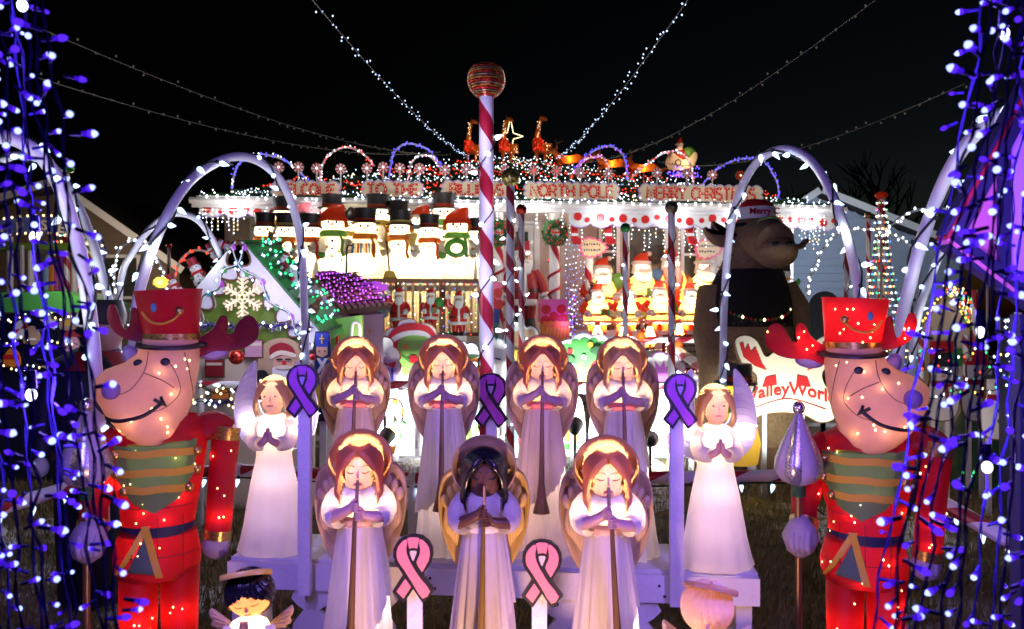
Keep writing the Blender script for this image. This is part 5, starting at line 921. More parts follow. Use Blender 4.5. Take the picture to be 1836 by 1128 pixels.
# lower row, washed out by the floodlights
LY = 8.9
for x, w, h, yc, l, lay in ((650, 90, 120, 760, 'tall white board with a faint red zigzag, left of the candy cane', [('zigzag', 'red', [(20, 50), (36, 30), (24, 20), (34, 0), (38, 2), (30, 20), (42, 30), (26, 52)]), ('shape', 'green', s2([(-24, -10), (-10, 10), (0, -20), (-20, -40)], 3))]), (735, 96, 130, 760, 'tall blank white board behind the candy cane cutout', [('line', 'grey', [(10, -30), (14, -30), (14, -44), (10, -44)])]), (838, 80, 130, 768, 'pale green and blue board behind the middle ribbon', [('shape', 'lime', s2([(-10, 0), (24, 10), (30, -40), (0, -50)], 4)), ('shape', 'sky_blue', s2([(-10, 20), (20, 44), (34, 14), (6, 10)], 4))]), (1010, 66, 100, 758, 'white board with pale blue star and orange corner', [('star', 'sky_blue', [((24 if i % 2 == 0 else 12)*math.cos(PI/2+2*PI*i/10), (24 if i % 2 == 0 else 12)*math.sin(PI/2+2*PI*i/10)+16) for i in range(10)]), ('corner', 'orange', s2([(4, -10), (26, -6), (24, -36), (4, -30)], 3)), ('leaf', 'green', [(0, -38), (22, -34), (26, -46), (4, -48)])]), (1106, 84, 118, 762, 'broad white board behind the blonde trumpeter', []), (1188, 70, 130, 764, 'tall white board with a red edge beside the right ribbon post', [('edge_stripe', 'red', s2([(26, 40), (32, 10), (24, -20), (30, -20), (36, 10), (32, 44)], 3))]), (930, 70, 110, 764, 'white board behind the thin candy poles', [('shape', 'sky_blue', s2([(-20, 0), (0, 30), (20, 0), (0, -30)], 4))])):
    cut(x, yc, 0, 0, LY, l, lay, group='floodlit white boards in the lower row', edge='grey', out=s2([(-w/2, -h/2), (-w/2, h/3), (-w/5, h/2), (w/5, h/2), (w/2, h/3), (w/2, -h/2)], 4))
o = root('candy_cane_board', 'candy cane cutout with a green bow in the floodlit snow', 'cutout', (P(705, 800, 8.0).x, 8.0, 0)); cane = smooth([P(x, y, 8.0)-o.location for x, y in ((698, 812), (706, 780), (715, 745), (712, 725), (698, 724), (692, 742))], 8)
m = MB()
for i in range(len(cane)-1): m.tube([cane[i], cane[i+1]], S(9, 8), 'white' if (i//4) % 2 else 'orange', 8, flat=1)
ob('cane', m, o); m = MB()
for s in (-1, 1): m.ell(P(711+s*9, 760, 7.9)-o.location, (S(9, 8), .03, S(6, 8)), 'green', 9, 6); m.tube([P(711, 762, 7.9)-o.location, P(711+s*7, 785, 7.9)-o.location], [.02, .04], 'green', 6, flat=.3)
ob('bow', m, o); m = MB(); m.tube([P(698, 812, 8)-o.location, (P(698, 812, 8)-o.location)*1-V((0, 0, P(698, 812, 8).z))], .012, 'white_wood', 5); ob('stake', m, o)
# floodlights on stakes
def flood(px, py, Y, aim, label, watt):
    p = P(px, py, Y); o = root('floodlight', label, 'floodlight', (p.x, Y, 0), 0, 'floodlights staked in the lawn'); d = (V(aim)-p).normalized(); q = V((0, 0, p.z)); m = MB(); m.tube([q-d*.12, q-d*.08, q-d*.02, q+d*.07], [.028, .05, .062, .082], 'black', 14, True, False); ob('housing', m, o); m = MB(); m.tube([q+d*.055, q+d*.06], [.076, .07], 'flood_face', 14, True, True); ob('lens', m, o); m = MB(); m.tube([q-d*.05, (0, 0, p.z-.1), (0, 0, 0)], [.018, .014, .012], 'black', 7); ob('stake', m, o)
    lamp(p+d*.1, (.93, 1, .95), watt, None, .06, 118, aim, .8)
    m = MB(); rr = random.Random(px); m.tube(smooth([V((p.x, Y, .02))]+[V((p.x+.10*i, Y-.05*i+rr.uniform(-.05, .05), .02+.07*(i % 2))) for i in range(1, 7)], 5), .008, 'black', 5); one('power_cable', m, 'black cable looping on the snow from the '+label.split(' on ')[0].split(' with ')[0], 'cable')
flood(692, 786, 7.7, P(735, 690, 8.8), 'black floodlight with white rim in the snow left of the second angel', 330); flood(1031, 766, 7.9, P(1040, 690, 8.8), 'dark green floodlight on a stake in the snow right of the third angel', 330); flood(1166, 790, 7.6, P(1170, 740, 8.9), 'floodlight hidden behind the blonde angel', 260); flood(1428, 830, 6.35, P(1415, 728, 6.9), 'floodlight under the moose sign', 70); flood(855, 800, 7.6, P(850, 730, 8.8), 'floodlight behind the middle ribbon post', 200)
# ---- candy striped rails and poles
def rail(pts, r, label, pitch=.42, grp='candy striped pipe rails', skip=()):
    o = root('candy_rail', label, 'rail', V(pts[0])*1, 0, grp); o.location.z = 0; b = None
    for a, c in zip(pts, pts[1:]): m = candy_pole(V(a)-o.location, V(c)-o.location, r, pitch, None, n=12); ob('pipe', m, o)
    for i_, p in enumerate(pts):
        m = MB(); q = V(p)-o.location
        if i_ not in skip: m.tube([q+V((0, .0, -.01)), (q.x, q.y, 0)], r*.85, 'pvc', 10); ob('post', m, o)
        m = MB(); m.ell(q, r*1.15, 'pvc', 10, 7); ob('joint', m, o)
    return o
RZ_ = .73; fp = [P(-60, 930, 3.4), P(175, 858, 4.0), P(430, 842, 4.35), P(740, 858, 4.2), P(1150, 857, 4.2), P(1420, 852, 4.2), P(1660, 885, 3.6), P(1900, 1020, 2.75)]
for p in fp: p.z = CAMZ-.87*1.0 if False else p.z
near_rail = rail(fp, .032, 'candy striped pipe rail curving behind the angels', skip=(1, 2, 5, 6))
rail([P(640, 690, 8.2), P(880, 690, 8.2), P(1130, 692, 8.2), P(1240, 690, 8.2)], .042, 'candy striped rail in front of the painted boards'); rail([P(360, 690, 6.0), P(540, 692, 6.0)], .03, 'candy striped rail before the cottage front')
rail([P(1098, 608, 9.6), P(1258, 610, 9.4), P(1262, 650, 9.2)], .035, 'candy striped rail before the lit santas'); rail([P(1215, 628, 9.0), P(1300, 690, 7.6), P(1348, 700, 7.5)], .05, 'candy striped rail slanting towards the lit snowman beside the moose')
for i, x in enumerate((1149, 1216)): b = MB(); b.ell((0, 0, 0), S(9, 9.3), 'mold_orange', 12, 8); oo = one('orange_ball', b, ('orange ball on top of the rail post at the santas', 'orange ball on the slanting rail before the notice board')[i], 'ornament', P(x, (603, 620)[i], (9.45, 9.0)[i])); lamp((0, -.12, .05), (1, .6, .3), .6, oo, .02)
glitter('ball_amber', (.55, .22, .05), 60)
def pole(px, ytop, Y, wpx, ballr, ball, label, lights=True, pitch=.5, balltop=None, spiral=True):
    p = P(px, ytop, Y); r = S(wpx, Y)/2; o = root('candy_pole', label, 'candy pole', (p.x, Y, 0), 0, 'candy striped poles in the yard'); ob('pipe', candy_pole((0, 0, 0), (0, 0, p.z), r, pitch, None, n=18), o)
    if ball:
        br_ = S(ballr, Y); m = MB()
        if ballr > 25:
            c = V((0, 0, p.z+br_*.86)); n = 22
            for i in range(n): a = -PI/2+PI*(i+.5)/n; m.torus((0, 0, c.z+br_*math.sin(a)), br_*math.cos(a)*.985, br_*.062, (ball, 'ball_amber', 'ball_bronze')[i % 3], 26, 6, 'z')
            m.ell(c, br_*.95, ball, 20, 12)
        else: m.ell((0, 0, p.z+br_*.8), br_, ball, 20, 14)
        ob('ball', m, o)
    if lights:
        rr = random.Random(px); path = helix((p.x, Y, .3), (p.x, Y, p.z-.15), r+.008, max(3, p.z/(.55)), None, rr.random()*6)
        string_on(path, .17, 'white bulbs wound round the '+label.split(',')[0], 'light strings wound round candy poles', 'white', .005, lambda q, i: V((q.x-p.x, (q.y-Y)-.01, rr.uniform(-.01, .02))).normalized()*1+V((rr.uniform(-.2, .2), rr.uniform(-.3, .1), rr.uniform(-.6, .3))), 1.05 if Y > 6.5 else 1.45, rnd=rr)
    return o
pole(872, 172, 6.0, 26, 33, 'ball_red', 'tallest candy pole with a ribbed red and gold ball', True, .47); [lamp(P(872+s*28, y, 5.7), (.62, .52, 1), 5, None, .05) for s, y in ((-1, 230), (1, 360), (-1, 500), (1, 640))]; pole(915, 332, 7.4, 15, 17, 'ball_gold', 'thin candy pole with a glittering gold-green ball', True, .32); pole(935, 384, 8.4, 11, 10, 'ball_red', 'thin candy pole with a red ball, in front of the door', True, .5)
pole(1121, 416, 8.2, 10, 9, 'ball_green', 'thin candy pole with a green ball before the santas', True, .5); pole(1204, 382, 8.0, 13, 12, 'ball_bronze', 'thin candy pole with a bronze ball before the santas', True, .5); pole(1557, 392, 11, 8, 7, 'ball_bronze', 'slim candy pole with a bronze ball at the blue-grey house', False); pole(1518, 440, 10, 9, 0, None, 'slim candy pole without a ball behind the right arch', True); pole(1748, 520, 8, 10, 0, None, 'candy pole at the lit gingerbread hut', False)
pole(303, 445, 12, 6, 5, 'ball_red', 'slim candy pole with a red ball left of the cottage', False); pole(1826, 560, 6, 14, 0, None, 'candy pole at the right edge by the star lights', False)
# light trees: candy pole with strings of coloured lights spread like a tent
def light_tree(px, ytop, ybase, wpx, Y, ball, ballr, label, mats):
    p = P(px, ytop, Y); zb = P(px, ybase, Y).z; r = S(wpx, Y)/2; o = root('light_tree', label, 'light tree', (p.x, Y, 0), 0, 'tent-shaped light trees'); ob('pole', candy_pole((0, 0, 0), (0, 0, p.z), .045, .4, None, n=10), o); m = MB(); m.ell((0, 0, p.z+S(ballr, Y)*.7), (S(ballr, Y),)*2+(S(ballr, Y)*.62,), ball, 16, 9); ob('ball', m, o); rr = random.Random(px)
    for i in range(18):
        a = 2*PI*i/18; q0, q1 = V((.04*math.cos(a), .04*math.sin(a), p.z-.05)), V((r*math.cos(a), r*math.sin(a), zb)); w = MB(); pts = [q0.lerp(q1, t/8)+V((0, 0, 0)) for t in range(9)]; pts = [V((q0.x+(q1.x-q0.x)*(t/8)**1.5, q0.y+(q1.y-q0.y)*(t/8)**1.5, q0.z+(q1.z-q0.z)*t/8)) for t in range(9)]; w.tube(pts, .003, 'cable', 3); s_ = ob('string', w, o); e = MB(); dots(e, [q+V((rr.uniform(-.03, .03), rr.uniform(-.03, .03), 0)) for q in resample(pts, .085)], .0125, mats); tag(ob('bulbs', e, s_), kind='stuff')
MC = ['bulb_red', 'bulb_green', 'bulb_yellow', 'bulb_multi_blue', 'bulb_warm', 'bulb_white']
light_tree(1580, 358, 775, 150, 10.5, 'mold_red', 11, 'light tree of coloured strings under a red ball by the blue-grey house', MC); light_tree(118, 312, 775, 150, 10.5, 'ball_green', 15, 'light tree of coloured strings under a green ball by the drink stall', ['bulb_red', 'bulb_yellow', 'bulb_multi_blue', 'bulb_green', 'bulb_red', 'bulb_warm']); lamp(P(1580, 352, 9.9), (1, .2, .1), 1.5)
# small arches of lights at the sides
for pts, Y, mt, l in ((((205, 560), (207, 470), (222, 440), (245, 432), (268, 445), (290, 480), (300, 540)), 9, 'bulb_white', 'dotted white light arch in front of the brown house'), (((312, 505), (322, 470), (345, 450), (372, 452), (394, 470)), 8.5, 'bulb_red', 'red light arch behind the cottage snowmen'), (((1580, 425), (1605, 398), (1640, 378), (1690, 374), (1740, 400), (1770, 470)), 9, 'bulb_white', 'dotted white light arch before the blue-grey house'), (((1440, 560), (1452, 500), (1480, 440), (1515, 415), (1565, 412), (1620, 430), (1650, 470)), 9.5, 'bulb_white', 'white light arch rising behind the moose')):
    q = smooth([P(x, y, Y) for x, y in pts], 10); b = MB(); b.tube([V((q[0].x, q[0].y, 0))]+q+[V((q[-1].x, q[-1].y, 0))], .014, 'pvc', 6); o = one('light_arch', b, l, 'light arch', group='arches of light in the yard'); e = MB(); rr = random.Random(5); dots(e, [p+V((rr.uniform(-.03, .03), -.02, rr.uniform(-.03, .03))) for p in resample(q, .055)], .014, mt); tag(ob('bulbs', e, o), kind='stuff')
for ra, rb, rl in ((P(640, 690, 8.15), P(1240, 690, 8.15), 'white bulb string along the rail before the painted boards'), (P(360, 690, 5.95), P(540, 692, 5.95), 'white bulb string along the rail before the cottage')): string_on([ra.lerp(rb, i/20)+V((0, -.05, -.02+.03*math.sin(i*1.7))) for i in range(21)], .22, rl, 'light strings wound round pipe arches', 'white', .005, None, 1.0)
string_on(smooth([p+V((0, -.02, -.04)) for p in fp], 8), .17, 'white bulb string hanging under the near candy striped rail', 'light strings wound round pipe arches', 'cool', .005, lambda p, i: V((random.uniform(-.3, .3), random.uniform(-.3, .1), -1)), .95)
# ---- white pipe arches with big bulbs
def pipe_arch(ctrl, r, label, d=.13, sc=1.0, seed=0):
    q = smooth([P(*c) for c in ctrl], 9); rr = random.Random(seed); b = MB(); b.tube(q, r, 'pvc', 14); o = one('pipe_arch', b, label, 'arch', group='white pipe arches'); 
    for f in (.3, .5, .68): lamp(q[int(f*(len(q)-1))]+V((0, -.16, -.22)), (.82, .88, 1), 1.1, None, .03)
    w = []; L = 0; tn = V((0, 1, 0))
    for i, p in enumerate(q):
        t = (q[min(i+1, len(q)-1)]-q[max(i-1, 0)]).normalized(); L += (p-q[i-1]).length if i else 0; u = t.cross(tn).normalized(); v = t.cross(u); a = L*2*PI/.62+seed; w.append(p+(u*math.cos(a)+v*math.sin(a))*(r+.007))
    string_on(w, d, 'white bulb string on the '+label, 'light strings wound round pipe arches', 'cool', .0055, lambda p, i: V((rr.uniform(-1, 1), rr.uniform(-.9, .1), rr.uniform(-.8, .3))), sc*1.22, rnd=rr, n=6)
pipe_arch([(235, 900, 3.9), (240, 600, 3.95), (262, 480, 4.05), (305, 375, 4.2), (355, 312, 4.4), (420, 281, 4.7), (475, 296, 4.95), (515, 345, 5.15), (538, 430, 5.3), (546, 560, 5.4), (550, 810, 5.5)], .026, 'white pipe arch by the cottage', .15, 1, 1)
pipe_arch([(-190, 900, 3.0), (-170, 500, 3.05), (-110, 330, 3.1), (-20, 250, 3.15), (50, 262, 3.2), (100, 320, 3.25), (140, 440, 3.3), (163, 580, 3.3), (176, 740, 3.35), (185, 950, 3.4)], .028, 'thick white pipe arch at the far left', .16, .85, 2)
pipe_arch([(-120, 560, 5.0), (-60, 380, 5.0), (0, 292, 5.0), (50, 280, 5.0), (100, 305, 5.0), (150, 390, 5.0), (185, 500, 5.0), (203, 600, 5.0), (208, 850, 5.0)], .027, 'white pipe arch behind the thick one at the left', .15, 1, 3)
pipe_arch([(212, 760, 6.5), (215, 520, 6.5), (240, 450, 6.5), (280, 400, 6.5), (320, 383, 6.5), (362, 402, 6.5), (400, 470, 6.6), (412, 540, 6.7), (415, 700, 6.8)], .026, 'slim white pipe arch left of the cottage', .2, .9, 4)
pipe_arch([(1294, 870, 6.0), (1296, 690, 5.95), (1298, 560, 5.9), (1304, 460, 5.8), (1318, 370, 5.6), (1350, 300, 5.3), (1398, 268, 5.0), (1450, 285, 4.8), (1490, 345, 4.6), (1520, 430, 4.45), (1540, 530, 4.35), (1552, 680, 4.25), (1560, 870, 4.2)], .027, 'white pipe arch in front of the brown moose', .14, 1, 5)
pipe_arch([(1600, 900, 3.9), (1612, 620, 3.85), (1632, 510, 3.75), (1660, 410, 3.65), (1700, 310, 3.5), (1745, 245, 3.4), (1800, 205, 3.3), (1860, 215, 3.2), (1930, 330, 3.1), (1960, 700, 3.0)], .029, 'white pipe arch at the far right', .15, 1, 6)
pipe_arch([(1625, 800, 5.6), (1640, 600, 5.6), (1668, 500, 5.6), (1705, 420, 5.6), (1750, 380, 5.6), (1810, 400, 5.6), (1850, 520, 5.6)], .026, 'slim white pipe arch behind the far right one', .17, .9, 7)
# ---- strings overhead, from the house out over the yard
def overhead(a, c, sag, label, lit, r, d):
    a = P(*a); c = P(*c); pts = [a.lerp(c, i/30)-V((0, 0, sag*4*(i/30)*(1-i/30))) for i in range(31)]
    dot_string(pts, d, r, 'bulb_cool' if lit else 'bulb_unlit_glow', label, 'strings running from the house out over the yard', .0045, .035 if lit else .03, wmat='cable_grey', seed=int(a.x*10))  # unlit bulbs: a faint glow in the material replaces light falling on them
matte('sand_paint', (.55, .48, .32), .5); matte('cable_grey', (.16, .16, .13), .6)
overhead((838, 282, 13.5), (545, -18, 5.2), .12, 'lit white string crossing the sky to the left of the tall pole', True, .0068, .10); overhead((1000, 284, 13.5), (1240, -10, 5.2), .12, 'lit white string crossing the sky to the right of the star', True, .0068, .10)
overhead((805, 278, 15), (70, 50, 6), .25, 'unlit string crossing the dark sky, upper one on the left', False, .012, .2); overhead((790, 272, 15), (70, 140, 6.2), .25, 'unlit string crossing the dark sky, lower one on the left', False, .012, .2); overhead((1040, 292, 15), (1580, -8, 6), .3, 'unlit string crossing the dark sky, upper one on the right', False, .012, .2); overhead((1180, 290, 15), (1730, 150, 6.5), .3, 'unlit string crossing the dark sky, lower one on the right', False, .012, .2)
# ---- the moose statue
MY = 8.0; g = S(1, MY); o = root('moose_statue', 'big brown fuzzy moose statue in a santa hat and goggles', 'moose statue', (P(1350, 0, MY).x, MY, P(0, 790, MY).z)); z = lambda y: (790-y)*g; x = lambda v: (v-1350)*g
b = MB(); b.loft([(x(1348), 0, 0, 84*g, .42), (x(1346), 0, z(740), 92*g, .46), (x(1342), 0, z(650), 88*g, .46), (x(1340), -.02, z(580), 78*g, .42), (x(1340), -.03, z(520), 66*g, .36), (x(1342), -.05, z(475), 50*g, .28), (x(1348), -.10, z(445), 44*g, .26), (x(1352), -.12, z(418), 42*g, .26), (x(1352), -.10, z(398), 32*g, .2)], 'fur_brown', 26); ob('body', b, o)
fm = MB(); rr = random.Random(77); bf = b
for f in bf.f:
    vv = [V(bf.v[a]) for a in f]
    if len(vv) != 4: continue
    nn = (vv[1]-vv[0]).cross(vv[2]-vv[0]); ar = nn.length; nn.normalize(); cc = sum(vv, V())/4
    if nn.dot(V((cc.x, cc.y+.05, 0))) < 0: nn = -nn
    for _ in range(int(ar*900)+1):
        s_, t_ = rr.random(), rr.random(); q = vv[0].lerp(vv[1], s_).lerp(vv[3].lerp(vv[2], s_), t_); d = (nn*.7+V((rr.gauss(0, .35), rr.gauss(0, .35), -.55+rr.gauss(0, .3)))).normalized()*rr.uniform(.025, .055); w_ = d.cross(nn)
        if w_.length < 1e-6: continue
        w_ = w_.normalized()*.005; fm.add([q-w_, q+w_, q+d], [(0, 1, 2)], 'fur_brown')
tag(ob('fur', fm, o), kind='stuff')
b = MB(); b.tube([(x(1346), -.15, z(428)), (x(1355), -.33, z(437)), (x(1362), -.46, z(446)), (x(1364), -.54, z(450))], [36*g, 39*g, 37*g, 20*g], 'fur_brown', 18); b.ell((x(1364), -.46, z(458)), (36*g, .20, 29*g), 'fur_brown', 16, 10); ob('muzzle', b, o)
b = MB(); b.ell((x(1352), -.645, z(447)), (6*g, .03, 4*g), 'black_fur', 8, 6); b.ell((x(1376), -.645, z(447)), (6*g, .03, 4*g), 'black_fur', 8, 6); ob('nostrils', b, o)
for s, pts, c in ((-1, [(1318, 440), (1300, 446), (1275, 440), (1258, 420), (1258, 410), (1270, 418), (1272, 400), (1284, 414), (1300, 424), (1322, 424)], 1), (1, [(1392, 432), (1410, 438), (1425, 440), (1437, 430), (1432, 446), (1415, 450), (1396, 446)], 1)):
    b = MB(); b.prism(s2([(x(q[0]), z(q[1])) for q in pts], 4), -.20, -.08, 'fur_tan', (0, 0, 0), .03); ob('antler', b, o)
b = MB(); b.ell((x(1325), -.14, z(408)), (15*g, .05, 9*g), 'fur_tan', 10, 7, Matrix.Rotation(.6, 3, 'Y')); ob('ear', b, o); b = MB(); b.ell((x(1401), -.14, z(420)), (10*g, .05, 9*g), 'fur_tan', 10, 7); ob('ear', b, o)
b = MB(); b.tube(smooth([(x(1285), .0, z(520)), (x(1272), -.10, z(600)), (x(1278), -.25, z(690)), (x(1296), -.34, z(740))], 4), [34*g]*5+[30*g]*4+[26*g]*4, 'fur_brown', 14); ob('arm', b, o); b = MB(); b.tube(smooth([(x(1400), .0, z(520)), (x(1428), -.12, z(580)), (x(1446), -.3, z(640)), (x(1452), -.36, z(700))], 4), [30*g]*5+[27*g]*4+[22*g]*4, 'fur_brown', 14); ob('arm', b, o)
b = MB(); b.loft([(x(1340), -.045, z(585), 75*g, .40), (x(1340), -.055, z(540), 72*g, .395), (x(1340), -.055, z(510), 65*g, .365), (x(1341), -.065, z(485), 55*g, .315)], 'black_fur', 24, False, False, lambda a, i, zz: 1.02 if math.sin(a) < .2 else .9); ob('bib', b, o)
nb = [V((x(1341)+58*g*1.12*math.sin(t), -.06-.42*math.cos(t)*1.06, z(505)-(math.cos(t)*.5+.5)**1.0*68*g)) for t in [R(-80+160*i/26) for i in range(27)]]; b = MB(); b.tube(nb, .006, 'cable', 4); l = one('bead_necklace', b, 'coloured bead necklace around the moose neck', 'necklace', o.location); e = MB()
for i, q in enumerate(nb): dots(e, [q+V((0, -.02, 0))], .016, ('red', 'gold', 'green', 'bulb_warm', 'red')[i % 5])
tag(ob('beads', e, l), kind='stuff')
m = MB(); m.torus((0, 0, 0), .05, .02, 'white', 6, 5); [q_ for q_ in ()]; 
b = MB(); b.loft([(x(1351), -.10, z(397), 33*g, .21), (x(1351), -.10, z(376), 32*g, .205)], 'white', 22, True, False); hb = b; b = MB(); b.loft([(x(1351), -.10, z(376), 31*g, .20), (x(1350), -.10, z(367), 27*g, .17), (x(1347), -.10, z(362), 16*g, .1)], 'red', 20); hat = one('santa_hat', b, 'red santa hat with a white lettered band on the moose', 'hat', o.location); ob('band', hb, hat)
t = ob('lettering', text_mesh('Merry C', .085, 'red', .006), hat); t.location = (x(1353), -.318, z(386))
b = MB(); gq = smooth([V((x(1338), -.42, z(404))), V((x(1355), -.46, z(400))), V((x(1372), -.42, z(402))), V((x(1374), -.41, z(412))), V((x(1356), -.46, z(411))), V((x(1340), -.42, z(414)))], 5, True); b.tube(gq+[gq[0]], .012, 'lime', 6); gl = one('ski_goggles', b, 'green-rimmed ski goggles over the moose eyes', 'goggles', o.location); b = MB(); b.add([q+V((0, .005, 0)) for q in gq], [tuple(range(len(gq)))], 'window_dark'); ob('lens', b, gl); b = MB(); b.torus((x(1351), -.12, z(408)), 46*g, .018, 'black', 24, 5, 'z', 0, 2*PI, .72); ob('strap', b, gl)
b = MB(); b.box((x(1350), 0, -o.location.z/2), (.9, .8, o.location.z), 'brown'); one('plinth', b, 'dark wooden plinth under the moose statue', 'plinth', o.location)
# ---- moose-shaped board with lettering
SY = 6.9; o = root('antler_sign', 'cream antler-shaped sign board lettered in red', 'sign', (P(1410, 0, SY).x, SY, 0)); z = lambda y: P(0, y, SY).z; x = lambda v: (v-1410)*S(1, SY); out = s2([(1318, 612), (1336, 602), (1356, 612), (1372, 640), (1394, 628), (1430, 628), (1448, 640), (1462, 612), (1484, 602), (1500, 612), (1498, 640), (1474, 666), (1478, 690), (1500, 720), (1496, 748), (1470, 756), (1440, 742), (1400, 738), (1366, 742), (1346, 752), (1330, 736), (1352, 700), (1356, 672), (1330, 650)], 4)
ol = [(x(a), z(c)) for a, c in out]; b = MB(); b.prism(ol, -.015, .015, 'cream'); ob('board', b, o); b = MB(); b.prism(offset(ol, .01), -.006, .012, 'brown'); ob('edge', b, o)
for pts in ([(1325, 616), (1332, 614), (1335, 628), (1341, 616), (1346, 630), (1354, 622), (1366, 652), (1374, 664), (1352, 656), (1332, 640)], [(1495, 616), (1488, 614), (1485, 628), (1479, 616), (1474, 630), (1466, 622), (1454, 652), (1446, 664), (1468, 656), (1488, 640)], [(1366, 694), (1372, 676), (1390, 672), (1392, 690)], [(1452, 694), (1446, 676), (1428, 672), (1426, 690)]):
    b = MB(); b.prism([(x(a), z(c)) for a, c in pts], -.021, -.0155, 'red'); ob('red_inset', b, o)
rr_ = math.radians
ln = 'WalleyWorld'; cx0 = 0
tm = text_mesh(ln, S(31, SY), 'red', .003)
for v_ in tm.vertices: v_.co.z -= v_.co.x**2*.55
t = ob('lettering', tm, o); t.location = (x(1412), -.019, z(698))
b = MB(); b.tube(smooth([(x(1345), -.018, z(734)), (x(1410), -.018, z(715)), (x(1480), -.018, z(734))], 8), .008, 'red', 6, flat=.4); ob('underline', b, o); b = MB()
for s in (1372, 1440): b.box((x(s), .04, z(750)/2), (.04, .04, z(735)), 'grey')
ob('stake', b, o)
# lit snowman beside the moose, big snowman board, dark arched board
o = root('snowman', 'yellow-lit plastic snowman with a black hat beside the right praying angel', 'snowman', P(1318, 830, 6.6), -.25, None, S(178, 6.6)); o.location.z = P(0, 830, 6.6).z
m = MB(); m.loft([(0, 0, 0, .22, .2), (0, 0, .2, .25, .22), (0, 0, .42, .20, .18), (0, 0, .56, .13, .12), (0, 0, .66, .155, .15), (0, 0, .76, .15, .145), (0, 0, .83, .1, .1)], 'mold_yellow', 18, False, True); ob('body', m, o); m = MB(); m.loft([(0, 0, .79, .22, .21), (0, 0, .82, .22, .21), (0, 0, .83, .165, .16), (0, 0, .96, .17, .165), (0, 0, 1, .16, .155)], 'mold_black', 18); h = ob('hat', m, o); m = MB(); m.loft([(0, 0, .83, .17, .165), (0, 0, .875, .172, .168)], 'mold_red', 18, False, False); ob('hat_band', m, h); m = MB(); m.loft([(0, 0, .52, .18, .165), (0, 0, .57, .17, .16), (0, 0, .6, .14, .13)], 'mold_green', 14); m.tube([(.1, -.17, .55), (.13, -.21, .40)], [.05, .06], 'mold_green', 7, flat=.4); ob('scarf', m, o); m = MB(); [m.ell((s*.06, -.135, .72), (.018, .01, .026), 'black', 7, 5) for s in (-1, 1)]; m.tube([(0, -.14, .68), (0, -.2, .67)], [.02, .008], 'mold_orange', 6); m.tube(smooth([(-.06, -.13, .64), (0, -.145, .62), (.06, -.13, .64)], 4), .006, 'black', 5); ob('face', m, o); lamp((0, 0, .68), (1, .8, .35), 2.2, o, .02); lamp((0, 0, .3), (1, .8, .35), 3, o, .02)
cut(1404, 525, 0, 0, 11, 'tall white snowman board with a green mitten behind the moose', [('scarf', 'red', [(-18, 14), (8, 10), (8, 4), (-18, 8)]), ('nose', 'orange', [(2, 28), (20, 24), (4, 22)]), ('eye', 'black', ci(2.5, 0, 34)), ('mitten', 'green', s2([(14, 10), (26, 26), (30, 18), (20, 6)], 3)), ('button', 'blue', ci(3, -6, -16)), ('button', 'blue', ci(3, -2, -32)), ('hat', 'black', [(-22, 40), (-18, 64), (10, 58), (12, 38)])], out=s2([(-24, -60), (-30, -20), (-18, 10), (-22, 36), (-6, 50), (12, 40), (10, 14), (24, -10), (22, -56)], 4), edge='sky_blue')
cut(1478, 562, 0, 0, 6.9, 'dark round-topped board standing behind the right soldier hat', [], out=[(-27, -60), (-27, 10)]+[(27*math.cos(R(180-20*i)), 14+26*math.sin(R(180-20*i))) for i in range(10)]+[(27, -60)], base='black', edge=None)
# ---- lit gingerbread hut, snowmen boards at the right
o = root('gingerbread_hut', 'gingerbread hut edged with coloured lights at the right', 'hut', (P(1725, 0, 8.2).x, 8.2, 0)); r_ = rel(o); b = MB(); flat(b, o, [(1650, 842), (1650, 590), (1690, 530), (1735, 590), (1735, 842)], 8.2, .08, 'cream'); ob('front_wall', b, o); b = MB(); p = [r_(1690, 522, 8.15), r_(1740, 592, 8.15), r_(1640, 592, 8.15)]; d = V((.9, 1.3, 0)); b.add([p[0], p[1], p[1]+d, p[0]+d], [(0, 1, 2, 3)], 'white_wood'); b.add([p[0], p[2], p[2]+d, p[0]+d], [(3, 2, 1, 0)], 'white_wood'); rf = ob('roof', b, o); m = MB(); m.box((r_(1692, 660, 8.1).x, -.06, r_(0, 655, 8.2).z), (.22, .04, .5), 'red'); ob('door', m, o); [ob('candy_post', candy_pole(r_(xx, 846, 8.05), r_(xx, 600, 8.05), .03, .2, None, n=10), o) for xx in (1652, 1732)]
m = MB(); m.prism(circle(.09, 14), -.1, -.06, 'green', r_(1712, 640, 8.2)); ob('candy_button', m, o)
for pp, qq, mt, l in ((p[2], p[0], 'bulb_yellow', 'amber bulbs up the left roof edge of the gingerbread hut'), (p[0], p[1], 'bulb_yellow', 'amber bulbs down the right roof edge of the gingerbread hut')): dot_string([pp+o.location+V((0, -.05, .02)), qq+o.location+V((0, -.05, .02))], .045, .014, mt, l, 'lights on the gingerbread hut', .006, .01)
for i in range(6): a = p[0].lerp(p[1], i/6)+o.location+V((.02, 0, .05)); dot_string([a, a+d], .13, .016, MC, f'coloured bulbs across the gingerbread hut roof, {["at the ridge","second row","third row","fourth row","fifth row","at the eave"][i]}', 'lights on the gingerbread hut', .005, .03, seed=i)
lamp(P(1700, 600, 7.2), (1, .75, .5), 3, None, .1)
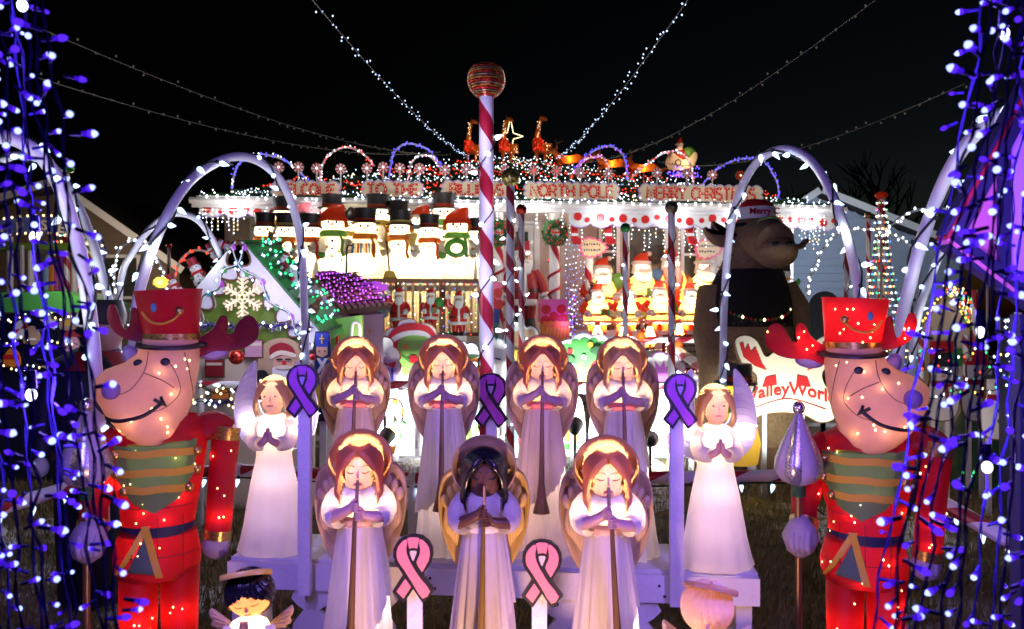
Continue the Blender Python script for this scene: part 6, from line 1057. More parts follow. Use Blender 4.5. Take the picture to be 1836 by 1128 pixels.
for i, (xx, yy, w, h, Y, hat_, l) in enumerate(((1688, 692, 58, 116, 6.6, 'black', 'white snowman board with a navy hat, left of three'), (1752, 690, 54, 120, 6.9, 'red', 'white snowman board with a red scarf, middle of three'), (1792, 718, 70, 130, 6.3, 'black', 'white snowman board with a black bowler and green wreath, right of three'))):
    so = s2([(-w*.32, -h*.5), (-w*.52, -h*.22), (-w*.34, h*.06), (-w*.34, h*.28), (-w*.2, h*.42), (w*.2, h*.42), (w*.34, h*.28), (w*.34, h*.06), (w*.52, -h*.22), (w*.32, -h*.5)], 4)
    cut(xx, yy, w, h, Y, l, [('scarf', 'dark_red', [(-w*.34, h*.08), (w*.34, h*.08), (w*.34, h*.0), (w*.18, -h*.02), (w*.22, -h*.2), (w*.1, -h*.2), (w*.06, 0), (-w*.34, 0)]), ('eye', 'black', ci(w*.045, -w*.12, h*.22)), ('eye', 'black', ci(w*.045, w*.12, h*.22)), ('nose', 'orange', [(-w*.03, h*.18), (w*.14, h*.15), (-w*.03, h*.13)]), ('button', 'navy', ci(w*.06, -w*.05, -h*.14)), ('button', 'navy', ci(w*.06, -w*.05, -h*.28)), ('hat', hat_, [(-w*.46, h*.30), (w*.46, h*.30), (w*.46, h*.35), (w*.26, h*.36), (w*.24, h*.52), (-w*.24, h*.52), (-w*.26, h*.36), (-w*.46, h*.35)])]+([('wreath', 'green', s2([(w*.3, h*.36), (w*.5, h*.30), (w*.62, h*.1), (w*.5, -h*.04), (w*.34, -h*.02), (w*.48, h*.12)], 4))] if i == 2 else []), out=so, edge='brown', group='snowman boards at the right')
b = MB(); rr = random.Random(9); b.loft([(0, 0, 0, .3, .3), (0, 0, .3, .22, .22), (0, 0, .62, .02, .02)], 'dark_green', 12); o = one('small_bush', b, 'little dark bush wrapped in green lights among the snowman boards', 'bush', P(1775, 690, 7.4)); o.location.z = 0; o.scale = (1.3, 1.3, 1.9); e = MB(); dots(e, [(math.cos(a)*(.3-.4*zz), math.sin(a)*(.3-.4*zz), zz) for a, zz in [(rr.uniform(0, 6.28), rr.uniform(0, .6)) for _ in range(70)]], .012, 'bulb_green'); tag(ob('bulbs', e, o), kind='stuff')
lamp(P(1760, 770, 5.9), (1, .8, .6), 4, None, .1)
b = MB(); b.tube([P(1812, 570, 6.2), P(1812, 930, 6.2)], .08, 'navy', 8); o = one('star_column', b, 'dark column covered with small white star lights at the right edge', 'light column'); e = MB(); rr = random.Random(2)
for _ in range(46):
    q = P(1812+rr.uniform(-10, 14), rr.uniform(570, 770), 6.1)
    for i in range(4): a = PI*i/4; d = V((math.cos(a), 0, math.sin(a)))*(.020 if i % 2 == 0 else .012); t = V((-d.z, 0, d.x)).normalized()*.003; e.add([q-d, q+t, q+d, q-t], [(0, 1, 2, 3)], 'bulb_white')
tag(ob('stars', e, o), kind='stuff')
# ---- drink stall at the left
CYY = 8.0; o = root('drink_stall', 'open candy-posted drink stall with a green counter roof', 'stall', (P(90, 0, CYY).x, CYY, 0)); r_ = rel(o); b = MB(); flat(b, o, [(-40, 560), (-20, 528), (150, 524), (205, 545), (205, 560)], CYY-.5, .7, 'green'); ob('counter_roof', b, o); b = MB(); flat(b, o, [(-30, 860), (-30, 562), (200, 562), (200, 860)], CYY-.3, .2, 'navy'); ob('counter_front', b, o)
for xx in (18, 56, 120, 134, 165): m = candy_pole(r_(xx, 525, CYY), r_(xx, 425, CYY), .028, .22, None, n=10) if xx in (120, 165) else MB().tube([r_(xx, 525, CYY), r_(xx, 425, CYY)], .03, 'white', 8); ob('post', m, o)
b = MB(); flat(b, o, [(-40, 450), (-40, 438), (140, 438), (140, 450)], CYY, .3, 'moss'); ob('fascia', b, o)
for xx, mt in ((66, 'sky_blue'), (75, 'orange'), (92, 'purple'), (108, 'red'), (85, 'pink')): m = MB(); m.loft([(r_(xx, 0, CYY).x, .2, r_(0, 520, CYY).z, .05, .05), (r_(xx, 0, CYY).x, .2, r_(0, 470, CYY).z, .05, .05), (r_(xx, 0, CYY).x, .2, r_(0, 455, CYY).z, .02, .02)], mt, 10); one('bottle', m, {'sky_blue': 'blue bottle on the drink stall counter', 'orange': 'orange bottle on the drink stall counter', 'purple': 'purple bottle on the drink stall counter', 'red': 'red bottle on the drink stall counter', 'pink': 'pink bottle on the drink stall counter'}[mt], 'bottle', o.location, group='bottles in the drink stall')
arcp = [(-60, 440), (-30, 415), (10, 403), (60, 397), (110, 398), (150, 408), (175, 425), (190, 455)]
top = smooth([P(a, c-9, 7.6) for a, c in arcp], 6); bot = smooth([P(a-4, c+22, 7.6) for a, c in arcp], 6); sg = root('arched_sign', 'arched slate sign lettered ESPRESSO over the drink stall', 'sign', (P(90, 0, 7.6).x, 7.6, P(0, 430, 7.6).z)); ol = [(q.x-sg.location.x, q.z-sg.location.z) for q in top]+[(q.x-sg.location.x, q.z-sg.location.z) for q in bot[::-1]]
b = MB(); vs = [V((a, yy, c)) for yy in (-.02, .02) for a, c in ol]; n = len(top); N = 2*n; fs = []
for i in range(n-1): fs += [(i, i+1, N-2-i, N-1-i)[::-1], (N+i, N+i+1, N+N-2-i, N+N-1-i)]
for i in range(N): fs.append((i, (i+1) % N, N+(i+1) % N, N+i))
b.add(vs, fs, 'denim'); ob('board', b, sg)
for ch, xx, yy, rot in (('U', 12, 414, -.25), ('P', 38, 408, -.12), ("'", 66, 396, -.05), ('S', 82, 405, .0), ('E', 112, 410, .12), ('S', 126, 415, .25), ('P', 139, 421, .4), ('R', 150, 430, .5), ('E', 158, 439, .62), ('S', 166, 448, .7), ('S', 173, 457, .8), ('O', 178, 467, .9)):
    t = ob('letter', text_mesh(ch, .13, 'sand_paint', .006), sg); q = P(xx, yy, 7.6)-sg.location; t.location = (q.x, -.026, q.z); t.rotation_euler = (0, rot, 0)
for pth, l in ((top, 'row of tiny star lights along the top edge of the arched sign'), (bot, 'row of tiny star lights along the bottom edge of the arched sign')):
    w = MB(); w.tube([q+V((0, -.03, 0)) for q in pth], .004, 'cable', 3); ls = one('light_string', w, l, 'light string', group='star lights on the arched sign'); e = MB()
    for q in resample(pth, .075):
        for i in range(3): a = PI*i/3+.3; d = V((math.cos(a), 0, math.sin(a)))*.018; t = V((-d.z, 0, d.x)).normalized()*.004; p_ = q+V((0, -.05, 0)); e.add([p_-d, p_+t, p_+d, p_-t], [(0, 1, 2, 3)], 'bulb_warm')
    tag(ob('bulbs', e, ls), kind='stuff')
for xx in (40, 168): m = MB(); m.tube([P(xx, 440, 7.65)-sg.location, P(xx, 560, 7.65)-sg.location], .02, 'grey', 6); ob('support', m, sg)
lamp(P(130, 470, 6.9), (1, .84, .66), 16, None, .1); lamp(P(60, 600, 6.6), (.8, .7, 1), 6, None, .15)
for xx, yy, l, lay, bs in ((88, 578, 'white star cutout on the stall front', [], 'white'), (122, 574, 'little painted bear with a yellow shirt on the stall front', [('shirt', 'yellow', [(-7, -10), (7, -10), (7, 0), (-7, 0)])], 'tan'), (150, 568, 'little white snowman figure on the stall front', [('scarf', 'red', [(-8, -2), (8, -2), (8, -6), (-8, -6)])], 'white'), (38, 590, 'red and white pinwheel cutout on the stall front', [('swirl', 'red', [(0, 0), (10, 12), (15, 2)]), ('swirl', 'red', [(0, 0), (-10, -12), (-15, -2)])], 'white'), (58, 600, 'skin-coloured gingerbread cutout on the stall front', [('icing', 'white', [(-8, -10), (8, -10), (8, -6), (-8, -6)])], 'tan'), (128, 612, 'pink painted house cutout low on the stall front', [('roof', 'dark_red', [(-20, 8), (0, 22), (20, 8)])], 'mauve'), (22, 640, 'orange candy cutout low on the stall front', [('band', 'red', [(-14, -4), (14, -4), (14, 4), (-14, 4)])], 'orange')):
    out = [((16 if i % 2 == 0 else 7)*math.cos(PI/2+PI*i/5), (16 if i % 2 == 0 else 7)*math.sin(PI/2+PI*i/5)) for i in range(10)] if xx == 88 else s2([(-13, -16), (-12, 4), (0, 16), (12, 4), (13, -16)], 4)
    cut(xx, yy, 0, 0, 7.3, l, lay, stake=False, edge=None, base=bs, out=out, group='cutouts on the stall front')
rr = random.Random(6)
for k, (x0, x1, y0, y1, Y) in enumerate(((0, 140, 545, 680, 7.0), (350, 560, 690, 720, 5.9), (1640, 1836, 620, 720, 6.0))):
    for j in range(3):
        pts = smooth([P(x0+(x1-x0)*i/7, y0+(y1-y0)*(j+.5)/3+rr.uniform(-14, 14), Y) for i in range(8)], 5)
        dot_string(pts, .06, .010, ['bulb_white', 'bulb_warm'] if k < 2 else MC+['bulb_white']*3, ('string of tiny white lights draped over the stall front, ', 'string of tiny white lights draped below the cottage, ', 'string of coloured lights draped before the snowman boards, ')[k]+('top row', 'middle row', 'bottom row')[j], 'draped strings of tiny lights', .004, .02, seed=k*3+j)
# ---- dark navy figure behind the left soldier
o = root('toy_guard_statue', 'life-size guard statue in a navy coat with red collar behind the left reindeer', 'statue', P(165, 0, 4.4)); o.location.z = 0; r_ = rel(o); b = MB(); b.loft([(0, 0, .02, .17, .15), (0, 0, .5, .19, .17), (0, 0, .85, .20, .18), (0, 0, 1.15, .22, .18), (.0, 0, 1.34, .22, .17), (.03, 0, 1.42, .10, .10)], 'navy', 18); ob('coat', b, o)
b = MB(); b.loft([(.06, -.02, 1.40, .075, .08), (.08, -.03, 1.47, .095, .10), (.08, -.03, 1.54, .10, .105), (.08, -.02, 1.62, .07, .08)], 'skin', 16); b.ell((.115, -.13, 1.52), (.022, .018, .03), 'skin', 8, 6); ob('head', b, o); b = MB(); b.loft([(.07, -.02, 1.545, .115, .12), (.07, -.02, 1.60, .12, .125), (.07, -.02, 1.68, .10, .10)], 'black', 16); ob('hat', b, o); b = MB(); b.loft([(.05, -.03, 1.30, .19, .17), (.06, -.03, 1.40, .12, .12)], 'dark_red', 14); ob('collar', b, o); b = MB(); b.tube(smooth([(.02, -.14, 1.42), (.13, -.17, 1.38), (.20, -.12, 1.25)], 5), .022, 'black', 7); ob('strap', b, o)
for s in (-1, 1): b = MB(); b.tube(smooth([(s*.20, 0, 1.30), (s*.25, -.02, 1.05), (s*.22, -.10, .82)], 5), [.075]*6+[.06]*5, 'navy', 12); b.ell((s*.21, -.13, .78), (.045, .05, .055), 'white', 9, 7); ob('arm', b, o)
b = MB(); b.loft([(0, 0, .82, .21, .19), (0, 0, .87, .212, .192)], 'brown', 16, False, False); ob('belt', b, o)
matte('wing_gold', (.55, .38, .07), .35, .15, 20)
# ================================================================== THE FOREGROUND
emit('flood_pink', (1, .45, .36), 8)
def PZ(px, py, z):
    """the place at height z that the photograph shows at (px, py)"""
    Y = (CAMZ-z)*FPX/(py-CY); return P(px, py, Y)
# ---- bench
BZ = .612; fl, fr_ = PZ(412, 1000, BZ), PZ(1360, 1030, BZ); bd = (fr_-fl); BL = bd.length; BA = math.atan2(bd.y, bd.x)
o = root('bench', 'long white wooden bench carrying the back row of angels', 'bench', (fl.x, fl.y, 0), BA); bench = o
for i in range(2): b = MB(); b.box((BL/2, .10+.185*i, BZ-.02), (BL, .175, .04), 'white_wood'); ob('seat_board', b, o)
b = MB(); b.box((BL/2, .0, BZ-.064), (BL+.004, .036, .104), 'white_wood'); ob('apron', b, o)
for xx in (.03, BL-.05):
    for yy in (.05, .26): b = MB(); b.box((xx, yy, (BZ-.04)/2), (.06, .06, BZ-.04), 'white_wood'); ob('leg', b, o)
def scal(cx, w, seed):
    p = [(cx-w/2, BZ-.117)]; z = BZ-.117
    prof = [(0, 0), (.02, -.04), (-.01, -.07), (-.035, -.085), (-.02, -.10), (.01, -.14), (.02, -.19), (.0, -.25), (-.03, -.28), (-.015, -.31), (.02, -.36), (.02, -.49)]
    R_ = [(cx+w/2+a, z+c) for a, c in prof]; L_ = [(cx-w/2-a, z+c) for a, c in prof]
    return s2(R_, 1)+L_[::-1]
for cx, w in ((.34, .13), (.62, .10), (1.50, .42)): b = MB(); b.prism(scal(cx, w, 1), .005, .03, 'white_wood'); ob('scalloped_panel', b, o)
t = ob('handwriting', text_mesh('39', .022, 'black', .001), o); t.location = (1.325, .002, BZ-.145)
for xx in (.30, .83, 1.72): m = MB(); [m.ell((xx+.02*k, -.02, BZ-.05-.04*k), .006, 'black', 7, 5) for k in (0, 1)]; ob('screws', m, o)
SZ = .29; b = MB(); b.box((0, 0, SZ-.02), (2.1, .34, .04), 'white_wood'); [b.box((s*.95, yy, (SZ-.04)/2), (.06, .06, SZ-.04), 'white_wood') for s in (-1, 1) for yy in (-.12, .12)]; one('low_shelf', b, 'low white shelf carrying the front row of angels', 'shelf', (-.1, 2.68, 0), BA*.4)

# ---- trumpeting angel (unit height)
def angel(pos, rz, label, H_=.92, hair='mold_auburn', dark=False, watt=2.0, belt='mold_pink', trum=-.0, seed=0, tilt=0, wing='mold_gold', gown='mold_white'):
    if dark: wing = 'wing_gold'
    o = root('trumpet_angel', label, 'angel', pos, rz, 'trumpeting angels on the bench and shelf', H_); rr = random.Random(seed)
    sk = 'skin_dark' if dark else 'mold_skin'; arm = 'skin_dark' if dark else 'mold_arm'
    pl = lambda A: (lambda a, i, z: 1+A*(1-z/.75)*(.55*math.cos(13*a+1.7*math.sin(z*4))+.3*math.cos(21*a+z*3)+.25*math.cos(5*a)))
    b = MB(); b.loft([(0, 0, 0, .125, .10), (0, 0, .012, .132, .107), (0, 0, .05, .128, .103), (0, 0, .12, .121, .097), (0, 0, .22, .114, .091), (0, 0, .34, .105, .085), (0, 0, .46, .095, .078), (0, 0, .56, .085, .072), (0, 0, .64, .072, .064), (0, 0, .672, .066, .060)], gown, 112, False, False, pl(.16)); ob('gown', b, o, 60)
    n = 112; rows = 12; vs = []; fs = []   # overskirt with a slanting hem
    for i in range(rows+1):
        for j in range(n):
            a = 2*PI*j/n; hem = .26+.13*math.sin(a-.5)*0+.17*max(0, math.cos(a-.1))**1.3-.06*max(0, math.cos(a-PI))+.012*math.sin(9*a); t = i/rows; z = .675-(.675-hem)*t; base = .068+(.115-.066)*((.675-z)/.55)**.85; k = (1+.15*(t**.7)*(.5*math.cos(13*a+2)+.35*math.cos(23*a)+.15*math.cos(7*a)))
            vs.append(V((math.cos(a)*(base+.006+.010*t)*k, math.sin(a)*(base*.86+.006+.010*t)*k, z)))
    for i in range(rows):
        for j in range(n): k = (j+1) % n; fs.append((i*n+j, (i+1)*n+j, (i+1)*n+k, i*n+k))
    b = MB(); b.add(vs, fs, gown); ob('overskirt', b, o, 60)
    b = MB(); b.loft([(0, -.004, .666, .071, .064), (0, -.004, .675, .075, .068), (0, -.004, .695, .075, .068), (0, -.004, .703, .071, .064)], belt, 30, False, False); ob('belt', b, o)
    b = MB(); b.loft([(0, 0, .695, .068, .062), (0, -.003, .72, .078, .068), (0, -.004, .755, .088, .072), (0, 0, .785, .086, .066), (0, .002, .805, .066, .052), (0, .003, .818, .042, .040)], gown, 36, False, False, lambda a, i, z: 1+.02*math.cos(14*a)); ob('bodice', cull(b, lambda c: abs(c.x) > .052 and .70 < c.z < .79 and abs(c.y) < .056), o, 60)
    b = MB(); b.torus((0, -.004, .812), .043, .007, belt if not dark else gown, 24, 7, 'z'); ob('collar', b, o)
    for s in (-1, 1):
        b = MB(); c = smooth([(s*.050, .0, .780), (s*.074, -.004, .768), (s*.093, -.016, .735), (s*.090, -.046, .706), (s*.066, -.078, .700)], 5); q = len(c); b.tube(c, [.032+.007*math.sin(PI*min(1, i/q*1.0))**.8*(1+.12*math.sin(i*1.9)) for i in range(q)], gown, 18, False, False); ob('sleeve', b, o, 60)
        b = MB(); w = V((s*.012 if s < 0 else .016, -.112, .752 if s < 0 else .724)); el = V((s*.098, -.060, .704)); b.tube(smooth([el, el.lerp(w, .5)+V((0, -.006, -.004)), w], 4), [.0235-.008*i/8 for i in range(9)], arm, 12)
        b.ell(w+V((0, -.004, .004)), (.018, .014, .016), arm, 10, 8)
        for k in range(4): f0 = w+V((-s*.004, -.012, .014-.0085*k)); b.tube(smooth([f0+V((s*.010, .004, 0)), f0+V((-s*.004, -.010, 0)), f0+V((-s*.016, -.004, -.001))], 3), [.0052]*6+[.0040], arm, 6)
        b.tube(smooth([w+V((s*.006, -.004, .014)), w+V((-s*.002, -.014, .024)), w+V((-s*.012, -.010, .027))], 3), [.0062]*6+[.0045], arm, 6); ob('forearm', b, o)
    # head
    hd = root.__call__ if False else None
    M = Matrix.Translation((0, -.006, .86)) @ Matrix.Rotation(R(9+tilt), 4, 'X') @ Matrix.Scale(1.17, 4) @ Matrix.Translation((0, .008, -.868))
    b = MB(); b.xf = M; vs = []
    b.loft([(0, -.022, .806, .018, .022), (0, -.024, .815, .032, .036), (0, -.020, .832, .045, .048), (0, -.014, .855, .0515, .056), (0, -.010, .88, .053, .060), (0, -.006, .905, .051, .060), (0, 0, .93, .043, .052), (0, .004, .948, .026, .03)], sk, 26, False)
    b.tube([(0, -.068, .888), (0, -.0745, .868), (0, -.070, .863)], [.002, .0046, .003], sk, 9, False, False); b.tube(smooth([(-.013, -.062, .842), (0, -.069, .8445), (.013, -.062, .842)], 3), .0042, 'mold_pink' if not dark else 'skin_dark', 6)
    cull(b, lambda c: (c.y > -.004 and c.z > .835) or (abs(c.x) > .047 and c.z > .82) or c.z > .945); b.loft([(0, 0, .79, .028, .028), (0, 0, .83, .026, .028)], sk, 14, False, False); ob('head', b, o)
    b = MB(); b.xf = M
    for s in (-1, 1):
        b.tube(smooth([(s*.010, -.0665, .880), (s*.022, -.0665, .8765), (s*.034, -.0590, .880)], 4), .0017, 'mold_brown' if not dark else 'black', 5); b.tube(smooth([(s*.008, -.067, .897), (s*.022, -.0665, .901), (s*.037, -.057, .897)], 4), .0015, 'mold_auburn' if not dark else 'black', 5)
    ob('closed_eyes', b, o)
    hr = 'gloss_black' if dark else hair; b = MB(); b.xf = M; n = 44; m_ = 20; vs = []; fs = []; c = V((0, .004, .888))
    for i in range(m_+1):
        a = PI*i/m_*.80
        for j in range(n):
            t = 2*PI*j/n; wv = 1+.022*math.sin(16*t+3*math.sin(a*3)); vs.append(c+V((.068*math.sin(a)*math.cos(t)*wv, .072*math.sin(a)*math.sin(t)*wv, .068*math.cos(a)*(1-.035*math.exp(-(math.cos(t)*math.sin(a)*9)**2)*(1 if math.sin(t) < 0 else 0)))))
    def kp(p):  # open over the face
        q = p-c; return q.y < .040 and not (q.y < .012 and q.z < .040-.30*abs(q.x))
    for i in range(m_):
        for j in range(n):
            f = (i*n+j, (i+1)*n+j, (i+1)*n+(j+1) % n, i*n+(j+1) % n); ct = sum((vs[k] for k in f), V())/4
            if kp(ct): fs.append(f)
    b.add(vs, fs, hr)
    for s in (-1, 1):
        for k in range(10):
            t = k/9; p0 = V((s*(.006+.030*t), -.060+.045*t, .942-.002*t)); p05 = V((s*(.030+.028*t), -.064+.055*t, .918)); p1 = V((s*(.051+.016*t), -.056+.055*t, .880)); p2 = V((s*(.061+.007*math.sin(k*2.1)), -.050+.05*t, .820)); p3 = V((s*(.056+.013*math.sin(k*2.3)), -.054+.045*t, .770+.014*(k % 3))); halfpipe(b, smooth([p0, p05, p1, p2, p3], 4), [.0085+.0025*math.sin(i*.4) if i < 12 else .0095-.0018*(i-12) for i in range(17)], (0, 0, .86), hr)
    ob('hair', b, o, 60)
    # halo bonnet
    b = MB(); hm = Matrix.Translation((0, .026, .885)) @ Matrix.Rotation(R(-14), 4, 'X'); b.xf = hm; rg = []
    for r_, y in ((.084, .020), (.098, .008), (.108, -.010), (.1135, -.018), (.119, -.012), (.117, .002), (.104, .026), (.08, .048), (.04, .056), (.002, .058)): rg.append([V((math.cos(2*PI*j/48)*r_, y, math.sin(2*PI*j/48)*r_*.98)) for j in range(48)])
    b.rings(rg, 'mold_halo' if not dark else 'mold_gold', False, False); ob('halo', b, o, 60)
    # wings
    for s in (-1, 1):
        b = MB(); ol = s2([(.045, .845), (.086, .880), (.126, .872), (.156, .836), (.168, .765), (.163, .690), (.145, .615), (.108, .535), (.082, .515), (.066, .60), (.050, .70)], 5); ol = [(s*x, z) for x, z in ol]
        cx, cz = s*.095, .72; rg = []
        for k, y in ((1.0, .050), (1.015, .038), (.97, .024), (.88, .026), (.78, .040), (.5, .044), (.2, .044)): rg.append([V((cx+(x-cx)*k, y+.02*((abs(x)-.05)*4), cz+(z-cz)*k)) for x, z in ol])
        b.rings(rg, wing, False, True); b.rings([[V((x, .052+.02*((abs(x)-.05)*4), z)) for x, z in ol], [V((cx+(x-cx)*.5, .070, cz+(z-cz)*.5)) for x, z in ol]], wing, False, True)
        for k in range(6):
            t = k/5; p0 = V((s*(.070+.055*t), .030, .80-.02*t)); p1 = V((s*(.078+.062*t), .026, .70-.02*t)); p2 = V((s*(.084+.035*t), .034, .575+.055*t)); b.tube(smooth([p0, p1, p2], 5), [.004+.0065*math.sin(PI*i/10) for i in range(11)], wing, 6)
        for k in range(4): b.ell((s*(.075+.022*k), .028, .815-.006*k*k), (.017, .012, .028), wing, 8, 6, Matrix.Rotation(s*.25, 3, 'Y'))
        ob('wing', b, o, 60)
    tp = [V((0, -.083, .838)), V((.0, -.118, .755)), V((trum*.3, -.124, .70)), V((trum*.6, -.138, .50)), V((trum*.85, -.150, .36)), V((trum, -.156, .29)), V((trum, -.158, .245)), V((trum, -.158, .228))]
    b = MB(); b.tube(tp, [.0055, .0065, .0075, .0105, .0135, .0215, .034, .038], 'bronze' if not dark else 'gold', 16, True, True); ob('trumpet', b, o, 50); b = MB(); b.ell(tp[5]+V((0, -.020, .01)), (.004, .003, .004), 'black', 7, 5); ob('rivet', b, o)
    if watt: lamp((0, .014, .885), (1, .58, .28), watt*.62, o, .012); lamp((0, .022, .765), (1, .60, .32), watt*.72, o, .015); lamp((0, 0, .42), (1, .74, .58), watt*1.1, o, .02); lamp((0, 0, .18), (1, .70, .60), watt*.08, o, .02); [lamp((s*.088, -.012, .735), (1, .62, .36), watt*.10, o, .01) for s in (-1, 1)]
    return o
def brot(px): return BA
for px, py, H_, hair, rz, w, lab, seed, tr in ((627, 1002, .895, 'mold_auburn', .20, 2.3, 'red-brown haired trumpet angel at the left end of the back row, looking aside', 1, -.012), (797, 1012, .905, 'mold_auburn', .05, 2.6, 'auburn trumpet angel in the back row behind the dark-haired one, left', 2, -.012), (970, 1017, .905, 'mold_dark_hair', -.03, 1.9, 'dark auburn trumpet angel in the back row, right of the middle purple ribbon', 3, .0), (1126, 1020, .90, 'mold_blond', -.10, 2.3, 'blonde trumpet angel in the back row', 4, .0)):
    p = PZ(px, py-16, BZ); angel((p.x, p.y+.055, BZ), rz, lab, H_, hair, False, w, 'mold_pink', tr, seed, (0, 5, -2, 2, 3)[seed], gown='mold_ivory' if seed in (1, 3) else 'mold_white').rotation_euler.y = (0, .018, -.012, .01, -.02)[seed]
for px, yt, Y, hair, rz, w, lab, dk, seed, tr, bl in ((645, 772, 2.66, 'mold_dark_hair', .10, 2.4, 'auburn trumpet angel at the left of the front row', False, 5, -.02, 'mold_arm'), (868, 783, 2.62, 'mold_dark_hair', .04, 0, 'unlit dark-skinned trumpet angel with black hair and golden wings', True, 6, -.012, 'white'), (1088, 783, 2.58, 'mold_auburn', -.05, 2.7, 'auburn trumpet angel at the right of the front row', False, 7, .03, 'mold_arm')):
    zt = P(0, yt, Y).z; p = P(px, 600, Y); angel((p.x, Y, SZ), rz, lab, zt-SZ-.0, hair, dk, w, bl, tr, seed)
# ---- praying angels
def praying(px, py, Hp, rz, label, seed):
    p = PZ(px, py-10, BZ); o = root('praying_angel', label, 'angel', (p.x, p.y+.05, BZ), rz, 'praying angels at the ends of the bench', Hp); sk = 'mold_skin'
    pl = lambda a, i, z: 1+.055*(1-z/.6)*(.6*math.cos(11*a+1.2*math.sin(z*5))+.4*math.cos(6*a+1))
    b = MB(); b.loft([(0, 0, 0, .195, .14), (0, 0, .015, .207, .148), (0, 0, .06, .192, .138), (0, 0, .16, .168, .122), (0, 0, .28, .150, .110), (0, 0, .40, .130, .099), (0, 0, .50, .108, .088), (0, 0, .56, .098, .082), (0, 0, .60, .112, .09), (0, -.004, .66, .125, .094), (0, -.002, .72, .12, .086), (0, 0, .765, .09, .066), (0, 0, .79, .045, .044)], 'mold_white', 72, False, False, pl); ob('gown', cull(b, lambda c: abs(c.x) > .075 and .655 < c.z < .76 and abs(c.y) < .06), o, 60)
    for s in (-1, 1):
        b = MB(); c = smooth([(s*.068, 0, .735), (s*.094, -.02, .685), (s*.092, -.065, .635), (s*.05, -.105, .63)], 5); b.tube(c, [.037+.008*math.sin(PI*i/len(c)) for i in range(len(c))], 'mold_white', 16, False, False); ob('sleeve', b, o, 60); b = MB(); b.tube(smooth([(s*.05, -.112, .63), (s*.018, -.135, .655), (s*.007, -.138, .70)], 4), [.020]*5+[.014]*4, sk, 9)
        for k in range(4): b.tube([(s*.006, -.128-.007*k, .69), (s*.004, -.128-.007*k, .725-.004*abs(k-1.5))], [.0048, .003], sk, 6)
        b.tube([(s*.012, -.148, .675), (s*.006, -.156, .70)], [.006, .004], sk, 6); ob('hand', b, o)
    HX = Matrix.Translation((0, 0, .80)) @ Matrix.Scale(1.13, 4) @ Matrix.Translation((0, 0, -.80)); b = MB(); b.xf = HX; b.loft([(0, -.03, .795, .022, .025), (0, -.03, .81, .042, .045), (0, -.022, .84, .055, .058), (0, -.016, .88, .062, .068), (0, -.01, .92, .058, .066), (0, 0, .96, .045, .05), (0, 0, .98, .02, .02)], sk, 24); b.tube([(0, -.082, .890), (0, -.0895, .866), (0, -.084, .860)], [.002, .0050, .003], sk, 8, False, False); cull(b, lambda c: (c.y > -.004 and c.z > .835) or (abs(c.x) > .055 and c.z > .83) or c.z > .965); b.loft([(0, 0, .77, .034, .034), (0, 0, .82, .034, .034)], sk, 14, False, False); ob('head', b, o)
    b = MB(); b.xf = HX
    for s in (-1, 1): b.ell((s*.026, -.080, .884), (.008, .004, .0045), 'mold_arm', 8, 6); b.ell((s*.026, -.0835, .884), (.0035, .002, .004), 'brown', 7, 5); b.tube(smooth([(s*.012, -.083, .902), (s*.027, -.081, .905), (s*.042, -.073, .90)], 3), .0016, 'mold_auburn', 5)
    b.tube(smooth([(-.014, -.0785, .835), (0, -.083, .8365), (.014, -.0785, .835)], 3), .004, 'mold_pink', 6); ob('face_features', b, o)
    b = MB(); b.xf = HX; c = V((0, .006, .905)); b.ell(c, (.080, .082, .080), 'mold_blond', 36, 18, None, lambda q: not (q.y < .02 and q.z < .05-.2*abs(q.x)))
    for s in (-1, 1):
        for k in range(6): t = k/5; halfpipe(b, smooth([(s*(.034+.035*t), -.068+.06*t, .945-.02*t), (s*(.066+.014*t), -.058+.05*t, .885), (s*(.078+.006*t), -.052+.05*t, .82), (s*(.074+.008*math.sin(k*2)), -.05+.045*t, .775)], 4), [.018]*9+[.014, .010, .006, .003], (0, 0, .88), 'mold_blond')
    ob('hair', b, o, 60)
    for s in (-1, 1):
        b = MB(); ol = s2([(.04, .74), (.082, .80), (.106, .88), (.112, .98), (.116, 1.085), (.165, 1.04), (.21, .96), (.236, .86), (.240, .76), (.222, .68), (.175, .61), (.10, .575), (.06, .60)], 4); ol = [(s*x, z) for x, z in ol]; cx, cz = s*.13, .74; rg = []
        for k, y in ((1, .055), (1.008, .045), (.97, .034), (.7, .036), (.3, .036)): rg.append([V((cx+(x-cx)*k, y, cz+(z-cz)*k)) for x, z in ol])
        b.rings(rg, 'mold_white', False, True); b.rings([[V((x, .056, z)) for x, z in ol], [V((cx+(x-cx)*.3, .066, cz+(z-cz)*.3)) for x, z in ol]], 'mold_white', False, True)
        for k in range(11):
            t = k/10; a0 = V((s*(.135-.02*t), .036, 1.03-.40*t)); a1 = V((s*(.16+.055*math.sin(PI*(.15+.6*t))), .033, .98-.33*t)); b.tube(smooth([a0, a0.lerp(a1, .5)+V((0, -.003, .012)), a1], 3), [.0028]*7, 'mold_white', 5)
        ob('wing', b, o, 60)
    lamp((0, .02, .69), (1, .64, .38), 1.5, o, .02); lamp((0, .010, .93), (1, .66, .36), .95, o, .01); lamp((0, .0, .42), (1, .68, .66), .45, o, .03); lamp((0, 0, .2), (.95, .62, .80), .25, o, .03); [lamp((s*.105, -.03, .68), (1, .62, .38), .16, o, .01) for s in (-1, 1)]; [lamp((s*.16, .050, .74), (.85, .70, 1), 1.1, o, .004) for s in (-1, 1)]
praying(485, 1004, P(0, 678, 3.25).z-BZ+.0, .04, 'praying angel with tall white wings at the left end of the bench', 1); praying(1288, 1032, P(0, 694, 3.05).z-BZ, -.04, 'praying angel with tall white wings at the right end of the bench', 2)
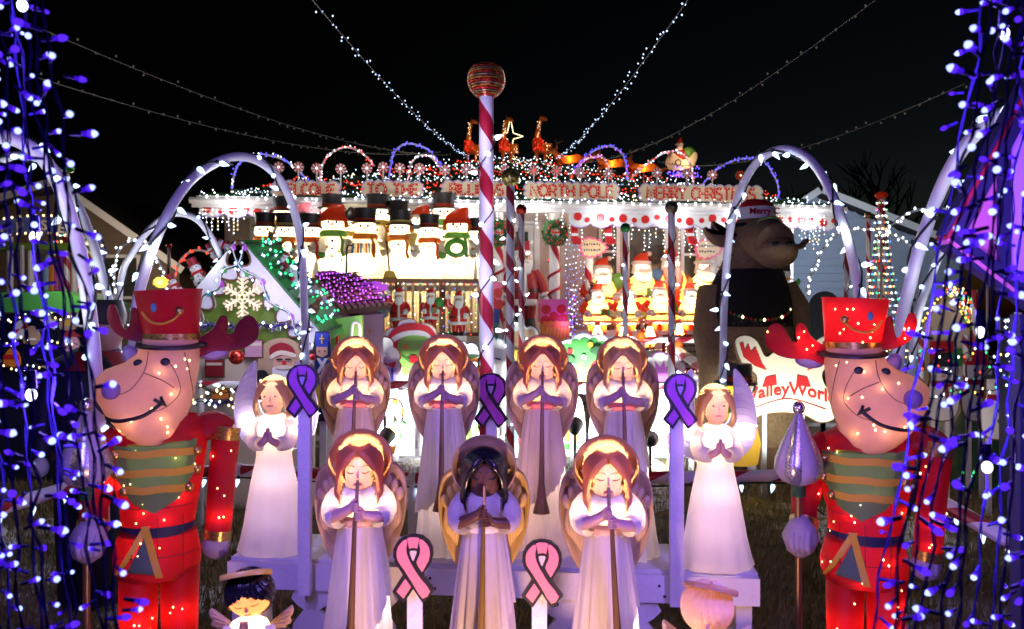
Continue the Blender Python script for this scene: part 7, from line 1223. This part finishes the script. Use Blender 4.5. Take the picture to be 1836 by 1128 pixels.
# ---- cherubs in front
def cherub(px, py, Y, wpx, rz, tilt, label, dark, back=False):
    s = S(wpx, Y); p = P(px, py, Y); o = root('cherub', label, 'cherub', (p.x, Y, p.z-1.25*s), rz, 'small cherubs in the foreground', s); skn = 'mold_skin' if not dark else 'mold_dskin'; hr = 'mold_cream' if not dark else 'gloss_black'
    M = Matrix.Translation((0, 0, 1.25)) @ Matrix.Rotation(tilt, 4, 'Y') @ Matrix.Rotation(R(14), 4, 'X')
    b = MB(); b.loft([(0, 0, -.2, .55, .45), (0, 0, .1, .52, .42), (0, 0, .45, .46, .38), (0, 0, .68, .34, .28), (0, 0, .78, .16, .15)], 'mold_white', 30, False, False, lambda a, i, z: 1+.03*math.cos(11*a)); ob('robe', b, o, 60)
    b = MB(); b.xf = M; b.ell((0, -.02, 0), (.44, .43, .44), skn, 26, 16)
    b.tube([(0, -.435, -.04), (0, -.475, -.11), (0, -.44, -.14)], [.02, .04, .02], skn, 9, False, False); ob('head', b, o)
    b = MB(); b.xf = M
    for sx in (-1, 1): b.tube(smooth([(sx*.07, -.425, -.03), (sx*.15, -.415, -.055), (sx*.23, -.375, -.03)], 4), .010, 'black', 6); b.tube(smooth([(sx*.07, -.42, .05), (sx*.15, -.41, .07), (sx*.23, -.36, .05)], 4), .008, 'brown', 6)
    b.tube(smooth([(-.06, -.405, -.22), (0, -.415, -.235), (.06, -.405, -.22)], 3), .012, 'mold_pink', 6)
    if not back: ob('face_features', b, o)
    b = MB(); b.xf = M; n = 80; m_ = 40; vs = []; fs = []
    for i in range(m_+1):
        a = PI*i/m_*.92
        for j in range(n): t = 2*PI*j/n; k = 1+.028*math.sin(22*t+5*math.sin(2*a)); vs.append(V((.475*math.sin(a)*math.cos(t)*k, .465*math.sin(a)*math.sin(t)*k+.01, .475*math.cos(a)*k)))
    for i in range(m_):
        for j in range(n):
            f = (i*n+j, (i+1)*n+j, (i+1)*n+(j+1) % n, i*n+(j+1) % n); q = sum((vs[k] for k in f), V())/4
            if back or not (q.y < -.12 and q.z < .10-.9*q.x*q.x+.05*math.cos(q.x*7) and abs(q.x) < .38): fs.append(f)
    b.add(vs, fs, hr); ob('hair', b, o, 60)
    b = MB(); b.xf = M @ Matrix.Translation((0, .0, .36)) @ Matrix.Rotation(R(-34), 4, 'X'); rg = []
    for r_, z in ((.36, -.03), (.48, -.035), (.49, .03), (.475, .06), (.36, .075), (.1, .09)): rg.append([V((math.cos(2*PI*j/56)*r_, math.sin(2*PI*j/56)*r_, z+.006*(j % 2))) for j in range(56)])
    b.rings(rg, 'mold_halo' if not dark else 'wing_gold', False, False); ob('halo', b, o, 60)
    for sx in (-1, 1):
        b = MB(); ol = s2([(.22, .45), (.40, .62), (.62, .80), (.78, .90), (.80, .76), (.74, .68), (.76, .58), (.66, .52), (.66, .42), (.52, .36), (.34, .34)], 4); b.prism([(sx*x, z) for x, z in ol], .10, .2, 'mold_gold' if dark else 'mold_cream', (0, 0, 0), .03); [b.tube([(sx*(.36+.05*k), .095, .48+.06*k), (sx*(.62+.04*k), .095, .46+.11*k)], .022, 'mold_gold' if dark else 'mold_cream', 6) for k in range(4)]; ob('wing', b, o)
    for sx in (-1, 1): b = MB(); b.tube(smooth([(sx*.36, -.05, .58), (sx*.42, -.25, .36), (sx*.10, -.46, .42)], 4), [.13]*5+[.10]*4, 'mold_white', 12); b.ell((sx*.05, -.48, .46), (.09, .08, .10), skn, 10, 8); ob('arm', b, o)
    b = MB(); b.tube([(0, -.50, .86), (0, -.56, .30)], [.08, .12], skn if not dark else 'mold_halo', 12); ob('horn', b, o)
    lamp((0, 0, .42), (1, .66, .30), 1.5, o, .03); lamp((0, 0, 1.2), (1, .66, .38), 1.3, o, .02)
    b = MB(); b.loft([(0, 0, -.2-(o.location.z-.2*s)/s*1.0, .5, .42), (0, 0, -.2, .5, .42)], 'white_wood', 4); one('pedestal', b, 'white pedestal under the '+label, 'pedestal', o.location, rz); D.objects['pedestal' if 'pedestal.001' not in D.objects else 'pedestal.001'].scale = (s, s, s)
shell('mold_dskin', (.50, .24, .11), .4)
cherub(448, 1062, 2.15, 92, .1, -.14, 'dark-haired cherub with golden wings at the bottom left', True); cherub(1268, 1088, 2.15, 98, -.15, .16, 'cream cherub with its head bowed at the bottom right', False, True)
b = MB(); b.loft([(0, 0, 0, .05, .05), (0, 0, .05, .05, .05), (0, 0, .09, .03, .03)], 'black', 16); one('ribbon_top_stub', b, 'round black knob standing for a ribbon top at the bottom edge beside the left cherub', 'knob', P(506, 1196, 2.05))  # simple knob shape stands in for the top of another ribbon
# ---- awareness ribbons on posts
def ribbon(px, py, Y, hpx, col, label, pfoot, pw, rz=0, grp=None):
    u = S(hpx, Y)/1.74; c = P(px, py, Y); o = root('awareness_ribbon', label, 'ribbon', (c.x, Y, c.z), rz, grp or 'ribbon cutouts on posts', u)
    arc = lambda r, a, b_, n=10, cx=0, cz=.36: [(cx+r*math.cos(R(a+(b_-a)*i/n)), cz+r*1.05*math.sin(R(a+(b_-a)*i/n))) for i in range(n+1)]
    front = [(-.46, .36), (-.44, .52), (-.36, .66), (-.22, .78), (-.13, .72), (-.16, .50), (-.12, .30), (.0, .06), (.20, -.26), (.47, -.62), (.24, -.84), (-.02, -.44), (-.26, -.06), (-.42, .18)]
    back = [(.46, .36), (.44, .52), (.36, .66), (.22, .78), (.13, .72), (.16, .50), (.14, .34), (.06, .14), (.17, -.06), (.24, -.14), (.36, .06), (.43, .2)]
    top = [(-.19, .80), (-.08, .835), (.08, .835), (.19, .80), (.12, .47), (.05, .505), (-.05, .505), (-.12, .47)]
    tail = [(-.14, -.34), (-.27, -.52), (-.46, -.66), (-.26, -.86), (-.08, -.60), (-.02, -.50), (-.09, -.40)]
    tail = [(-.21, -.24), (-.47, -.62), (-.25, -.84), (-.03, -.50)]
    sil = [(-.06, .87), (-.25, .83), (-.43, .68), (-.52, .5), (-.53, .32), (-.48, .14), (-.32, -.10), (-.27, -.19), (-.55, -.63), (-.25, -.93), (0, -.56), (.24, -.93), (.56, -.62), (.28, -.22), (.31, -.10), (.48, .14), (.53, .32), (.52, .5), (.43, .68), (.25, .83), (.06, .87)]
    b = MB(); b.prism(sil, -.02, .14, 'black'); ob('backing', b, o)
    for nm, pts, k in (('tail', tail, .004), ('band', back, .006), ('band', top, .004), ('band', front, .014)): b = MB(); b.prism(offset(s2(pts, 2) if nm == 'band' and pts is not top else pts, -.022), -.024-k, -.02, col, (0, 0, 0), .004); ob(nm, b, o)
    b = MB(); b.prism(offset(s2([(-.10, .44), (0, .465), (.10, .44), (.06, .29), (0, .17), (-.06, .27)], 3), -.01), -.026, -.0205, 'lilac' if 'purple' in col else 'cream'); ob('loop_gap', b, o)
    bx = MB(); w = S(pw, Y); zt = c.z-S(hpx*.05, Y); q = V((c.x, Y, 0)); bx.box((0, 0, (pfoot+zt)/2), (w, w*.8, zt-pfoot), 'white_wood'); one('ribbon_post', bx, f'white square post holding the {label}'[:90], 'post', (P(px+(1 if px < 900 else -4), 0, Y).x, Y+.10*u*1.0+w*.42, 0), rz, 'posts of the ribbons')
    return o
ribbon(542, 700, 3.10, 94, 'purple', 'purple ribbon nearest the left praying angel', .50, 22); ribbon(880, 717, 3.45, 96, 'purple', 'purple ribbon in the middle before the tallest pole', .2, 20); ribbon(1220, 718, 2.98, 97, 'purple', 'purple ribbon nearest the right praying angel', .50, 24, -.05)
ribbon(741, 1018, 2.36, 118, 'ribbon_pink', 'pink ribbon left of the dark-skinned angel', .0, 27, .05); ribbon(972, 1027, 2.36, 117, 'ribbon_pink', 'pink ribbon right of the dark-skinned angel', .0, 27, -.05)

# ---- low warm floodlight on the lawn before the shelf
fp_ = V((.02, 1.75, .10)); o = root('floodlight', 'low pink floodlight on the grass in front of the angels', 'floodlight', (fp_.x, fp_.y, 0), 0, 'floodlights staked in the lawn'); b = MB(); b.tube([(0, -.06, .07), (0, -.04, .08), (0, .03, .10)], [.03, .05, .06], 'black', 14, True, False); ob('housing', b, o); b = MB(); b.tube([(0, .026, .099), (0, .03, .1005)], [.055, .05], 'flood_pink', 14); ob('lens', b, o); b = MB(); b.tube([(0, -.03, .08), (0, -.03, 0)], .012, 'black', 6); ob('stake', b, o)
lamp((fp_.x, fp_.y+.06, .12), (1, .52, .40), 64, None, .05, 150, (0, 2.75, .75), .9)
# ---- reindeer soldiers in lit cloth: laid out in the photograph's pixel scale (1 unit = 1 pixel at their distance)
def soldier(pxc, Y, zoff, side, label, grp='reindeer soldier figures'):
    k = S(1, Y); z0 = 1256; rz = math.atan2(-P(pxc, 0, Y).x, Y)*.95; o = root('reindeer_soldier', label, 'reindeer soldier', (P(pxc, 0, Y).x, Y, zoff), rz, grp, k); o.scale = (k*.93, k, k)
    X = lambda v: (v-285); Z = lambda v: (z0-v); rr = random.Random(int(pxc)); flip = Matrix.Scale(-1, 4, (1, 0, 0)) if side < 0 else None
    def mb(): b = MB(); b.xf = flip; return b
    def raw(): return MB()
    def loftp(b, secs, mat, n=26, **kw): return b.loft([(X(x), y, Z(zz), rx, ry) for x, y, zz, rx, ry in secs], mat, n, **kw)
    sparks = {}
    def spark(bv, name, par, n, box, mir=True):
        e = MB(); c = 0; t = 0
        while c < n and t < n*6:
            t += 1; q = V((rr.uniform(box[0], box[1]), -400, rr.uniform(box[2], box[3]))); h = bv.ray_cast(q, V((0, 1, 0)))
            if h[0] is None: continue
            dots(e, [h[0]+V((0, -1.0, 0))], rr.uniform(1.5, 2.2), 'spark_warm'); c += 1
            if c % 2: lamp(h[0]+V((0, 11, 0)), (1, .50, .20), .075, par, .006)
        tag(ob('mini_lights', e, par), kind='stuff')
    def drape(bv, pts, off):
        out = []
        for x, z in pts:
            h = bv.ray_cast(V((x, -400, z)), V((0, 1, 0))); out.append(V((x, (h[0].y if h[0] else 0)-off, z)))
        return out
    def patch(b, bv, poly, off, mat, res=7):
        """cloth panel laid on the surface under it"""
        xs = [p[0] for p in poly]; zs = sorted(p[1] for p in poly); rows = max(2, int((zs[-1]-zs[0])/res)); rg = []
        for i in range(rows+1):
            z = zs[0]+.01+(zs[-1]-zs[0]-.02)*i/rows; cr = []
            for j in range(len(poly)):
                (x0, a), (x1, c) = poly[j], poly[(j+1) % len(poly)]
                if (a-z)*(c-z) <= 0 and a != c: cr.append(x0+(x1-x0)*(z-a)/(c-a))
            if len(cr) < 2: continue
            rg.append(drape(bv, [(min(cr)+(max(cr)-min(cr))*t/10, z) for t in range(11)], off))
        vs = [q for r in rg for q in r]; fs = [(i*11+j, i*11+j+1, (i+1)*11+j+1, (i+1)*11+j) for i in range(len(rg)-1) for j in range(10)]
        b.add(vs, fs, mat); return b
    wire = 'wire_dark'
    # body
    b = raw(); loftp(b, [(283, 0, 1030, 68, 50), (283, 0, 1010, 78, 56), (282, 0, 985, 78, 56), (284, 0, 935, 66, 50), (286, 0, 900, 70, 54), (284, 0, 860, 80, 60), (282, 0, 820, 88, 64), (284, 0, 785, 90, 62), (290, 0, 765, 82, 54), (296, 0, 750, 62, 44)], 'cloth_red'); bt = b.bvh(); torso = ob('torso', cull(b, lambda c: c.y < -20 and Z(862) < c.z < Z(795) and abs(c.x+3) < 52), o, 55); lights = [(283, 960), (283, 830)]
    bib = raw(); patch(bib, bt, [(X(a), Z(c)) for a, c in ((208, 785), (352, 783), (352, 800), (346, 845), (322, 884), (278, 908), (240, 890), (214, 848))], 2.2, 'cloth_green'); bb = ob('bib', bib, o, 60)
    for y0 in (803, 836, 866):
        g = raw(); wd = 66 if y0 < 850 else 52; pts = drape(bt, [(X(282-wd+wd*2*t/12), Z(y0+(1.3*math.sin(t*.8+y0)))) for t in range(13)], 4); vs = []
        for q in pts: vs += [q+V((0, 0, 6.5)), q-V((0, 0, 6.5))]
        g.add(vs, [(2*i+1, 2*i+3, 2*i+2, 2*i) for i in range(12)], 'cloth_gold'); ob('gold_bar', g, o, 60)
        for sx in (-1, 1):
            g = raw(); q = drape(bt, [(X(282+sx*(wd+4)), Z(y0+2))], 5)[0]; g.ell(q, (9, 6, 9), 'glitter_gold', 12, 8); ob('button', g, o)
    tri = raw(); patch(tri, bt, [(X(a), Z(c)) for a, c in ((265, 942), (228, 1014), (284, 1016))], 1.6, 'cloth_teal'); ob('tail_panel', tri, o, 60)
    for pts in (((265, 930), (214, 1016)), ((262, 930), (287, 1020))):
        g = raw(); L = drape(bt, [(X(pts[0][0]+(pts[1][0]-pts[0][0])*t/8), Z(pts[0][1]+(pts[1][1]-pts[0][1])*t/8)) for t in range(9)], 3); vs = []
        for q in L: vs += [q+V((6.5, 0, 0)), q-V((6.5, 0, 0))]
        g.add(vs, [(2*i, 2*i+2, 2*i+3, 2*i+1) for i in range(8)], 'cloth_gold'); ob('tail_stripe', g, o, 60)
    b = raw(); b.loft([(X(284), 0, Z(952), 68, 52), (X(284), 0, Z(934), 67.5, 51.5)], 'navy', 26, False, False)
    ob('belt', b, o); b = raw(); loftp(b, [(296, -4, 772, 76, 50), (300, -6, 752, 66, 46), (305, -6, 744, 50, 40)], 'cloth_red', c0=False, c1=False); ob('collar', b, o, 60)
    # wire seams
    w = raw()
    for zz in (800, 850, 900, 985): 
        pts = drape(bt, [(X(283-85+170*t/16), Z(zz)) for t in range(17)], .8); w.tube([q for q in pts if q.y < -8], .8, wire, 4)
    for xx in (240, 284, 328): w.tube([q for q in drape(bt, [(X(xx), Z(915+100*t/8)) for t in range(9)], .8)], .8, wire, 4)
    tag(ob('wire_frame', w, o), kind='stuff'); spark(bt, 'x', torso, 17, (X(205), X(360), Z(1020), Z(765)))
    for xl, nm in ((249, 'leg'), (322, 'leg')):
        b = raw(); loftp(b, [(xl, 0, 1225, 30, 28), (xl, 0, 1150, 33, 31), (xl, 0, 1060, 35, 36), (xl+2, 0, 1012, 36, 42)], 'cloth_red', 20); l = ob('leg', b, o, 55); spark(b.bvh(), 'x', l, 6, (X(xl-28), X(xl+28), Z(1220), Z(1020))); b = raw(); b.loft([(X(xl), -8, 0, 36, 48), (X(xl), -8, 16, 36, 46), (X(xl), 0, 34, 31, 30)], 'black', 16); ob('boot', b, o); lamp((X(xl), 0, Z(1100)), (1, .42, .14), .5, o, .02)
    # hanging arm (viewer's right)
    b = raw(); b.tube([(X(408), -6, Z(775)), (X(400), -8, Z(850)), (X(391), -12, Z(968))], [27, 26, 25], 'cloth_red', 18); a_ = ob('arm', b, o, 55); spark(b.bvh(), 'x', a_, 6, (X(372), X(424), Z(960), Z(790)))
    b = raw(); b.tube([(X(406), -6, Z(792)), (X(408), -6, Z(774)), (X(409), -6, Z(768))], [28.5, 31, 31], 'glitter_gold', 18, False, True); b.tube([(X(392), -12, Z(955)), (X(390), -12, Z(972))], [27, 27], 'glitter_gold', 18, False, False); ob('glitter_cuff', b, a_); b = raw(); b.tube([(X(390), -12, Z(966)), (X(388), -14, Z(985)), (X(387), -15, Z(1000)), (X(386), -15, Z(1008))], [25, 27, 22, 8], 'cloth_pale', 16); b.ell((X(402), -30, Z(984)), (8, 8, 14), 'cloth_pale', 10, 7); ob('mitten', b, a_, 60)
    b = raw(); b.tube(smooth([(X(352), 0, Z(775)), (X(385), -4, Z(765)), (X(408), -6, Z(780))], 3), [26]*7, 'cloth_red', 14); ob('shoulder', b, o, 55)
    # raised arm and baton (viewer's left)
    hx, hz = 172, 935; b = raw(); b.tube(smooth([(X(222), 0, Z(782)), (X(190), -6, Z(815)), (X(178), -22, Z(880)), (X(176), -48, Z(925))], 4), [30]*5+[28]*4+[24]*4, 'cloth_red', 18); a_ = ob('arm', b, o, 55); spark(b.bvh(), 'x', a_, 4, (X(165), X(215), Z(915), Z(790))); b = raw(); b.tube([(X(177), -44, Z(915)), (X(175), -54, Z(932))], [27, 27], 'glitter_gold', 16, False, False); ob('glitter_cuff', b, a_)
    b = raw(); b.tube([(X(174), -60, Z(905)), (X(173), -66, Z(922)), (X(171), -68, Z(942)), (X(170), -68, Z(966)), (X(170), -68, Z(978))], [10, 26, 34, 24, 6], 'cloth_pale', 16); [b.tube(smooth([(X(160+9*i), -88, Z(928)), (X(158+9*i), -100, Z(945)), (X(160+9*i), -92, Z(962))], 3), [6]*6+[4], 'cloth_pale', 8) for i in range(4)]; ob('mitten', b, a_, 60)
    bx = 168; b = raw(); b.tube([(X(bx), -68, 0), (X(bx), -68, Z(845))], 6.5, 'bronze', 14); bt_ = one('baton', b, 'bronze baton with a silver lantern top held by the '+('left' if side > 0 else 'right')+' reindeer soldier', 'baton', o.location, rz, 'batons of the soldiers'); bt_.scale = (k*.93, k, k)
    b = raw(); b.tube([(X(bx), -68, Z(870)), (X(bx), -68, Z(842))], 13, 'dark_green', 14); ob('socket', b, bt_); b = raw()
    prof = [(722, 5), (745, 15), (775, 29), (805, 40), (825, 42), (842, 30), (850, 12)]
    for i in range(8):
        a0 = 2*PI*i/8+.2; mt = 'glitter_silver' if i % 2 else 'cloth_pale'; vs = []
        for yy, r_ in prof:
            for t in range(4): a = a0+2*PI/8*t/3; q = r_*(1+.10*math.sin(PI*t/3)); vs.append((X(bx)+q*math.cos(a), -68+q*math.sin(a), Z(yy)))
        b.add(vs, [(r*4+t, r*4+t+1, (r+1)*4+t+1, (r+1)*4+t) for r in range(len(prof)-1) for t in range(3)], mt)
    ob('lantern', b, bt_, 60); b = raw(); b.ell((X(bx), -68, Z(714)), 12, 'silver', 16, 10); ob('ball', b, bt_)
    # head
    b = mb(); ax = [(306, 0, 606, 50, 44, 0), (305, -2, 628, 54, 50, 6), (301, -6, 650, 57, 54, 16), (287, -12, 678, 68, 58, 26), (264, -20, 706, 84, 62, 34), (246, -26, 730, 88, 62, 38), (236, -28, 752, 76, 54, 40), (233, -28, 768, 52, 38, 40), (232, -28, 777, 22, 18, 40)]
    rg = []
    for x, y, zz, rx, ry, tl in ax:
        t = R(tl); rg.append([V((X(x)+math.cos(2*PI*j/34)*rx*math.cos(t), y+math.sin(2*PI*j/34)*ry, Z(zz)-math.cos(2*PI*j/34)*rx*math.sin(t)*1.0)) for j in range(34)])
    rg = [[V((q.x, q.y, q.z)) for q in r][::-1] for r in rg]; b.rings(rg, 'cloth_beige'); head = ob('head', b, o, 60); bh = b.bvh(); sx = -1 if side < 0 else 1
    hp = lambda pts, off: drape(bh, [(sx*X(a), Z(c)) for a, c in pts], off)
    b = raw(); mp = smooth([V((a, 0, c)) for a, c in ((174, 716), (186, 732), (202, 741), (225, 742), (262, 734), (290, 716))], 5); b.tube(hp([(p.x, p.z) for p in mp], 1.5), 3.4, 'black', 7); b.tube(hp([(278, 708), (288, 714), (299, 720), (292, 711), (290, 704)], 1.5), 3.0, 'black', 6); ob('mouth', b, head)
    for a, c in ((251, 648), (297, 646)): q = hp([(a, c)], 0)[0]; b = raw(); b.ell(q, (8.5, 4, 7), 'black', 12, 8); ob('eye', b, head); 
    b = raw(); q = hp([(208, 690)], 8)[0]; b.ell(q, (16, 16, 16), 'cloth_violet', 18, 12); ob('nose', b, head)
    w = raw(); sm = lambda L: hp([(p.x, p.z) for p in smooth([V((a, 0, c)) for a, c in L], 5)], .6)
    for L in (((268, 628), (262, 660), (240, 690), (214, 700)), ((330, 630), (340, 670), (345, 715), (330, 752)), ((300, 640), (318, 672), (322, 700), (300, 722), (272, 730)), ((262, 664), (290, 676), (312, 690)), ((200, 744), (215, 764), (232, 774))): w.tube(sm(L), .8, wire, 4)
    tag(ob('wire_frame', w, head), kind='stuff'); spark(bh, 'x', head, 12, tuple(sorted((sx*X(190), sx*X(340))))+(Z(770), Z(628)))
    for a, c, w_, h_, rt in ((238, 640, 15, 24, -.5), (386, 636, 27, 12, -.1)):
        b = mb(); b.ell((X(a), 6, Z(c)), (w_, 9, h_), 'cloth_violet', 16, 10, Matrix.Rotation(rt, 3, 'Y')); b.ell((X(a), -1, Z(c)), (w_*.72, 5, h_*.72), 'cloth_pale', 12, 8, Matrix.Rotation(rt, 3, 'Y')); ob('ear', b, head)
    ant = 'cloth_maroon' if side > 0 else 'cloth_red'
    for pts in (((250, 612), (225, 606), (206, 592), (196, 570), (198, 550), (207, 546), (214, 560), (221, 584), (230, 590), (235, 574), (237, 555), (244, 552), (252, 566), (258, 588), (268, 604)), ((348, 612), (366, 602), (384, 588), (396, 568), (408, 568), (411, 585), (408, 598), (420, 598), (430, 580), (444, 566), (460, 570), (469, 588), (466, 608), (450, 622), (426, 630), (390, 632), (352, 640))):
        b = mb(); b.prism(s2([(X(a), Z(c)) for a, c in pts], 4), -6, 18, ant, (0, 0, 0), 2.5); an = ob('antler', b, head, 60)
        if side < 0: spark(b.bvh(), 'x', an, 5, (min(sx*X(p[0]) for p in pts), max(sx*X(p[0]) for p in pts), Z(625), Z(560))); lamp((sx*X(sum(p[0] for p in pts)/len(pts)), -40, Z(604)), (1, .3, .1), .12, o, .02)
    # hat
    b = mb(); rg = [[V((X(x)+math.cos(2*PI*j/40)*rx, math.sin(2*PI*j/40)*ry, Z(zz)+math.cos(2*PI*j/40)*3)) for j in range(40)] for x, zz, rx, ry in ((308, 608, 50, 44), (306, 580, 53, 47), (304, 550, 57, 50), (302, 524, 61, 53), (302, 520, 63, 55), (302, 521, 57, 50))]; b.rings(rg, 'cloth_red', False, True); hat = ob('hat', b, o, 50); bx_ = b.bvh(); hd2 = lambda pts, off: drape(bx_, [(sx*X(a), Z(c)) for a, c in pts], off)
    b = mb(); b.loft([(X(308), 0, Z(609), 52, 46), (X(308), 0, Z(598), 53, 47)], 'glitter_gold', 36, False, False); ob('hat_band', b, hat); b = mb(); rg = [[V((X(308)+math.cos(2*PI*j/40)*rx, y0+math.sin(2*PI*j/40)*ry, Z(zz)-max(0, -math.sin(2*PI*j/40))*6)) for j in range(40)] for rx, ry, y0, zz in ((50, 44, 0, 612), (64, 62, -8, 616), (64, 62, -8, 620), (52, 46, 0, 616))]; b.rings(rg, 'black', False, False); ob('brim', b, hat, 60)
    b = raw(); st = hd2([(p.x, p.z) for p in smooth([V((a, 0, c)) for a, c in ((257, 560), (268, 574), (285, 580), (302, 577), (316, 568), (321, 560))], 5)], 2.5); b.tube(st, 4.2, 'cloth_gold', 8, flat=.5); ob('chin_strap', b, hat); b = raw(); b.ell(hd2([(321, 558)], 3)[0], (8, 5, 8), 'glitter_gold', 12, 8); ob('button', b, hat); b = raw(); b.ell(hd2([(277, 552)], 2)[0], (5, 3, 8), 'teal', 12, 8); ob('jewel', b, hat)
    if side < 0: spark(bx_, 'x', hat, 10, tuple(sorted((sx*X(255), sx*X(350))))+(Z(600), Z(528)))
    for x_, y_, z_, pw in ((sx*X(292), 0, 650, .40), (sx*X(255), -30, 725, .55), (X(283), 0, 830, .9), (X(283), 0, 970, .7), (sx*X(304), 0, 565, 'x' and (.06 if side > 0 else 1.1))): lamp((x_, y_, Z(z_)), (1, .50, .24), pw*.72, o, .02)
    return o
matte('wire_dark', (.10, .05, .03), .5)
soldier(285, 3.28, CAMZ-S(1256-CY, 3.28), 1, 'reindeer soldier in red cloth at the left, head turned left, unlit maroon hat'); soldier(1551, 3.22, CAMZ-S(1256-CY, 3.22)-S(15, 3.22), -1, 'reindeer soldier in glowing red cloth at the right, head turned right')

# ---- curtains of purple lights close to the camera
def strand(a, c, label, grp, seed, n):
    rr = random.Random(seed); pts = [a.lerp(c, i/24)+V((rr.gauss(0, .004), rr.gauss(0, .006), 0)) for i in range(25)]; pts = smooth(pts, 2); b = MB(); b.tube(pts, .0019, 'cable_blue', 5)
    tw = [p+V((.004*math.cos(i*1.1), .004*math.sin(i*1.1), 0)) for i, p in enumerate(pts)]; b.tube(tw, .0014, 'cable_blue', 4); o = one('light_strand', b, label, 'light strand', group=grp)
    for i, p in enumerate(resample(pts, (a-c).length/n)):
        d = V((rr.choice((-1, 1, 1) if 'left' in label else (-1, -1, 1))*rr.uniform(.35, 1), rr.uniform(-.85, .35), rr.uniform(-.45, .35))).normalized(); q = link(D.objects.new('bulb', LED if rr.random() < .68 else LEDD), o); st = d*rr.uniform(.020, .034); q.matrix_basis = Matrix.Translation(p+st+V((0, 0, rr.uniform(-.02, .02)))) @ align(d) @ Matrix.Scale(rr.uniform(.42, .70), 4)
LG = ('hanging strand of purple-white bulbs in the light curtain at the left edge', 'strands of the left light curtain'); RG = ('hanging strand of purple-white bulbs in the light curtain at the right edge', 'strands of the right light curtain')
rr = random.Random(21); OR = ['first', 'second', 'third', 'fourth', 'fifth', 'sixth', 'seventh', 'eighth', 'ninth', 'tenth', 'eleventh']
for i in range(11):
    t = i/10; Y = 1.25+.55*rr.random(); xt = -70+t*135+rr.uniform(-8, 8); xb = -30+t*255+rr.uniform(-12, 12); strand(P(xt, -60, Y), P(xb, 1190, Y-.02), f'{OR[i]} hanging strand of purple-white bulbs counted from the left edge', LG[1], i, int(18*1.5/Y)+3)
for i in range(11):
    t = i/10; Y = 1.25+.55*rr.random(); xt = 1905-t*128+rr.uniform(-8, 8); xb = 1855-t*300+rr.uniform(-12, 12); strand(P(xt, -60, Y), P(xb, 1190, Y-.02), f'{OR[i]} hanging strand of purple-white bulbs counted from the right edge', RG[1], 50+i, int(17*1.5/Y)+3)
for xa, xb, l in ((-75, 70, 'blue pipe frame holding up the left light curtain'), (1778, 1915, 'blue pipe frame holding up the right light curtain')):
    b = MB()
    for Y in (1.25, 1.55, 1.82): b.tube([P(xa-20, -62*1.5/Y, Y), P(xb+10, -62*1.5/Y, Y)], .008, 'cable_blue', 6)
    xo = xa-10 if xa < 900 else xb+10; b.tube([P(xo, -75, 1.25), P(xo, -52, 1.82)], .010, 'cable_blue', 6); q = P(xo, -62, 1.5); b.tube([q, (q.x, q.y, 0)], .014, 'cable_blue', 8); one('curtain_frame', b, l, 'frame')
# bigger lamps in the curtains: these throw the purple light over the angels
def led_lamp(px, py, Y, label, w, aim):
    p = P(px, py, Y); b = MB(); b.ell((0, 0, 0), (.009, .009, .011), 'led_core', 12, 8); o = one('purple_lamp', b, label, 'lamp', p, group='bright purple lamps in the curtains'); b = MB(); b.tube([(0, 0, .012), (0, 0, .045)], [.010, .008], 'cable_blue', 8); ob('socket', b, o); lamp((0, .14, 0), (.30, .18, 1), w*2.0, o, .06)
led_lamp(56, 708, 1.45, 'brightest purple-white lamp in the left light curtain, level with the reindeer nose', 16, None); led_lamp(62, 425, 1.6, 'bright purple-white lamp in the left light curtain beside the espresso letters', 15, None); led_lamp(40, 10, 1.5, 'bright lamp at the top of the left light curtain', 12, None); led_lamp(1757, 596, 1.6, 'bright purple-white lamp in the right light curtain before the gingerbread hut', 15, None); led_lamp(1770, 838, 1.5, 'bright purple-white lamp low in the right light curtain', 14, None); led_lamp(1800, 60, 1.5, 'bright lamp at the top of the right light curtain', 12, None)
# canopy roof edge with a purple panel at the right
TY = 2.3; o = root('gabled_canopy', 'dark-framed gabled canopy with glowing purple panels at the right edge', 'canopy', (P(1760, 0, TY).x, TY, 0)); r_ = rel(o)
def bar(p, q, w, mat, th=.05, nm='frame_board'): m = MB(); a, c = r_(p[0], p[1], TY), r_(q[0], q[1], TY); d = (c-a).normalized(); n_ = V((-d.z, 0, d.x))*w/2; m.prism([((a+n_).x, (a+n_).z), ((c+n_).x, (c+n_).z), ((c-n_).x, (c-n_).z), ((a-n_).x, (a-n_).z)], -th/2, th/2, mat); return ob(nm, m, o)
bar((1700, 428), (1900, 52), .055, 'navy'); bar((1700, 432), (1920, 592), .055, 'navy', .046); bar((1690, 428), (1886, 62), .010, 'dark_red', .06, 'edge_bead'); bar((1690, 430), (1910, 600), .010, 'rose_panel', .056, 'edge_bead'); bar((1796, 260), (1796, 520), .03, 'navy', .04, 'upright')
m = MB(); m.prism([(r_(a, c, TY).x, r_(a, c, TY).z) for a, c in ((1722, 424), (1788, 300), (1788, 478))], .0, .02, 'rose_panel'); ob('panel', m, o); m = MB(); m.prism([(r_(a, c, TY).x, r_(a, c, TY).z) for a, c in ((1802, 270), (1915, 60), (1915, 560), (1802, 486))], .0, .02, 'purple_panel'); ob('panel', m, o)
m = MB(); m.box((r_(1850, 0, TY).x, .03, .8), (.06, .05, 1.6), 'navy'); ob('post', m, o)
lamp(P(1850, 330, TY-.35), (.32, .10, 1), 9, None, .04)
